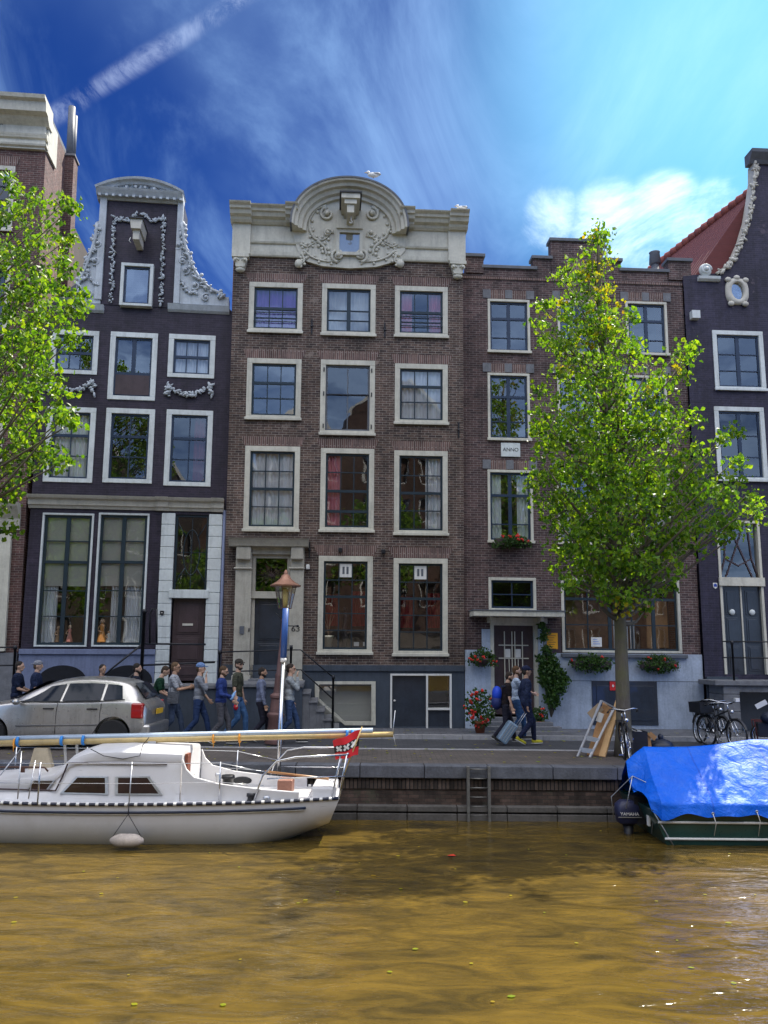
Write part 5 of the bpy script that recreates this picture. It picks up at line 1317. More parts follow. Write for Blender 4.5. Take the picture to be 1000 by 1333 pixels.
# ================================================================ silver hatchback
def car():
    Yc = 18.6
    t = thing('parked_car', 'silver five-door hatchback parked on the quay, dusty doors and red tail lights', 'car', place(U(205, 950, Yc).x, Yc, 0))
    # local: x=0 rear bumper, front towards -x; near side y=-.86
    cp = paint((.50,.49,.47), .30, .10, 2.5, metal=.75, key='silver_car_paint', bump=.03, coat=.6)
    # stations: x, half width low, half width belt, z bottom, z belt, half width roof, z roof
    S = [(-4.18,.50,.42,.30,.52,.40,.56),(-4.10,.70,.62,.24,.62,.58,.68),(-3.9,.80,.74,.20,.74,.66,.80),(-3.4,.84,.82,.19,.90,.70,.96),(-3.0,.85,.84,.19,.96,.72,1.02),(-2.85,.85,.845,.19,.97,.72,1.08),
         (-2.4,.855,.85,.19,.985,.66,1.32),(-2.1,.855,.85,.19,.99,.63,1.44),(-1.7,.855,.85,.19,1.0,.62,1.50),(-1.2,.855,.85,.19,1.01,.62,1.51),(-.75,.855,.845,.20,1.03,.61,1.48),(-.42,.85,.83,.24,1.05,.59,1.42),(-.22,.84,.80,.28,1.02,.60,1.16),(-.08,.80,.76,.30,.95,.62,1.0),(0,.72,.68,.34,.80,.60,.84)]
    def sec(s, yk=1):
        x, wl, wb, z0, zb, wr, zr = s
        return [(x, -wl*.9, z0), (x, -wl, z0+.10), (x, -wl-.012, z0+(zb-z0)*.45), (x, -wl+.0, z0+(zb-z0)*.75), (x, -wb, zb-.03), (x, -wb+.03, zb), (x, -wr-.03, zr-.10), (x, -wr+.03, zr-.04), (x, -wr*.5, zr), (x, 0, zr+.012)]
    mb = MB(); secs = []
    for s in S: a = sec(s); secs.append(a+[(p[0], -p[1], p[2]) for p in reversed(a[:-1])])
    n = len(secs[0]); vs_ = [p for q in secs for p in q]; fs_ = []
    for i in range(len(secs)-1):
        for j in range(n): fs_.append((i*n+j, (i+1)*n+j, (i+1)*n+(j+1) % n, i*n+(j+1) % n))
    fs_ += [tuple(range(n)), tuple((len(secs)-1)*n+k for k in reversed(range(n)))]
    mb.add(vs_, fs_, True); b = mb.build('car_body', cp, t)
    m = b.modifiers.new('s', 'SUBSURF'); m.levels = m.render_levels = 2; bpy.context.view_layer.update(); bake(b)
    cs = []
    for x in (-.72, -3.28):
        for sy in (-1, 1):
            M_ = Matrix.Translation((x, sy*.80, .33)) @ Matrix.Rotation(PI/2, 4, 'X'); c = MB(); vs2 = []
            c.lathe([(.375,-.20),(.375,.20)], n=32, M=Matrix.Rotation(PI/2, 3, 'X'), c=(x, sy*.80, .33)); cs.append(c.build('cut', None, t))
    cut(b, cs); b.data.set_sharp_from_angle(angle=math.radians(40))
    def S_at(x):
        for i in range(len(S)-1):
            if S[i][0] <= x <= S[i+1][0]: f = (x-S[i][0])/(S[i+1][0]-S[i][0]); return [a*(1-f)+c*f for a, c in zip(S[i], S[i+1])]
    def side(x, h, sy, off=.012):     # h 0 at belt, 1 at roof edge
        s = S_at(x); y = (s[2]-.02)*(1-h)+(s[5]+.035)*h; z = (s[4]+.015)*(1-h)+(s[6]-.12)*h
        return Vector((x, sy*(y+off), z+off*.3))
    def glassp(xa0, xa1, xb0, xb1, name, sy, mat):
        mb = MB()
        def fn(i, j): a = xa0+(xa1-xa0)*i; c = xb0+(xb1-xb0)*i; return side(a*(1-j)+c*j, j*.97, sy)
        return mb.grid(fn, 10, 5).build(name, mat, t)
    for sy in (-1, 1):
        glassp(-2.80, -1.88, -2.12, -1.80, 'side_window', sy, M['carwin']); glassp(-1.82, -1.02, -1.74, -.98, 'side_window', sy, M['carwin']); glassp(-.96, -.55, -.92, -.62, 'side_window', sy, M['carwin'])
        pts = [side(-2.92, 0, sy, .016), side(-2.08, 1, sy, .016), side(-.60, 1, sy, .016), side(-.50, 0, sy, .016)]
        MB().tube([side(-2.9+.24*k, -.06, sy, .02) for k in range(11)], .012, 5).build('window_trim', M['black'], t)
        for x in (-1.90, -.98):
            f = lambda z_, x_: (lambda s: Vector((x_, sy*(s[1]+.006-.0*z_), z_)))(S_at(x_))
            d = [(x, .97), (x-.02, .8), (x-.02, .55), (x+(-.02 if x < -1.5 else -.16), .34)]
            MB().tube([f(z_, x_) for x_, z_ in d], .006, 5).build('door_seam', M['black'], t)
            s = S_at(x-.17); MB().box(x-.30, x-.08, sy*s[1]-.03, sy*s[1]+.03, .84, .87).build('door_handle', M['black'], t, bevel=.008)
        MB().tube([(-2.75, sy*.868, .50), (-1.05, sy*.868, .53)], .016, 6).build('rub_strip', paint((.12,.12,.12), .5), t)
        MB().box(-.36, -.10, min(sy*.86, sy*.70), max(sy*.86, sy*.70), .66, .98).build('tail_light', M['tail'], t, bevel=.03)
        MB().ball((-2.72, sy*.99, 1.0), (.08,.11,.07), 12, 8).build('wing_mirror', cp, t)
        for x in (-.72, -3.28):
            y0 = sy*.78; Rm = Matrix.Rotation(-sy*PI/2*-1, 3, 'X')
            w = MB().lathe([(.20,-.10),(.30,-.105),(.32,-.06),(.32,.06),(.30,.10),(.20,.10)], (x, y0, .32), 28, M=Matrix.Rotation(PI/2, 3, 'X')).build('wheel', M['rubber'], t, sharp=40)
            rm = MB().lathe([(.205,-.07),(.215,.085),(.19,.07),(.0,.02)], (x, y0, .32), 28, M=Matrix.Rotation(sy*PI/2*-1, 3, 'X') if False else Matrix.Rotation(-PI/2*sy*-1, 3, 'X'))
            for k in range(9):
                a = 2*PI*k/9; c = Vector((x, y0+sy*.085, .32)); rm.bar(c+Vector((math.cos(a)*.04,0,math.sin(a)*.04)), c+Vector((math.cos(a)*.20,0,math.sin(a)*.20)), .03, .02, up=(0,1,0))
            rm.build('rim', M['alu'], w)
    for sy in (-1,1): MB().box(-2.88, -1.12, min(sy*.875,sy*.82), max(sy*.875,sy*.82), .20, .27).build('sill_strip', M['black'], t, bevel=.01)
    MB().box(-4.1, .03, -.5, .5, .22, .30).build('underbody', M['black'], t)
    MB().tube([(-.02,.0,1.06),(-.14,.22,1.10)], .010, 5).build('rear_wiper', M['black'], t)
    # rear: hatch glass, bumper, plate
    def rear(i, j):
        y = -.56+1.12*i; x0, z0, x1, z1 = -.20, 1.07, -.46, 1.385; return Vector((x0+(x1-x0)*j+.055+.03*(1-abs(y)), y*(1-.1*j), z0+(z1-z0)*j))
    MB().grid(rear, 8, 4).build('rear_window', M['carwin'], t)
    MB().box(-.30, .05, -.80, .80, .28, .54).build('rear_bumper', cp, t, bevel=.05)
    pl = MB().box(.02, .035, -.26, .26, .72, .83).build('number_plate', paint((.75,.45,.03), .5), t)
    MB().tube([(-.55,.2,1.47),(-.35,.2,1.72)], [.008,.003], 5).build('aerial', M['black'], t)
    MB().grid(lambda i, j: Vector((-2.88+.62*j, (-.62+1.24*i)*(1-.08*j), 1.075+.34*j)), 6, 4).build('windscreen', M['carwin'], t)
    return t
M['carwin'] = (lambda t: t.done(t.pbsdf((.012,.018,.03), .08, 0, None, .25)))(NT('tinted_car_window'))
M['tail'] = paint((.36,.012,.014), .15, .2, 10, key='red_tail_lens', coat=1)
car()

# ================================================================ street lamp and the silver pole with blue sleeve
def lamp():
    g = G(356, 968); Y = g.y
    top = U(371, 790, Y); t = thing('street_lamp', 'old leaning iron street lamp with copper-roofed glass lantern', 'street lamp', (g.x, Y, 0))
    red = paint((.13,.07,.065), .55, .4, 6, key='maroon_lamp_paint', bump=.4)
    h = top.z; dx = top.x-g.x; Rl = Matrix.Rotation(math.atan2(dx, h), 3, 'Y')
    pf = [(.21,0),(.21,.08),(.17,.12),(.16,.55),(.20,.60),(.20,.66),(.15,.70),(.14,1.0),(.17,1.03),(.17,1.08),(.10,1.14),(.085,1.5),(.095,1.54),(.07,1.6),(.055,2.3),(.045,h-.35),(.06,h-.30),(.035,h-.22),(.03,h-.02)]
    MB().lathe(pf, n=16, M=Rl).build('post', red, t, sharp=40)
    tp = Rl @ Vector((0,0,h))
    mb = MB()   # lantern frame
    z = tp.z-.02; c = (tp.x, 0)
    R0, R1, hh = .15, .255, .50
    for k in range(6):
        a = 2*PI*k/6+.3; mb.bar((c[0]+R0*math.cos(a), R0*math.sin(a), z), (c[0]+R1*math.cos(a), R1*math.sin(a), z+hh), .014)
    fr = mb.lathe([(R0+.01,-.02),(R0+.01,.0)], (c[0],0,z), 6).build('lantern_frame', red, t)
    gl = glass('lantern_glass', .12, (.93,.93,.85), .05)
    mb = MB()
    ps = [(R0, z+.001), (R1, z+hh-.001)]
    for k in range(6):
        a0, a1 = 2*PI*k/6+.3, 2*PI*(k+1)/6+.3; mb.add([(c[0]+R0*math.cos(a0), R0*math.sin(a0), z), (c[0]+R0*math.cos(a1), R0*math.sin(a1), z), (c[0]+R1*math.cos(a1), R1*math.sin(a1), z+hh), (c[0]+R1*math.cos(a0), R1*math.sin(a0), z+hh)], [(0,1,2,3)])
    mb.build('lantern_glass', gl, t)
    cu = paint((.36,.19,.13), .45, .3, 7, metal=.35, key='copper_roof')
    MB().lathe([(R1+.10,hh),(R1+.11,hh+.03),(R1-.02,hh+.10),(.13,hh+.19),(.09,hh+.27),(.05,hh+.29),(.05,hh+.34),(.015,hh+.40)], (c[0],0,z), 24).build('lantern_roof', cu, t, sharp=50)
    MB().lathe([(.06,.02),(.075,.25),(.06,hh-.06)], (c[0],0,z), 14).build('lamp_tube', paint((.75,.62,.30), .4), t)
    MB().tube([(c[0]-.02,0,z-.30),(c[0]-.22,0,z-.12)], .012, 5).tube([(c[0]+.03,0,z-.42),(c[0]+.30,0,z-.42)], .012, 5).ball((c[0]+.31,0,z-.42), .03).build('ladder_rest', M['iron'], t)
    Yp = 15.6; a = U(361, 1010, Yp); b = U(372, 792, Yp)
    p = thing('mooring_pole', 'thin silver pole with a blue sleeve standing between sailboat and quay', 'pole', (a.x, Yp, -1.2))
    d = b-Vector((a.x, Yp, -1.2)); L = d.length; u = d.normalized()
    MB().tube([(0,0,0), u*(L*.76)], .042, 10).build('pole_shaft', M['chrome'], p)
    MB().tube([u*(L*.755), u*(L*.775)], .055, 10).build('collar', M['white'], p)
    MB().tube([u*(L*.775), u*L], .058, 12).build('blue_sleeve', paint((.03,.09,.30), .4, .1), p)
lamp()

# ================================================================ sailboat
def water_boat():
    Xs = -.70; Yc = 14.55
    t = thing('sailboat', 'white sailboat with lowered mast, cabin windows and steel pulpits moored at the quay', 'boat', (Xs, Yc, WZ))
    L = 8.6; wh = M['gel']
    def hullsec(k):     # k 0 stern .. 1 bow
        x = -L*k
        w = [ .62,.86,1.0,1.08,1.12,1.12,1.08,.98,.80,.50,.02][min(10, int(k*10))]
        w2 = [ .62,.86,1.0,1.08,1.12,1.12,1.08,.98,.80,.50,.02][min(10, int(k*10)+1)]; f = k*10-int(k*10); w = (w*(1-f)+w2*f)*.93
        sh = .64+.05*(2*k-1)**2+.12*max(0, k-.6); return x, w, sh
    n = 40; prof = [0,.12,.3,.5,.75,1.0]
    mb = MB()
    def fn(i, j):
        k = i; x, w, sh = hullsec(k); a = j*2-1   # -1 near side sheer .. 1 far side sheer
        s = abs(a); sg = -1 if a < 0 else 1
        bot = -.35+.55*max(0, 1-k*6)+.2*max(0, (k-.8)*5)     # keel rise at the ends
        z = bot+(sh-bot)*(s**1.9 if s < 1 else 1); y = sg*w*min(1, (1-(1-s)**2.1))*(1-.10*s**3*0)
        dx = -.26*(1-z/.64)*max(0, 1-k*4)  # raked transom
        if k > .9: dx += -(z-.2)*.6*(k-.9)*10+.3*(k-.9)*10*0
        return Vector((x+dx+ -0*z, y*(.93+.07*s), z))
    mb.grid(fn, n, 24); h = mb.build('hull', wh, t)
    ts = [fn(0, j/24) for j in range(25)]
    MB().add(ts, [tuple(range(25))]).build('transom', wh, t)
    # deck
    mb = MB(); mb.grid(lambda i, j: (lambda q: Vector((q[0], (2*j-1)*q[1]*.985, q[2]-.015+.03*(1-(2*j-1)**2))))(hullsec(i*.995)), 30, 6); mb.build('deck', wh, t)
    for sg in (-1, 1):
        MB().tube([(x, sg*(w+.005), s-.005) for x, w, s in (hullsec(i/30*.98) for i in range(31))], .028, 6).build('toe_rail', M['slotted'], t)
        MB().tube([(x, sg*(w+.012), s-.125) for x, w, s in (hullsec(.06+i/30*.9) for i in range(31))], .020, 6).build('rubbing_strake', M['navy'], t)
        MB().tube([(x, sg*(w+.006), s-.15) for x, w, s in (hullsec(.06+i/30*.9) for i in range(31))], .010, 6).build('pin_stripe', M['white'], t)
    # scuffs on the near side
    # cabin: built as lofted sections
    X = lambda px, D: U(px, 1000, D).x-Xs
    x_aft, x_step, x_fwd = X(236, 13.75), X(84, 13.75), X(-150, 13.75)
    Sx = [(x_aft,.62,.62,.52,1.36),(x_aft-.02,.78,.70,.64,1.42),(x_aft-1.0,.86,.72,.66,1.45),(x_step+.35,.86,.70,.64,1.43),(x_step+.05,.85,.68,.62,1.33),(x_step-.22,.84,.68,.58,1.08),(x_step-.5,.82,.68,.56,1.03),(x_fwd,.5,.42,.3,.85),(x_fwd-.5,.2,.15,.1,.65)]
    secs = []
    for x, wb, wt, wr, zt in Sx:
        a = [(x, -wb, .60), (x, -wb+.015, .66), (x, -wt-.02, zt-.26), (x, -wt, zt-.20), (x, -wt-.015, zt-.17), (x, -wt+.02, zt-.06), (x, -wr+.08, zt-.015), (x, 0, zt+.03)]
        secs.append(a+[(p[0], -p[1], p[2]) for p in reversed(a[:-1])])
    n = len(secs[0]); mb = MB(); fs_ = []
    for i in range(len(secs)-1):
        for j in range(n-1): fs_.append((i*n+j, (i+1)*n+j, (i+1)*n+j+1, i*n+j+1))
    fs_ += [tuple(range(n)), tuple((len(secs)-1)*n+k for k in reversed(range(n)))]
    mb.add([p for q in secs for p in q], fs_, True); c = mb.build('cabin', wh, t, sharp=45)
    def cab(x, z):      # point on the near cabin side
        for i in range(len(Sx)-1):
            if Sx[i+1][0] <= x <= Sx[i][0]:
                f = (Sx[i][0]-x)/(Sx[i][0]-Sx[i+1][0]); s = [a*(1-f)+b*f for a, b in zip(Sx[i], Sx[i+1])]
                g = min(1, max(0, (z-.66)/(s[4]-.26-.66))); return Vector((x, -(s[1]-.015)*(1-g)-(s[2]+.02)*g-.012, z))
        return Vector((x, -.6, z))
    def cwin(pts, D=13.6):
        q = []
        for px, py in pts:
            w = U(px, py, D); q.append(cab(w.x-Xs, w.z-WZ))
        cc = sum(q, Vector())/len(q); fr = [p+(p-cc)*.0 for p in q]; inn = [cc+(p-cc)*.86+Vector((0,-.012,0)) for p in q]
        m_ = len(q); mb = MB(); mb.add([p+Vector((0,-.012,0)) for p in q]+inn+[p+Vector((0,.03,0)) for p in q], [(i,(i+1) % m_,(i+1) % m_+m_,i+m_) for i in range(m_)]+[((i+1) % m_, i, i+2*m_, (i+1) % m_+2*m_) for i in range(m_)])
        w = mb.build('cabin_window', M['alu'], c); MB().add([p+Vector((0,.004,0)) for p in inn], [tuple(range(m_))]).build('pane', M['cabglass'], w)
        return w
    cwin([(73,1035),(93,1013),(136,1013),(138,1036)]); cwin([(147,1036),(146,1013),(190,1013),(208,1037)]); cwin([(26,1031),(36,1019),(64,1019),(54,1032)])
    # handrails on the roof, black eyebrow line
    for a, b, yy in ((104, 176, 993), (-10, 58, 1002)):
        w0, w1 = U(a, yy, 13.8), U(b, yy, 13.8); z = w0.z-WZ; y = -.60; x0, x1 = w0.x-Xs, w1.x-Xs
        mb = MB().tube([(x0,y,z-.04),(x0+.06,y,z+.02),((x0+x1)/2,y,z+.025),(x1-.06,y,z+.02),(x1,y,z-.04)], .016, 6)
        mb.box((x0+x1)/2-.04, (x0+x1)/2+.04, y-.012, y+.012, z-.06, z+.02); mb.build('handrail', paint((.08,.04,.03), .5), c)
    MB().tube([cab(X(px,13.7), 1.45-.235-(0 if px > 84 else .42*min(1,(84-px)/12)))+Vector((0,-.006,0)) for px in (215,190,150,110,92,84,78,72,60,30,0,-60)], .014, 5).build('eyebrow_line', paint((.05,.03,.03), .5), c)
    # companionway: brown edge, curved cockpit coamings
    MB().box(x_aft+.005, x_aft+.055, -.60, -.38, .62, 1.36).build('companionway_board', paint((.16,.05,.03), .45, .3), t)
    for sg in (-1, 1):
        pts = [(x_aft+.0, 1.30), (x_aft+.07, 1.14), (x_aft+.2, 1.02), (x_aft+.6, .92), (x_aft+1.3, .84), (x_aft+1.9, .80), (x_aft+1.9, .62), (x_aft, .62)]
        mb = MB().prism(pts, sg*.72-.03, sg*.72+.03); cm = mb.build('coaming', wh, t, bevel=.012)
        if sg > 0: MB().ball((x_aft+.75, .685, .76), (.17,.02,.07), 14, 8).build('locker_hole', M['black'], cm)
    MB().box(-.45, -.05, -.50, .50, .60, .84).build('stern_locker', wh, t, bevel=.03)
    MB().box(-1.05, -.80, -.2, .2, .62, .90).build('engine_box', paint((.22,.10,.07), .5, .3), t, bevel=.02)
    for x, y, r, zz in ((-2.0,-.45,.04,1.05),(-1.85,-.35,.09,1.0),(-1.4,-.72,.06,.78),(-1.15,-.72,.05,.74)): MB().lathe([(r*1.4,.62),(r,.7),(r,zz-.06),(r*1.3,zz-.05),(r*1.2,zz)], (x,y,0), 14).build('deck_winch', M['alu'] if r < .06 else M['black'], t)
    MB().tube([(-.2,.0,.9),(-1.3,.1,1.0)], .022, 6).build('tiller', paint((.3,.15,.06), .4), t)
    # pulpit and guard rails
    st = M['chrome']
    for sg in (-1, 1):
        mb = MB()
        p = [(-1.35, sg*.78, .66), (-1.22, sg*.76, 1.05), (-1.0, sg*.74, 1.28), (-.7, sg*.70, 1.34), (.12, sg*.50, 1.36)]
        mb.tube(p, .017, 7); mb.tube([(-1.15,sg*.74,1.0),(.09,sg*.5,1.02)], .012, 6); mb.tube([(.0,sg*.5,.66),(.12,sg*.5,1.36)], .017, 7); mb.tube([(-.12,sg*.5,.66),(.02,sg*.5,1.36)], .012, 6)
        mb.build('stern_pulpit', st, t)
    MB().tube([(.12,-.5,1.36),(.17,0,1.36),(.12,.5,1.36)], .017, 7).build('pulpit_bar', st, t)
    posts = [(-1.9,.80),(-3.0,1.0),(-4.7,1.05),(-6.0,1.05)]
    for sg in (-1, 1):
        for x, w in posts:
            if sg < 0 and -4 < x < -2.5: continue
            MB().tube([(x, sg*w, .62), (x, sg*w, 1.27)], .014, 6).build('stanchion', st, t)
        MB().tube([(-1.15, sg*.76, 1.1)]+[(x, sg*w, 1.25) for x, w in posts], .006, 5).build('guard_wire', st, t)
        MB().tube([(-1.2, sg*.76, .9)]+[(x, sg*w, .95) for x, w in posts], .005, 5).build('guard_wire', st, t)
    # lowered mast with boom and blue lashings
    D = Yc; a = U(-40, 968, D); b = U(512, 956, D); a -= t.location; b -= t.location
    MB().tube([a+Vector((0,0,.07)), b+Vector((-.35,0,.06))], .045, 10).build('lowered_mast', M['mast'], t)
    MB().tube([a, b], [.062,.046], 12).build('boom', M['spruce'], t)
    MB().tube([b+Vector((.0,0,-.02)), b+Vector((0,0,.1)), b+Vector((.03,0,.4))], .008, 5).tube([b, b+Vector((.05,0,-.22))], .006, 5).build('mast_fitting', M['alu'], t)
    mb = MB()
    for px in (24, 81, 109, 452, 459): f = (px+40)/552; q = a.lerp(b, f); mb.lathe([(.088,-.022),(.088,.022)], q+Vector((0,0,.02)), 10, M=Matrix.Rotation(PI/2,3,'Y'))
    mb.build('blue_lashing', paint((.03,.22,.60), .6), t)
    mb = MB()
    for px in (278, 312, 20): f = (px+40)/552; q = a.lerp(b, f); mb.lathe([(.085,-.015),(.085,.015)], q, 10, M=Matrix.Rotation(PI/2,3,'Y')); mb.tube([q+Vector((0,-.08,0)), q+Vector((.02,-.1,-.14))], .008, 4)
    mb.build('orange_lashing', paint((.65,.28,.04), .7), t)
    q = a.lerp(b, (200+40)/552); MB().tube([q+Vector((0,0,-.05)), (q.x-.02,q.y,1.46)], .03, 8).box(q.x-.09, q.x+.05, q.y-.05, q.y+.05, 1.45, 1.5).build('mast_crutch', M['alu'], t)
    tx = X(52, 14.5); MB().prism([(tx-.20,1.0),(tx+.22,1.0),(tx+.10,a.z-.06),(tx-.12,a.z-.06)], -.06, .06).build('mast_step', M['beigepaint'], t)
    for px in (76, 92): x = X(px, 14.5); MB().bar((x, .3, 1.0), (x+.02, .1, a.z), .035).build('mast_strut', M['white'], t)
    for px, py0, px1, py1 in ((28, 978, 23, 1040), (46, 990, 37, 1040), (172, 992, 168, 1046)):
        w0, w1 = U(px, py0, 13.7)-t.location, U(px1, py1, 13.5)-t.location; MB().tube([w0, w1], .010, 5).build('shroud', M['alu'], t)
    MB().tube([U(0,1010,13.7)-t.location, U(27,975,14.1)-t.location], .010, 5).build('shroud', M['alu'], t)
    pts = [U(px, py, 13.8)-t.location for px, py in ((118,975),(135,984),(160,988),(182,984),(186,970),(194,960))]; MB().tube(pts, .007, 5).build('loose_line', M['black'], t)
    # fender hanging on two lines, leaning against the hull
    fc = U(165, 1096, 13.37); f = thing('boat_fender', 'dirty white fender hanging by two lines against the sailboat hull', 'fender', fc)
    MB().tube([(-.26,0,.02),(-.20,0,.02),(-.12,0,.02),(.12,0,.02),(.20,0,.02),(.26,0,.02)], [.025,.07,.10,.10,.07,.025], 14).build('fender_body', paint((.40,.35,.31), .7, .4, 6, key='dirty_fender_stone', bump=.3), f)
    k0 = U(167, 1060, 13.46)-fc; MB().tube([(-.25,0,.03), k0], .006, 5).tube([(.25,0,.03), k0], .006, 5).tube([k0, U(168, 1044, 13.48)-fc], .008, 5).build('fender_line', M['black'], f)
    # red flag with three white crosses on a black band
    s0 = U(448, 1000, Yc-.3); fl = thing('city_flag', 'red flag with black band and three white crosses at the sailboat stern', 'flag', s0)
    s1 = U(470, 950, Yc-.3)-s0; MB().tube([(0,0,-.1), s1+Vector((.02,0,.05))], .012, 6).build('flag_staff', M['spruce'], fl)
    A, B, C_, D_ = [U(px, py, Yc-.3)-s0 for px, py in ((469,950),(466,983),(437,990),(433,965))]
    def fp(i, j): q = (A.lerp(B, j)).lerp(D_.lerp(C_, j), i); return q+Vector((0, .04*math.sin(i*7+j*2), .012*math.sin(i*9)))
    MB().grid(fp, 20, 10).build('flag_cloth', paint((.60,.02,.03), .8, .12, 6), fl)
    MB().grid(lambda i, j: fp(i, .34+.32*j)+Vector((0,-.006,0)), 20, 4).build('black_band', M['black'], fl)
    for u_ in (.2, .5, .8):
        mb = MB()
        for sgn in (1, -1):
            p0, p1 = fp(u_-.10, .5-.11*sgn), fp(u_+.10, .5+.11*sgn); mb.bar(p0+Vector((0,-.014-.002*sgn,0)), p1+Vector((0,-.014-.002*sgn,0)), .035, .006, up=(0,1,0))
        mb.build('white_cross', M['white'], fl)
def gel():
    t = NT('aged_white_gelcoat'); sep = t.n('ShaderNodeSeparateXYZ'); t.l(t.coord(), sep.inputs[0])
    a = t.noise(2.5, 6, .7); mp = t.n('ShaderNodeMapping'); mp.inputs['Scale'].default_value = (1.6, 1, 22); t.l(t.coord(), mp.inputs[0])
    sc_ = t.ramp(t.noise(1.3, 3, .6, mp.outputs[0]), [(.71, 0.), (.75, 1.)]); lowm = t.ramp(sep.outputs[2], [(.0, 1.), (.35, 0.)])
    c = t.mix(a, (.48,.48,.49), (.62,.62,.64)); c = t.mix(t.math('MULTIPLY', lowm, .6), c, (.30,.27,.16)); c = t.mix(t.math('MULTIPLY', t.ramp(t.noise(1.2, 7, .75), [(.5, 0.), (.72, 1.)]), .4), c, (.40,.38,.34)); c = t.mix(t.math('MULTIPLY', sc_, .7), c, (.12,.12,.12))
    return t.done(t.pbsdf(c, .35, 0, t.bump(t.noise(7,3), .08, .01), .5))
M['gel'] = gel()
def slotted():
    t = NT('slotted_toe_rail'); sep = t.n('ShaderNodeSeparateXYZ'); t.l(t.coord(), sep.inputs[0]); f = t.math('FRACT', t.math('MULTIPLY', sep.outputs[0], 6.6))
    return t.done(t.pbsdf(t.mix(t.math('LESS_THAN', f, .33), (.012,.016,.035), (.6,.6,.58)), .4))
M['slotted'] = slotted()
M['navy'] = paint((.012,.018,.04), .4, .2, 5, key='navy_trim')
M['mast'] = paint((.42,.50,.58), .35, .15, 3, metal=.3, key='pale_mast'); M['spruce'] = paint((.46,.34,.14), .35, .25, 4, key='varnished_spar', coat=.5); M['beigepaint'] = paint((.42,.36,.26), .6, .2)
M['cabglass'] = (lambda t: t.done(t.pbsdf(t.mix(t.noise(4,3), (.012,.008,.008), (.05,.028,.022)), .08, 0, None, .6)))(NT('smoked_cabin_glass'))
water_boat()

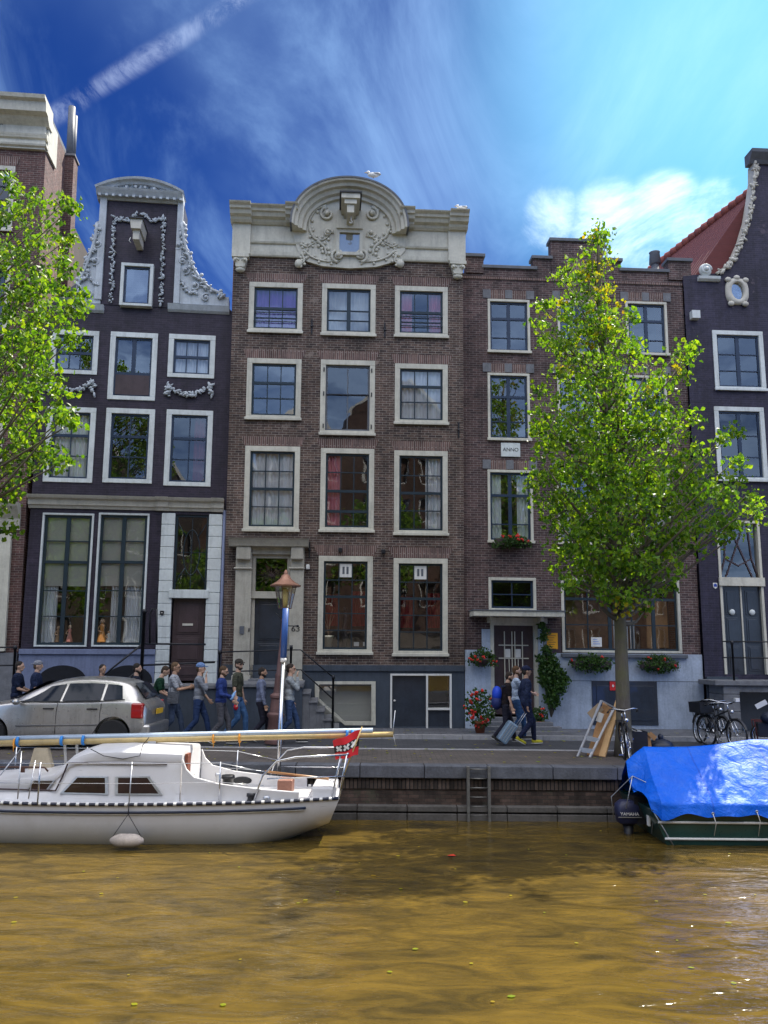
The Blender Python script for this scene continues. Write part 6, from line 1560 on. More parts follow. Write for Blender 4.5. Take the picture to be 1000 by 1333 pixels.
# ================================================================ green motor boat under a blue tarpaulin
def tarp_boat():
    Yn = 13.95; x0 = U(880, 1097, Yn).x
    t = thing('motor_boat', 'dark green motor boat with two white stripes and an outboard motor', 'boat', (x0, Yn+.95, WZ))
    gr = paint((.012,.05,.045), .3, .25, 3, key='dark_green_hull', coat=.3)
    L = 5.6
    def W(k): return .95*(1-max(0, (k-.6)/.4)**2*.9)
    def hull(i, j):
        a = j*2-1; s = abs(a); sg = -1 if a < 0 else 1; w = W(i)
        z = -.3+.85*min(1, max(0, (s-.25)/.75)); y = sg*w*(min(1, s/.45)*.88+.12*s)
        return Vector((L*i-.36*(z+.3)/.85*(1-i), y, z+.25*max(0, i-.6)))
    h = MB().grid(hull, 24, 24).build('hull', gr, t)
    MB().add([hull(0, j/24) for j in range(25)], [tuple(range(25))]).build('transom', gr, t)
    MB().grid(lambda i, j: Vector((L*i-.33*(1-i), (2*j-1)*W(i)*.97, .53+.25*max(0, i-.6))), 20, 4).build('deck', gr, t)
    for z in (.36, .10):
        for sg in (-1,1): MB().tube([Vector((L*k/20-.36*(z+.3)/.85*(1-k/20)+.01, sg*(W(k/20)*(.985 if z > .2 else .955)+.01), z+.25*max(0, k/20-.6))) for k in range(20)], .022, 6).build('white_stripe', M['white'], t)
    MB().tube([(-.0,-.90,-.05),(-.32,-.94,.5)], .012, 5).build('transom_edge', M['alu'], t)
    MB().box(-.30, -.27, -.55, -.45, .22, .38).build('transom_plate', M['white'], t)
    # outboard
    ox, oy = -.50, -.05
    mo = MB(); secs = []
    for z, a, b in ((.06,.14,.11),(.10,.19,.15),(.27,.22,.17),(.38,.21,.16),(.45,.13,.11)):
        secs.append([Vector((ox+a*math.copysign(abs(math.cos(k*PI/8))**.6, math.cos(k*PI/8)), oy+b*math.copysign(abs(math.sin(k*PI/8))**.6, math.sin(k*PI/8)), z+.1)) for k in range(16)])
    n = 16; mo.add([p for q in secs for p in q], [(i*n+j, i*n+(j+1) % n, (i+1)*n+(j+1) % n, (i+1)*n+j) for i in range(4) for j in range(n)]+[tuple(reversed(range(n))), tuple(4*n+k for k in range(n))], True)
    ob = mo.build('outboard_motor', paint((.018,.022,.06), .45, .3, 4, key='outboard_cowl'), t, sharp=50)
    MB().tube([(ox,oy,.15),(ox+.02,oy,-.35)], [.09,.05], 10).build('motor_leg', M['black'], ob)
    MB().box(ox-.21, ox+.19, oy-.18, oy-.165, .29, .302).build('cowl_stripe', M['alu'], ob)
    text('cowl_lettering', 'YAMAHA', .07, Matrix.Translation((ox-.02, oy-.190, .350)), M['white'], ob, sx=1.1)
    MB().box(-.42, -.22, oy-.14, oy+.14, .18, .62).build('motor_bracket', M['black'], t)
    pts = [(ox-.27, oy-.1, .25), (ox-.30, oy-.1, .62), (ox+.05, oy-.2, .98), (-.18, oy-.6, .86), (-.02, oy-.78, .40)]
    MB().tube(pts, .008, 5).tube([(ox+.05,oy-.2,.98),(ox-.10,oy-.25,.45)], .008, 5).tube([(-.18,oy-.6,.86),(-.26,oy-.5,.1)], .008, 5).build('mooring_line', M['alu'], t)
    # tarpaulin over a ridge pole
    T = thing('blue_tarpaulin', 'bright blue tarpaulin draped as a tent over the green boat', 'tarpaulin', (x0, Yn+.95, WZ))
    R_ = random.Random(4)
    rl = U(838, 972, Yn+.95)-Vector((x0, Yn+.95, WZ)); rr = U(1000, 961, Yn+.95)-Vector((x0, Yn+.95, WZ))
    xe = 5.7; zr = lambda x: rl.z+(rr.z-rl.z)*(x-rl.x)/(rr.x-rl.x)-(.10*math.sin(PI*((x-rl.x)/1.9 % 1)) if True else 0)*.5
    def tp(i, j, off=0):
        a = j*2-1; s = abs(a); sg = -1 if a < 0 else 1
        x = rl.x+(xe-rl.x)*i
        xb = -.26+(xe+.26)*i      # hem starts further right than the ridge
        hemz = .45+.05*math.sin(xb*2.2)+.035*math.sin(xb*5.3+1)+.02*math.sin(xb*11)
        if sg > 0: hemz = .5
        X_ = x*(1-s)+xb*s
        if s < .85: yy = sg*1.04*(s/.85)**.9; z = zr(x)+(.66-zr(x))*s/.85
        else: yy = sg*(1.04+.04*(s-.85)/.15); z = .66+(hemz-.66)*(s-.85)/.15
        sag = -.14*math.sin(PI*s)*(.6+.4*math.cos(X_*3.3))
        fold = .035*math.sin(X_*9+s*5+2*noise.noise(Vector((X_*1.3, s*2, 0))))*s*(1-.3*s)+.05*noise.noise(Vector((X_*2.2, s*2.5, sg)))+.018*noise.noise(Vector((X_*9, s*9, sg)))
        edge = math.exp(-((i)*14)**2)
        d = fold*(1.0)+sag*.35*(s < .85)*(1-s)
        return Vector((X_, yy+sg*d*.8*min(1, s*4), z+d*.45*min(1, s*6)+(0 if s > .02 else 0)))
    cl = MB().grid(tp, 150, 80)
    cb = cl.build('tarp_cloth', M['tarp'], T)
    for k in range(7):
        p = tp(.14+.12*k, .012); mb = MB().lathe([(.022,-.004),(.022,.004),(.012,.004),(.012,-.004)], p+Vector((0,-.012,.03)), 12, M=Matrix.Rotation(PI/2,3,'X')); mb.build('eyelet', M['alu'], T)
        MB().tube([p+Vector((0,-.015,.02)), p+Vector((.04,-.02,-.12)), (p.x+.05, -.95, .16)], .006, 5).build('tie_cord', M['white'], T)
    # overhanging end flap pulled towards the motor
    e = [tp(0, j/80) for j in range(81)]
    tip = U(830, 1006, Yn+.3)-T.location
    MB().grid(lambda i, j: (lambda p: p.lerp(Vector((tip.x-.02, p.y*.55, max(p.z-.25, .72))), i*(.35+.65*math.sin(PI*j)))+Vector((.02*math.sin(j*20+i*4)*i,0,0)))(tp(0, j)), 12, 60).build('end_flap', M['tarp'], T)
    a = U(826,1020,Yn+.8)-T.location; b = U(847,1010,Yn+.8)-T.location; c = U(817,1032,Yn+.8)-T.location
    MB().grid(lambda i, j: (c.lerp(a, .3+.7*j)).lerp(b+Vector((0,0,-.1+.1*j)), i)+Vector((0, (-.25+.6*j), .0)), 6, 6).build('small_flap', M['tarp'], T)
def tarpm():
    t = NT('blue_tarp_plastic'); c = t.mix(t.noise(1.5, 4, .6), (.0,.070,.50), (.0,.135,.74))
    sp = t.n('ShaderNodeSeparateXYZ'); t.l(t.coord(), sp.inputs[0]); fr = t.math('ABSOLUTE', t.math('SUBTRACT', t.math('FRACT', t.math('MULTIPLY', sp.outputs[0], .83)), .5))
    c = t.mix(t.ramp(fr, [(.008, .5), (.014, 0.)]), c, (.0,.04,.35)); c = t.mix(t.math('MULTIPLY', t.ramp(t.noise(5, 7, .75), [(.5, 0.), (.8, 1.)]), .3), c, (.12,.25,.6))
    w = t.ramp(t.noise(.9, 4, .65), [(.69, 0.), (.75, 1.)]); c = t.mix(t.math('MULTIPLY', w, .7), c, (.55,.65,.8))
    n = t.bump(t.noise(16, 4, .6, dist=1.0), .5, .015, t.bump(t.noise(4.0, 4, .6, dist=1), .6, .06))
    return t.done(t.pbsdf(c, .5, 0, n, .25))
M['tarp'] = tarpm()
tarp_boat()

# ================================================================ bicycles, step ladder, boards, crate
def wheel(par, c, r, ax, rim=None, name='wheel'):
    Rm = ax
    mb = MB(); mb.tube([Vector(c)+Rm @ Vector((r*math.cos(a*PI/16), 0, r*math.sin(a*PI/16))) for a in range(33)], .022, 7, cap=False)
    w = mb.build(name, M['rubber'], par)
    MB().tube([Vector(c)+Rm @ Vector(((r-.03)*math.cos(a*PI/16), 0, (r-.03)*math.sin(a*PI/16))) for a in range(33)], .012, 5, cap=False).build('rim', M['chrome'], w)
    mb = MB()
    for k in range(18): a = k*PI/9; mb.tube([Vector(c)+Rm @ Vector((.02*math.cos(a+1), .02*(-1)**k, .02*math.sin(a+1))), Vector(c)+Rm @ Vector(((r-.03)*math.cos(a), 0, (r-.03)*math.sin(a)))], .0025, 3, cap=False)
    mb.ball(c, .03, 8, 6); mb.build('spokes', M['chrome'], w)
    return w
def bicycle(label, loc, rz, lean, frame_m, bars_w=.30, crate=False, extra=None, group='parked bicycles'):
    t = thing('bicycle', label, 'bicycle', place(*loc, rz) @ Matrix.Rotation(lean, 4, 'X'), group)
    I = Matrix.Identity(3); r = .34
    wheel(t, (-.54,0,r), r, I); wheel(t, (.54,0,r), r, I)
    mb = MB(); bb = (-.06,0,.30); st = (-.20,0,.86); hd = (.33,0,.86); hb = (.38,0,.62)
    for a, b, w in ((bb, st, .018), (bb, hb, .02), ((-.16,0,.70), hd, .018), (hd, hb, .022)): mb.tube([a, b], w, 8)
    for sy in (-.05,.05): mb.tube([(-.54,sy,.34), (bb[0],sy*.6,bb[2])], .011, 6); mb.tube([(-.54,sy,.34), (-.17,sy*.3,.76)], .010, 6)
    mb.build('frame', frame_m, t)
    mb = MB()
    for sy in (-.05,.05): mb.tube([(.54,sy,.34), (.50,sy,.48), (.40,sy*.7,.66)], .012, 6)
    mb.build('fork', M['chrome'], t)
    for x in (-.54, .54): MB().grid(lambda i, j: Vector((x+.375*math.cos(PI*(.12+.80*i)+ (0 if x > 0 else 0)), -.028+.056*j, .34+.375*math.sin(PI*(.12+.80*i)))), 14, 2).build('mudguard', M['black'], t)
    MB().tube([(.33,0,.86),(.30,0,1.02)], .014, 6).tube([(.02,-bars_w,.98),(.16,-bars_w*.95,1.03),(.30,-bars_w*.6,1.05),(.33,0,1.02),(.30,bars_w*.6,1.05),(.16,bars_w*.95,1.03),(.02,bars_w,.98)], .012, 7).build('handlebar', M['chrome'], t)
    for sy in (-1, 1): MB().tube([(.04,sy*bars_w,.985),(-.08,sy*bars_w,.965)], .018, 8).build('grip', M['black'], t)
    MB().tube([(-.20,0,.84),(-.22,0,.95)], .013, 6).build('seat_post', M['chrome'], t)
    MB().ball((-.28,0,.98), (.10,.095,.035), 12, 8).ball((-.14,0,.98), (.13,.035,.028), 12, 8).build('saddle', M['black'], t)
    MB().ball((.44,0,.84), (.05,.045,.05), 12, 8).build('head_lamp', M['chrome'], t)
    MB().box(-.86, -.28, -.07, .07, .735, .755).tube([(-.84,.06,.74),(-.56,.06,.36)], .007, 5).tube([(-.84,-.06,.74),(-.56,-.06,.36)], .007, 5).build('rack', M['black'], t)
    MB().lathe([(.09,-.006),(.09,.006)], (-.06,-.05,.30), 18, M=Matrix.Rotation(PI/2,3,'X')).bar((-.06,-.09,.30),(.05,-.09,.17), .018).bar((-.06,.09,.30),(-.17,.09,.43), .018).box(.0,.10,-.17,-.08,.155,.18).box(-.22,-.12,.08,.17,.42,.445).build('crank', M['chrome'], t)
    if crate:
        mb = MB(); 
        mb.box(-.86,-.42,-.20,.20,.76,.78); mb.box(-.86,-.42,-.20,-.19,.78,1.0); mb.box(-.86,-.42,.19,.20,.78,1.0); mb.box(-.86,-.85,-.19,.19,.78,1.0); mb.box(-.43,-.42,-.19,.19,.78,1.0); mb.build('rear_crate', M['black'], t)
    if extra: extra(t)
    return t
g = G(818, 1000); bicycle('dark bicycle with chrome handlebar leaning beside the tree trunk', (g.x+.22, g.y+.75, 0), math.radians(-99), math.radians(4), M['black'], .28)
g = G(944, 972)
bicycle('black bicycle with rear crate and white front clamp before the stone landing', (U(940,950,19.3).x, 19.3, 0), math.radians(-76), math.radians(3), M['black'], .33, crate=True, extra=lambda t: MB().box(.28,.36,.20,.30,1.04,1.12).build('white_clamp', M['white'], t))
bicycle('black bicycle behind the crate bicycle, close to the stone pier', (U(925,950,20.0).x, 20.0, 0), math.radians(-84), math.radians(-3), M['iron'], .3)
def scooter_rack():
    q = U(1000, 960, 19.2); t = thing('cargo_bicycle', 'maroon parked cargo bicycle with white plate at the right edge', 'bicycle', place(q.x+.05, 19.2, 0, math.radians(-15)))
    r = .30; I = Matrix.Identity(3); mar = paint((.12,.03,.03), .5, .3); wheel(t, (-.1,0,r), r, I); wheel(t, (1.2,0,.34), .34, I)
    MB().tube([(-.28,-.2,.12),(-.34,-.2,.62),(.30,-.2,.66),(.36,-.2,.12),(-.28,-.2,.12)], .018, 6).tube([(-.28,.2,.12),(-.34,.2,.62),(.30,.2,.66),(.36,.2,.12)], .018, 6).tube([(.3,0,.6),(.9,0,.35),(1.2,0,.34)], .022, 6).tube([(.9,0,.35),(.8,0,.9)], .018, 6).build('frame', mar, t)
    MB().box(-.28,.28,-.19,.19,.28,.60).build('cargo_box', M['black'], t, bevel=.02); MB().ball((.8,0,.95), (.14,.08,.04)).build('saddle', M['black'], t)
    MB().tube([(.05,-.3,1.02),(.1,0,1.0),(.05,.3,1.02)], .013, 6).tube([(.1,0,1.0),(.0,0,.6)], .016, 6).build('handlebar', M['black'], t); MB().obox((-.18,-.24,1.0), .26, .02, .11, Matrix.Rotation(-.5,3,'Y')).build('white_plate', M['white'], t)
    MB().ball((-.02,-.2,.70), (.2,.16,.14)).build('covered_basket', M['navy'], t)
scooter_rack()
def clutter():
    # aluminium step ladder leaning on the tree
    Y0 = G(752, 985).y; A = U(752, 980, Y0); B = U(768, 987, Y0-.1); Tp = U(783, 912, Y0+.55); T2 = U(800, 921, Y0+.5)
    A.z = 0; b2 = U(768, 988, Y0-.15); b2.z = .0; r = thing('step_ladder', 'aluminium step ladder propped against the tree in front of a cardboard sheet', 'ladder', A)
    o = Vector(A)
    for a, b, nm in ((A, Tp, 'rail'), (b2, T2, 'rail')): MB().bar(a-o, b-o, .05, .025).build('rail', M['alu'], r)
    for f in (.12, .33): a = A.lerp(Tp, f)-o; b = b2.lerp(T2, f)-o; MB().bar(a, b, .03, .09).build('tread', M['alu'], r)
    MB().bar(Tp-o, T2-o, .05, .03).build('top_bar', M['alu'], r)
    # cardboard sheet behind it
    P_ = [U(px, py, Y) for px, py, Y in ((764,983,Y0+.15),(783,990,Y0+.1),(802,925,Y0+.62),(785,914,Y0+.66))]
    for k in (0,1): P_[k].z = 0.01
    c = thing('cardboard_sheet', 'brown torn cardboard sheet standing between step ladder and plank', 'cardboard', P_[0]); o = P_[0].copy()
    def fn(i, j): q = P_[0].lerp(P_[1], i).lerp(P_[3].lerp(P_[2], i), j)-o; return q+Vector((.03*noise.noise(Vector((i*3,j*4,0)))*(.2+j), .04*noise.noise(Vector((i*3,j*5,3))), 0))
    card = paint((.36,.20,.09), .85, .3, 4, key='cardboard', bump=.3)
    mb = MB(); mb.grid(fn, 10, 20); ob = mb.build('sheet', card, c); md = ob.modifiers.new('t', 'SOLIDIFY'); md.thickness = .02
    w0 = fn(.1,.72)+Vector((0,-.04,0)); MB().obox(w0+Vector((-.02,0,0)), .12, .01, .2, Matrix.Rotation(.4,3,'Y')).build('torn_label', M['white'], c)
    MB().obox(fn(.0,.82)+Vector((-.10,-.02,0)), .32, .02, .18, Matrix.Rotation(-.7,3,'Y')).build('torn_flap', paint((.40,.30,.20), .9), c)
    a = U(784, 990, Y0-.05); a.z = 0; b = U(806, 912, Y0+.62); p = thing('wooden_plank', 'long pale wooden plank leaning against the tree trunk', 'plank', a)
    MB().bar((0,0,0), b-a, .14, .05).build('plank', paint((.48,.30,.14), .7, .2, 4, key='pale_wood'), p, bevel=.004)
    g = G(833, 985); cx = thing('black_crate', 'black box with papers on top standing right of the tree', 'box', (g.x, g.y+.2, 0))
    mb = MB().box(-.19,.19,-.18,.18,0,.02).box(-.19,.19,-.18,-.16,.02,.50).box(-.19,.19,.16,.18,.02,.50).box(-.19,-.17,-.16,.16,.02,.50).box(.17,.19,-.16,.16,.02,.50).build('crate_box', M['black'], cx)
    MB().obox((-.06,-.05,.53), .30, .2, .05, Matrix.Rotation(.3,3,'Y')).obox((-.12,-.05,.57), .24, .2, .03, Matrix.Rotation(.5,3,'Y')).build('papers', paint((.45,.44,.42), .8, .3, 12), cx)
    b1 = thing('leaning_board', 'narrow brown board leaning on the black box near the tarpaulin', 'board', (g.x+.26, g.y+.15, 0)); MB().bar((0,0,0), (-.04,.03,.46), .12, .03).obox((.07,0,.40), .16,.03,.10, Matrix.Rotation(.7,3,'Y')).build('board', card, b1)
    b2_ = thing('rubbish_bag', 'dark blue rubbish bag slumped behind the blue tarpaulin end', 'bag', (g.x+.55, g.y+.35, 0)); MB().ball((0,0,.16), (.28,.22,.17), 16, 10, jit=.12).build('bag', M['navy'], b2_); MB().ball((.02,0,.36), (.06,.05,.07), 8, 6, jit=.3).build('bag_knot', M['navy'], b2_)
clutter()
# ---------------------------------------------------------------- people
SK = {'a': paint((.52,.33,.24), .55, .1, 8, key='skin_fair', bump=.05), 'b': paint((.40,.24,.16), .55, .1, 8, key='skin_tan', bump=.05)}
def fabric(col, key='clothing'):
    k = ('f', col)
    if k in _mc: return _mc[k]
    t = NT(key); a = t.noise(6, 5, .7); mp = t.n('ShaderNodeMapping'); mp.inputs['Scale'].default_value = (5, 5, 11); t.l(t.coord(), mp.inputs[0])
    w = t.noise(1.2, 4, .6, mp.outputs[0], 1.2); c = t.mix(t.ramp(a, [(.3, 0.), (.7, 1.)]), tuple(x*.7 for x in col), tuple(min(1, x*1.25) for x in col))
    _mc[k] = t.done(t.pbsdf(c, .9, 0, t.bump(w, .9, .06), .15)); return _mc[k]
def ik(a, c, l1, l2, hint):
    a, c = Vector(a), Vector(c); d = c-a; L = min(d.length, (l1+l2)*.995); u = d.normalized(); c = a+u*L
    x = (l1*l1-l2*l2+L*L)/(2*L); h = math.sqrt(max(0, l1*l1-x*x)); p = Vector(hint)-u*Vector(hint).dot(u); p.normalize(); return a+u*x+p*h, c
def caps(mb, a, b, ra, rb, sq=(1,1)):
    a, b = Vector(a), Vector(b); mb.tube([a, a.lerp(b,.5), b], [ra, (ra+rb)/2*1.02, rb], 12); mb.ball(a, ra*.995, 12, 8); mb.ball(b, rb*.995, 12, 8)
def remesh(o, v=.008, it=3):
    m = o.modifiers.new('r', 'REMESH'); m.mode = 'VOXEL'; m.voxel_size = v; m.use_smooth_shade = True
    s = o.modifiers.new('s', 'SMOOTH'); s.iterations = it; s.factor = .5
    return o
def person(px, top, D, rz=0, label='', shirt=(.05,.05,.08), pants=(.03,.04,.09), shoes=(.05,.05,.05), hair=(.02,.015,.012), skin='a', hands=((.25,.2,1.0),(.25,-.2,1.0)),
           stride=.22, bend=0.0, headturn=0.0, nod=0.0, sleeve='short', cap=None, beard=False, glasses=False, extra=None, short=.5, group='men walking in a group along the street', hairlong=1.0, ground=0.0, tied=None, backcap=False):
    D += .9 if D < 19.6 else .6; g = U(px, 900, D); zt = U(px, top, D).z; S = (zt-ground)/(1.80-.10*bend)
    t = thing('person', label, 'person', place(g.x, D, ground, rz), group)
    s = S; rp = random.Random(int(px))
    hip = Vector((0, 0, .95)); ch = hip+Vector((math.sin(bend)*.45, 0, math.cos(bend)*.45)); nk = ch+Vector((math.sin(bend)*.09, 0, math.cos(bend)*.09)); 
    hd = nk+Vector((.02+math.sin(bend+nod*.5)*.16, 0, math.cos(bend)*.165)); wst = hip.lerp(ch, .38)
    sh = [ch+Vector((0, sy*.185, .015)) for sy in (1,-1)]; hp = [hip+Vector((0, sy*.085, -.03)) for sy in (1,-1)]
    P3 = lambda v: Vector(v)*s
    body = MB(); shirt_ = MB(); trou = MB(); shoe = []
    # torso under the clothes
    bw = 1+.12*(rp.random()-.35)
    def ell(mb, c, rx, ry, rz_, k=1): k = bw; mb.ball(P3(c), (rx*s*k, ry*s*k, rz_*s*k), 16, 12, R=_ry(bend))
    ell(body, ch-Vector((0,0,.08)), .105, .155, .17); ell(body, wst, .095, .135, .16); ell(body, hip, .105, .15, .12)
    caps(body, P3(ch+Vector((0,0,.0))), P3(nk+(hd-nk)*.35), .066*s, .056*s)
    ell(shirt_, ch-Vector((0,0,.07)), .125, .175, .185); ell(shirt_, wst, .118, .155, .19); ell(shirt_, hip+Vector((0,0,.03)), .125, .165, .12)
    caps(shirt_, P3(sh[0]-Vector((0,.03,0))), P3(sh[1]+Vector((0,.03,0))), .062*s, .062*s)
    ell(trou, hip-Vector((0,0,.02)), .118, .158, .12)
    foot = [Vector((stride, .09, .09)), Vector((-stride*1.1, -.09, .09+(.07 if stride > .1 else 0)))]
    for i, sy in enumerate((1,-1)):
        kn, an = ik(hp[i], foot[i], .44, .43, (1,0,0))
        caps(body, P3(hp[i]), P3(kn), .075*s, .052*s); caps(body, P3(kn), P3(an), .05*s, .036*s)
        caps(trou, P3(hp[i]), P3(kn), .092*s, .068*s); caps(trou, P3(kn), P3(an.lerp(kn, .06)), .066*s, .054*s)
        ang = 0 if i == 0 else .5*(stride > .1)
        R = _ry(ang-.02)
        sm = MB().ball(P3(an)+R @ P3((.075,0,-.045)), (.145*s,.048*s,.045*s), 14, 8, R=R).ball(P3(an)+R @ P3((-.01,0,-.03)), (.06*s,.045*s,.055*s), 12, 8, R=R)
        so = sm.build('shoe', fabric(shoes, 'shoe'), t); remesh(so, .007)
        MB().ball(P3(an)+R @ P3((.065,0,-.078)), (.155*s,.052*s,.014*s), 14, 6, R=R).build('shoe_sole', paint((.5,.5,.48), .7), so)
        # arm
        el, ha = ik(sh[i], hands[i], .29, .26, (-.6, sy*.5, -.5))
        caps(body, P3(sh[i]), P3(el), .046*s, .037*s); caps(body, P3(el), P3(ha), .037*s, .026*s)
        if sleeve == 'long': caps(shirt_, P3(sh[i]), P3(el), .064*s, .052*s); caps(shirt_, P3(el), P3(el.lerp(ha, .93)), .052*s, .040*s)
        elif sleeve == 'pushed': caps(shirt_, P3(sh[i]), P3(el), .064*s, .052*s); caps(shirt_, P3(el), P3(el.lerp(ha, .35)), .052*s, .048*s)
        else: caps(shirt_, P3(sh[i]), P3(sh[i].lerp(el, .72)), .064*s, .060*s)
        # hand: palm, four fingers of different length, thumb from the side of the palm
        d = (ha-el).normalized(); side = d.cross(Vector((0,0,1))); side = side.normalized() if side.length > .1 else Vector((0,1,0)); up = side.cross(d)
        pc = ha+d*.045; Rm = Matrix((d, side, up)).transposed(); body.ball(P3(pc), (.050*s,.020*s,.042*s), 12, 8, R=Rm)
        for f, (o, l) in enumerate(((.030,.065),(.011,.075),(-.010,.070),(-.029,.055))):
            b0 = pc+d*.038+up*o; b1 = b0+d*l*.5-side*.008*sy; b2 = b1+d*l*.35-side*.026*sy; body.tube([P3(b0-d*.02), P3(b0), P3(b1), P3(b2)], [.011*s,.0105*s,.0095*s,.007*s], 7)
        b0 = pc-d*.01+up*.035; body.tube([P3(b0-d*.01-up*.01), P3(b0+d*.025+up*.022), P3(b0+d*.055+up*.028)], [.013*s,.012*s,.008*s], 7)
    # head with nose, brow, chin, ears
    Rh = _rz(headturn) @ _ry(nod)
    def H(v): return P3(hd)+Rh @ P3(v)
    body.ball(H((0,0,.015)), (.098*s,.076*s,.112*s), 18, 14, R=Rh); body.ball(H((.035,0,-.065)), (.055*s,.050*s,.048*s), 14, 10, R=Rh); body.ball(H((.062,0,-.085)), (.026*s,.028*s,.022*s), 10, 8, R=Rh)
    body.tube([H((.088,0,.025)), H((.108,0,-.005)), H((.112,0,-.022)), H((.085,0,-.03))], [.010*s,.013*s,.016*s,.012*s], 8); body.ball(H((.086,0,.035)), (.014*s,.046*s,.011*s), 10, 6, R=Rh)
    body.ball(H((.086,0,-.052)), (.012*s,.026*s,.011*s), 10, 6, R=Rh)
    for sy in (1,-1): body.ball(H((-.005, sy*.077, -.002)), (.020*s,.010*s,.030*s), 10, 8, R=Rh)
    bo = body.build('body', SK[skin], None); bo.parent = t; remesh(bo, .0075, 2)
    for sy in (1,-1): MB().ball(H((.0865, sy*.031, .014)), (.008*s,.013*s,.007*s), 8, 6, R=Rh).build('eye', M['black'], t)
    so = shirt_.build('shirt', fabric(shirt, 'shirt_cloth'), t); remesh(so, .010, 4)
    tr = trou.build('trousers', fabric(pants, 'trouser_cloth'), t); remesh(tr, .010, 4)
    hm = MB()
    hm.ball(H((-.016,0,.048)), (.098*s,.083*s,.090*s*hairlong), 16, 12, R=Rh); hm.ball(H((-.05,0,.0)), (.06*s,.074*s,.085*s), 14, 10, R=Rh)
    ho = hm.build('hair', paint(hair, .8, .4, 30, bump=.8), t); remesh(ho, .008, 1)
    if beard:
        mb = MB(); mb.ball(H((.048,0,-.078)), (.050*s,.056*s,.040*s), 12, 8, R=Rh); mb.ball(H((.01,0,-.05)), (.06*s,.078*s,.035*s), 12, 8, R=Rh); mb.build('beard', paint(hair, .9, .4, 30, bump=.8), t)
    if glasses:
        mb = MB()
        for sy in (1,-1): mb.ball(H((.099, sy*.032, .014)), (.007*s,.028*s,.019*s), 10, 6, R=Rh); mb.tube([H((.098, sy*.055, .018)), H((.0, sy*.082, .014))], .004*s, 4)
        mb.build('sunglasses', M['black'], t)
    if cap:
        k = -1 if backcap else 1
        mb = MB(); mb.ball(H((-.008,0,.062)), (.108*s,.091*s,.080*s), 16, 12, R=Rh); mb.ball(H((k*.115,0,.050)), (.062*s,.062*s,.012*s), 14, 6, R=Rh)
        mb.build('cap', fabric(cap, 'cap_cloth'), t)
    if extra: extra(t, s, P3, H, hip, ch)
    return t
def tee_print(t, s, P3, H, hip, ch):
    mb = MB(); 
    for k in range(5): a = k*PI/5+.3; mb.ball(P3(ch+Vector((.02, -.1765, -.08)))+P3((.045*math.cos(a), .0, .045*math.sin(a))), (.014*s,.006*s,.010*s), 6, 4)
    mb.build('shirt_print', M['white'], t)
def bag(t, s, P3, H, hip, ch):
    MB().box(-.05*s,.20*s,-.34*s,-.24*s,.86*s,1.12*s).tube([P3((-.02,-.24,1.1)), P3((-.02,-.2,1.42)), P3((.12,-.22,1.12))], .012, 6).build('shoulder_bag', fabric((.10,.11,.13)), t, bevel=.03)
def bottle(t, s, P3, H, hip, ch): pass
DN = (.02,.04,.12)
person(22, 860, 19.4, .1, 'man in navy printed t-shirt behind the car, leftmost of the group', shirt=(.015,.022,.05), pants=(.02,.02,.03), hands=((.30,.10,1.08),(.30,-.05,1.06)), stride=.12, extra=tee_print)
person(46, 859, 19.7, .15, 'man in navy shirt and backwards grey cap standing behind the car bonnet', shirt=(.02,.03,.07), hands=((.3,.12,1.15),(.28,-.1,1.12)), stride=.1, cap=(.25,.26,.30), backcap=True, hair=(.08,.05,.03))
person(131, 864, 19.5, -.2, 'dark-haired man in black whose head shows above the middle of the car roof', shirt=(.012,.012,.016), hands=((.2,.2,.85),(.2,-.2,.85)), stride=.2, headturn=-.5, skin='b')
person(176, 863, 19.8, .0, 'man with dark swept-back hair above the rear of the car roof', shirt=(.02,.025,.04), hands=((.2,.2,.85),(.25,-.2,.95)), stride=.2, beard=True, hairlong=1.1)
person(200, 866, 19.9, .1, 'man in dark green t-shirt bending forward to look down behind the car', shirt=(.015,.05,.03), bend=.30, nod=.45, hands=((.42,.12,1.02),(.42,-.1,1.0)), stride=.1, hair=(.04,.025,.015))
person(226, 861, 18.9, .0, 'man in pale grey t-shirt with shoulder bag clapping his hands beside the car', shirt=(.34,.36,.40), pants=(.07,.10,.17), hands=((.36,.03,1.22),(.36,-.03,1.20)), glasses=True, hair=(.10,.06,.03), extra=bag, skin='b', stride=.25)
person(259, 862, 18.7, .0, 'man in blue cap and grey pullover eating as he walks', shirt=(.22,.24,.28), pants=(.03,.055,.14), hands=((.2,.15,.95),(.17,-.08,1.45)), sleeve='pushed', cap=(.15,.24,.45), stride=.28, hair=(.06,.04,.02))
def bt(t, s, P3, H, hip, ch):
    q = P3((.31,-.16,1.10)); b = thing('water_bottle', 'pale blue plastic bottle in the hand of the man in the blue sweater', 'bottle', t.matrix_world @ Matrix.Translation(q) @ Matrix.Rotation(.5,4,'Y'))
    MB().lathe([(.032,-.10),(.035,-.05),(.033,.06),(.015,.10),(.015,.13)], n=14).build('bottle_body', paint((.25,.45,.75), .25), b)
person(288, 866, 18.4, .0, 'man in royal blue sweater and grey trousers carrying a pale blue bottle', shirt=(.025,.045,.17), pants=(.085,.085,.10), hands=((.25,.12,.98),(.28,-.16,1.08)), sleeve='long', glasses=True, beard=True, nod=.2, hair=(.07,.04,.02), extra=bt)
def redp(t, s, P3, H, hip, ch):
    q = P3((.06,-.24,.78)); b = thing('red_pouch', 'small red pouch hanging from the hand of the man in the olive t-shirt', 'pouch', t.matrix_world @ Matrix.Translation(q))
    MB().ball((0,0,-.05), (.055,.045,.075), 12, 8, jit=.1).tube([(0,0,0),(0,0,.09)], .006, 5).build('pouch', paint((.60,.02,.04), .5), b)
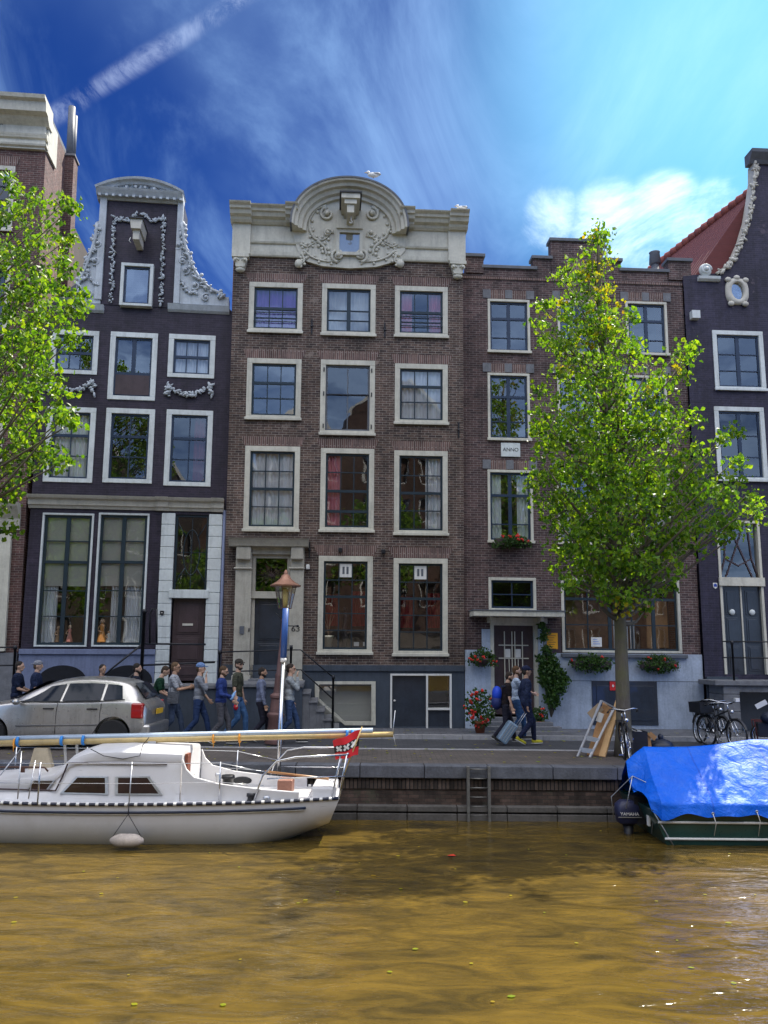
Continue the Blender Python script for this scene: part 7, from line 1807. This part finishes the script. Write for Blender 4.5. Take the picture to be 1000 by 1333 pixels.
person(309, 857, 19.3, -.15, 'tall man in olive t-shirt and bright blue jeans with sunglasses and beard', shirt=(.07,.075,.055), pants=(.07,.16,.34), hands=((.08,.25,.85),(.06,-.25,.86)), glasses=True, beard=True, headturn=-.55, cap=(.05,.045,.04), stride=.2, extra=redp, hair=(.05,.03,.02))
person(340, 868, 19.0, .1, 'man in blue-grey track jacket and dark trousers just left of the lamp post', shirt=(.17,.20,.30), pants=(.025,.025,.04), hands=((.05,.25,.88),(.12,-.24,.88)), sleeve='long', beard=True, hair=(.02,.015,.012), stride=.18, skin='b')
person(377, 863, 18.8, .0, 'man in light grey sweater raising a hand to his mouth beside the silver pole', shirt=(.30,.33,.35), pants=(.04,.07,.15), hands=((.05,.22,.9),(.18,-.06,1.47)), sleeve='long', glasses=True, stride=.24, hair=(.03,.02,.015))
GT = 'three travellers walking past the stepped house'
def pack(t, s, P3, H, hip, ch):
    b = thing('backpack', 'bright blue and navy backpack on the back of the man in black', 'backpack', t.matrix_world @ Matrix.Translation(P3((-.20,0,1.16))))
    MB().ball((0,0,.05), (.13*s,.17*s,.20*s), 16, 12).build('top_pocket', paint((.01,.06,.55), .6), b); MB().ball((-.01,0,-.15), (.14*s,.18*s,.19*s), 16, 12).build('pack_body', paint((.015,.025,.12), .7), b)
    for sy in (-1,1): MB().tube([(.10,sy*.1,.22),(.26,sy*.12,.25),(.33,sy*.12,.05),(.15,sy*.12,-.2)], .02, 6).build('strap', M['navy'], b)
person(657, 874, 19.6, .0, 'bent man in black t-shirt with a blue backpack', shirt=(.018,.014,.016), pants=(.022,.022,.035), hands=((.15,.2,.9),(.16,-.22,.86)), bend=.14, nod=.15, extra=pack, hair=(.03,.02,.015), beard=True, stride=.26, group=GT)
person(672, 866, 20.2, .0, 'bearded man in white shirt pointing forward between the other two travellers', shirt=(.42,.50,.62), pants=(.04,.09,.20), hands=((.2,.2,.95),(.42,-.05,1.12)), beard=True, hair=(.09,.045,.02), stride=.2, group=GT)
def case(t, s, P3, H, hip, ch):
    g0 = U(652, 955, 19.8); 
    c = thing('rolling_suitcase', 'blue-grey hard suitcase tilted on its wheels behind the man in the navy jacket', 'suitcase', place(g0.x, 19.8, .06) @ Matrix.Rotation(.62, 4, 'Y'))
    m = paint((.17,.25,.34), .35, .15, 4, coat=.4); b = MB().box(-.12,.12,-.17,.17,.0,.52).build('shell', m, c, bevel=.035)
    for x in (-.06,.0,.06): MB().box(x-.006,x+.006,-.178,-.165,.05,.47).build('shell_rib', M['alu'], b)
    for y in (-.12,.12): MB().tube([(.10,y,.5),(.10,y,.92)], .009, 6).build('handle_tube', M['alu'], c); MB().lathe([(.035,-.012),(.035,.012)], (-.10,y,-.02), 12, M=Matrix.Rotation(PI/2,3,'X')).build('caster', M['rubber'], c)
    MB().box(.085,.115,-.14,.14,.91,.94).build('handle_grip', M['black'], c, bevel=.008)
person(685, 866, 18.9, .15, 'man in navy jacket and cap with yellow shoes pulling a suitcase', shirt=(.025,.035,.075), pants=(.015,.02,.05), shoes=(.40,.36,.03), hands=((.0,.24,.9),(-.04,-.2,.88)), sleeve='long', cap=(.02,.025,.06), stride=.20, extra=case, group=GT, skin='b')

# ---------------------------------------------------------------- leaves on the water and the street
def litter():
    r = random.Random(77); mb = MB(); m2 = MB()
    for _ in range(80):
        x, y = r.uniform(-6, 7), 7+8*r.random()**1.0; s_ = .012+.018*r.random(); a = r.random()*6; z = WZ+.012
        mb.add([(x+s_*math.cos(a+k*PI/3)*(1 if k % 3 else 1.5), y+s_*math.sin(a+k*PI/3), z) for k in range(6)], [(0,1,2,3,4,5)])
    mb.build('floating_leaves', M['leafy'], None, kind='stuff')
    for _ in range(260):
        x, y = r.uniform(-9, 10), QY+.4+r.random()*6; s_ = .02+.02*r.random(); a = r.random()*6; z = .012+(.07 if y > 21.15 else 0)+(.008 if 18.4 < y < 18.7 or y > 20.9 else 0)
        m2.add([(x+s_*math.cos(a+k*PI/3)*(1 if k % 3 else 1.5), y+s_*math.sin(a+k*PI/3), z+.008*(k % 2)) for k in range(6)], [(0,1,2,3,4,5)])
    m2.build('fallen_leaves', M['leafy'], None, kind='stuff')
    q = G(588, 1114, WZ+.01); t = thing('red_leaf', 'small red leaf floating alone in the dark water below the ladder', 'leaf', q); MB().add([(-.07,0,.0),(-.02,-.04,.01),(.07,-.01,.0),(.03,.05,.012),(-.03,.05,.0)], [(0,1,2,3,4)]).build('leaf_blade', paint((.6,.04,.02), .5), t)
litter()

# ---------------------------------------------------------------- things on the window ledges
def figurine(H, px, py, label, col, hgt, skirt=.07, v=.15):
    u, z = H.P(px, py, v); t = thing('figurine', label, 'figurine', H.at(u, v, z), 'figurines in the tall windows')
    MB().lathe([(skirt,0),(skirt*.95,.03),(skirt*.45,hgt*.45),(skirt*.38,hgt*.55),(skirt*.5,hgt*.72),(skirt*.25,hgt*.80)], n=14).build('robe', paint(col, .5), t)
    MB().ball((0,0,hgt*.9), hgt*.11, 10, 8).build('head', paint((.5,.32,.2), .5), t); MB().tube([(-skirt*.5,-.02,hgt*.7),(-skirt*.8,-.06,hgt*.5),(0,-.08,hgt*.45)], .014, 6).build('arm', paint((.5,.32,.2), .5), t)
figurine(HL, 132, 836, 'orange and white lady figurine in the tall window nearest the door', (.62,.25,.05), .62, .14)
figurine(HL, 141, 837, 'small white figurine right of the orange lady in the tall window', (.6,.6,.55), .32, .09)
figurine(HL, 75, 836, 'small brown figurine by the curtain in the leftmost tall window', (.28,.16,.08), .42, .09)
figurine(HL, 90, 836, 'pale red figurine right of centre in the leftmost tall window', (.55,.2,.14), .45, .10)
def sillpot():
    v = .2; u, z = HM.P(427, 842, v); t = thing('flower_pot', 'cream flower pot with a thin bare plant in the window beside the lamp', 'flower pot', HM.at(u, v, z)); r = random.Random(3)
    MB().lathe([(.10,0),(.14,.26),(.16,.26),(.16,.31),(.13,.31)], n=18).build('pot', paint((.6,.56,.42), .6), t)
    mb = MB()
    for k in range(6): a = k*1.1; mb.tube([(0,0,.28),(.05*math.cos(a),.03*math.sin(a),.6),(.16*math.cos(a),.03*math.sin(a),.85+.1*(k%3))], [.01,.007,.004], 5)
    mb.build('stem', paint((.35,.22,.15)), t)
    v = .3; u, z = HM.P(449, 842, v); t = thing('black_statue', 'dark standing statue in the window right of the flower pot', 'statue', HM.at(u, v, z))
    MB().tube([(0,0,0),(.02,0,.3),(-.02,0,.55),(.03,0,.8),(.0,0,.95)], [.09,.10,.08,.09,.05], 12).ball((-.01,0,1.03), (.06,.06,.08)).tube([(.02,0,.8),(-.12,-.02,.7),(-.14,-.02,.95)], [.035,.03,.02], 8).build('statue_body', M['black'], t)
    for px, lb in ((464, 'white card standing left in the window beside the lamp'), (476, 'white card standing right in the window beside the lamp')):
        v = .13; u, z = HM.P(px, 841, v); t = thing('window_card', lb, 'card', HM.at(u, v, z)); MB().box(-.07,.07,-.004,.004,0,.11,Matrix.Rotation(.15,4,'X')).build('card', M['white'], t)
sillpot()
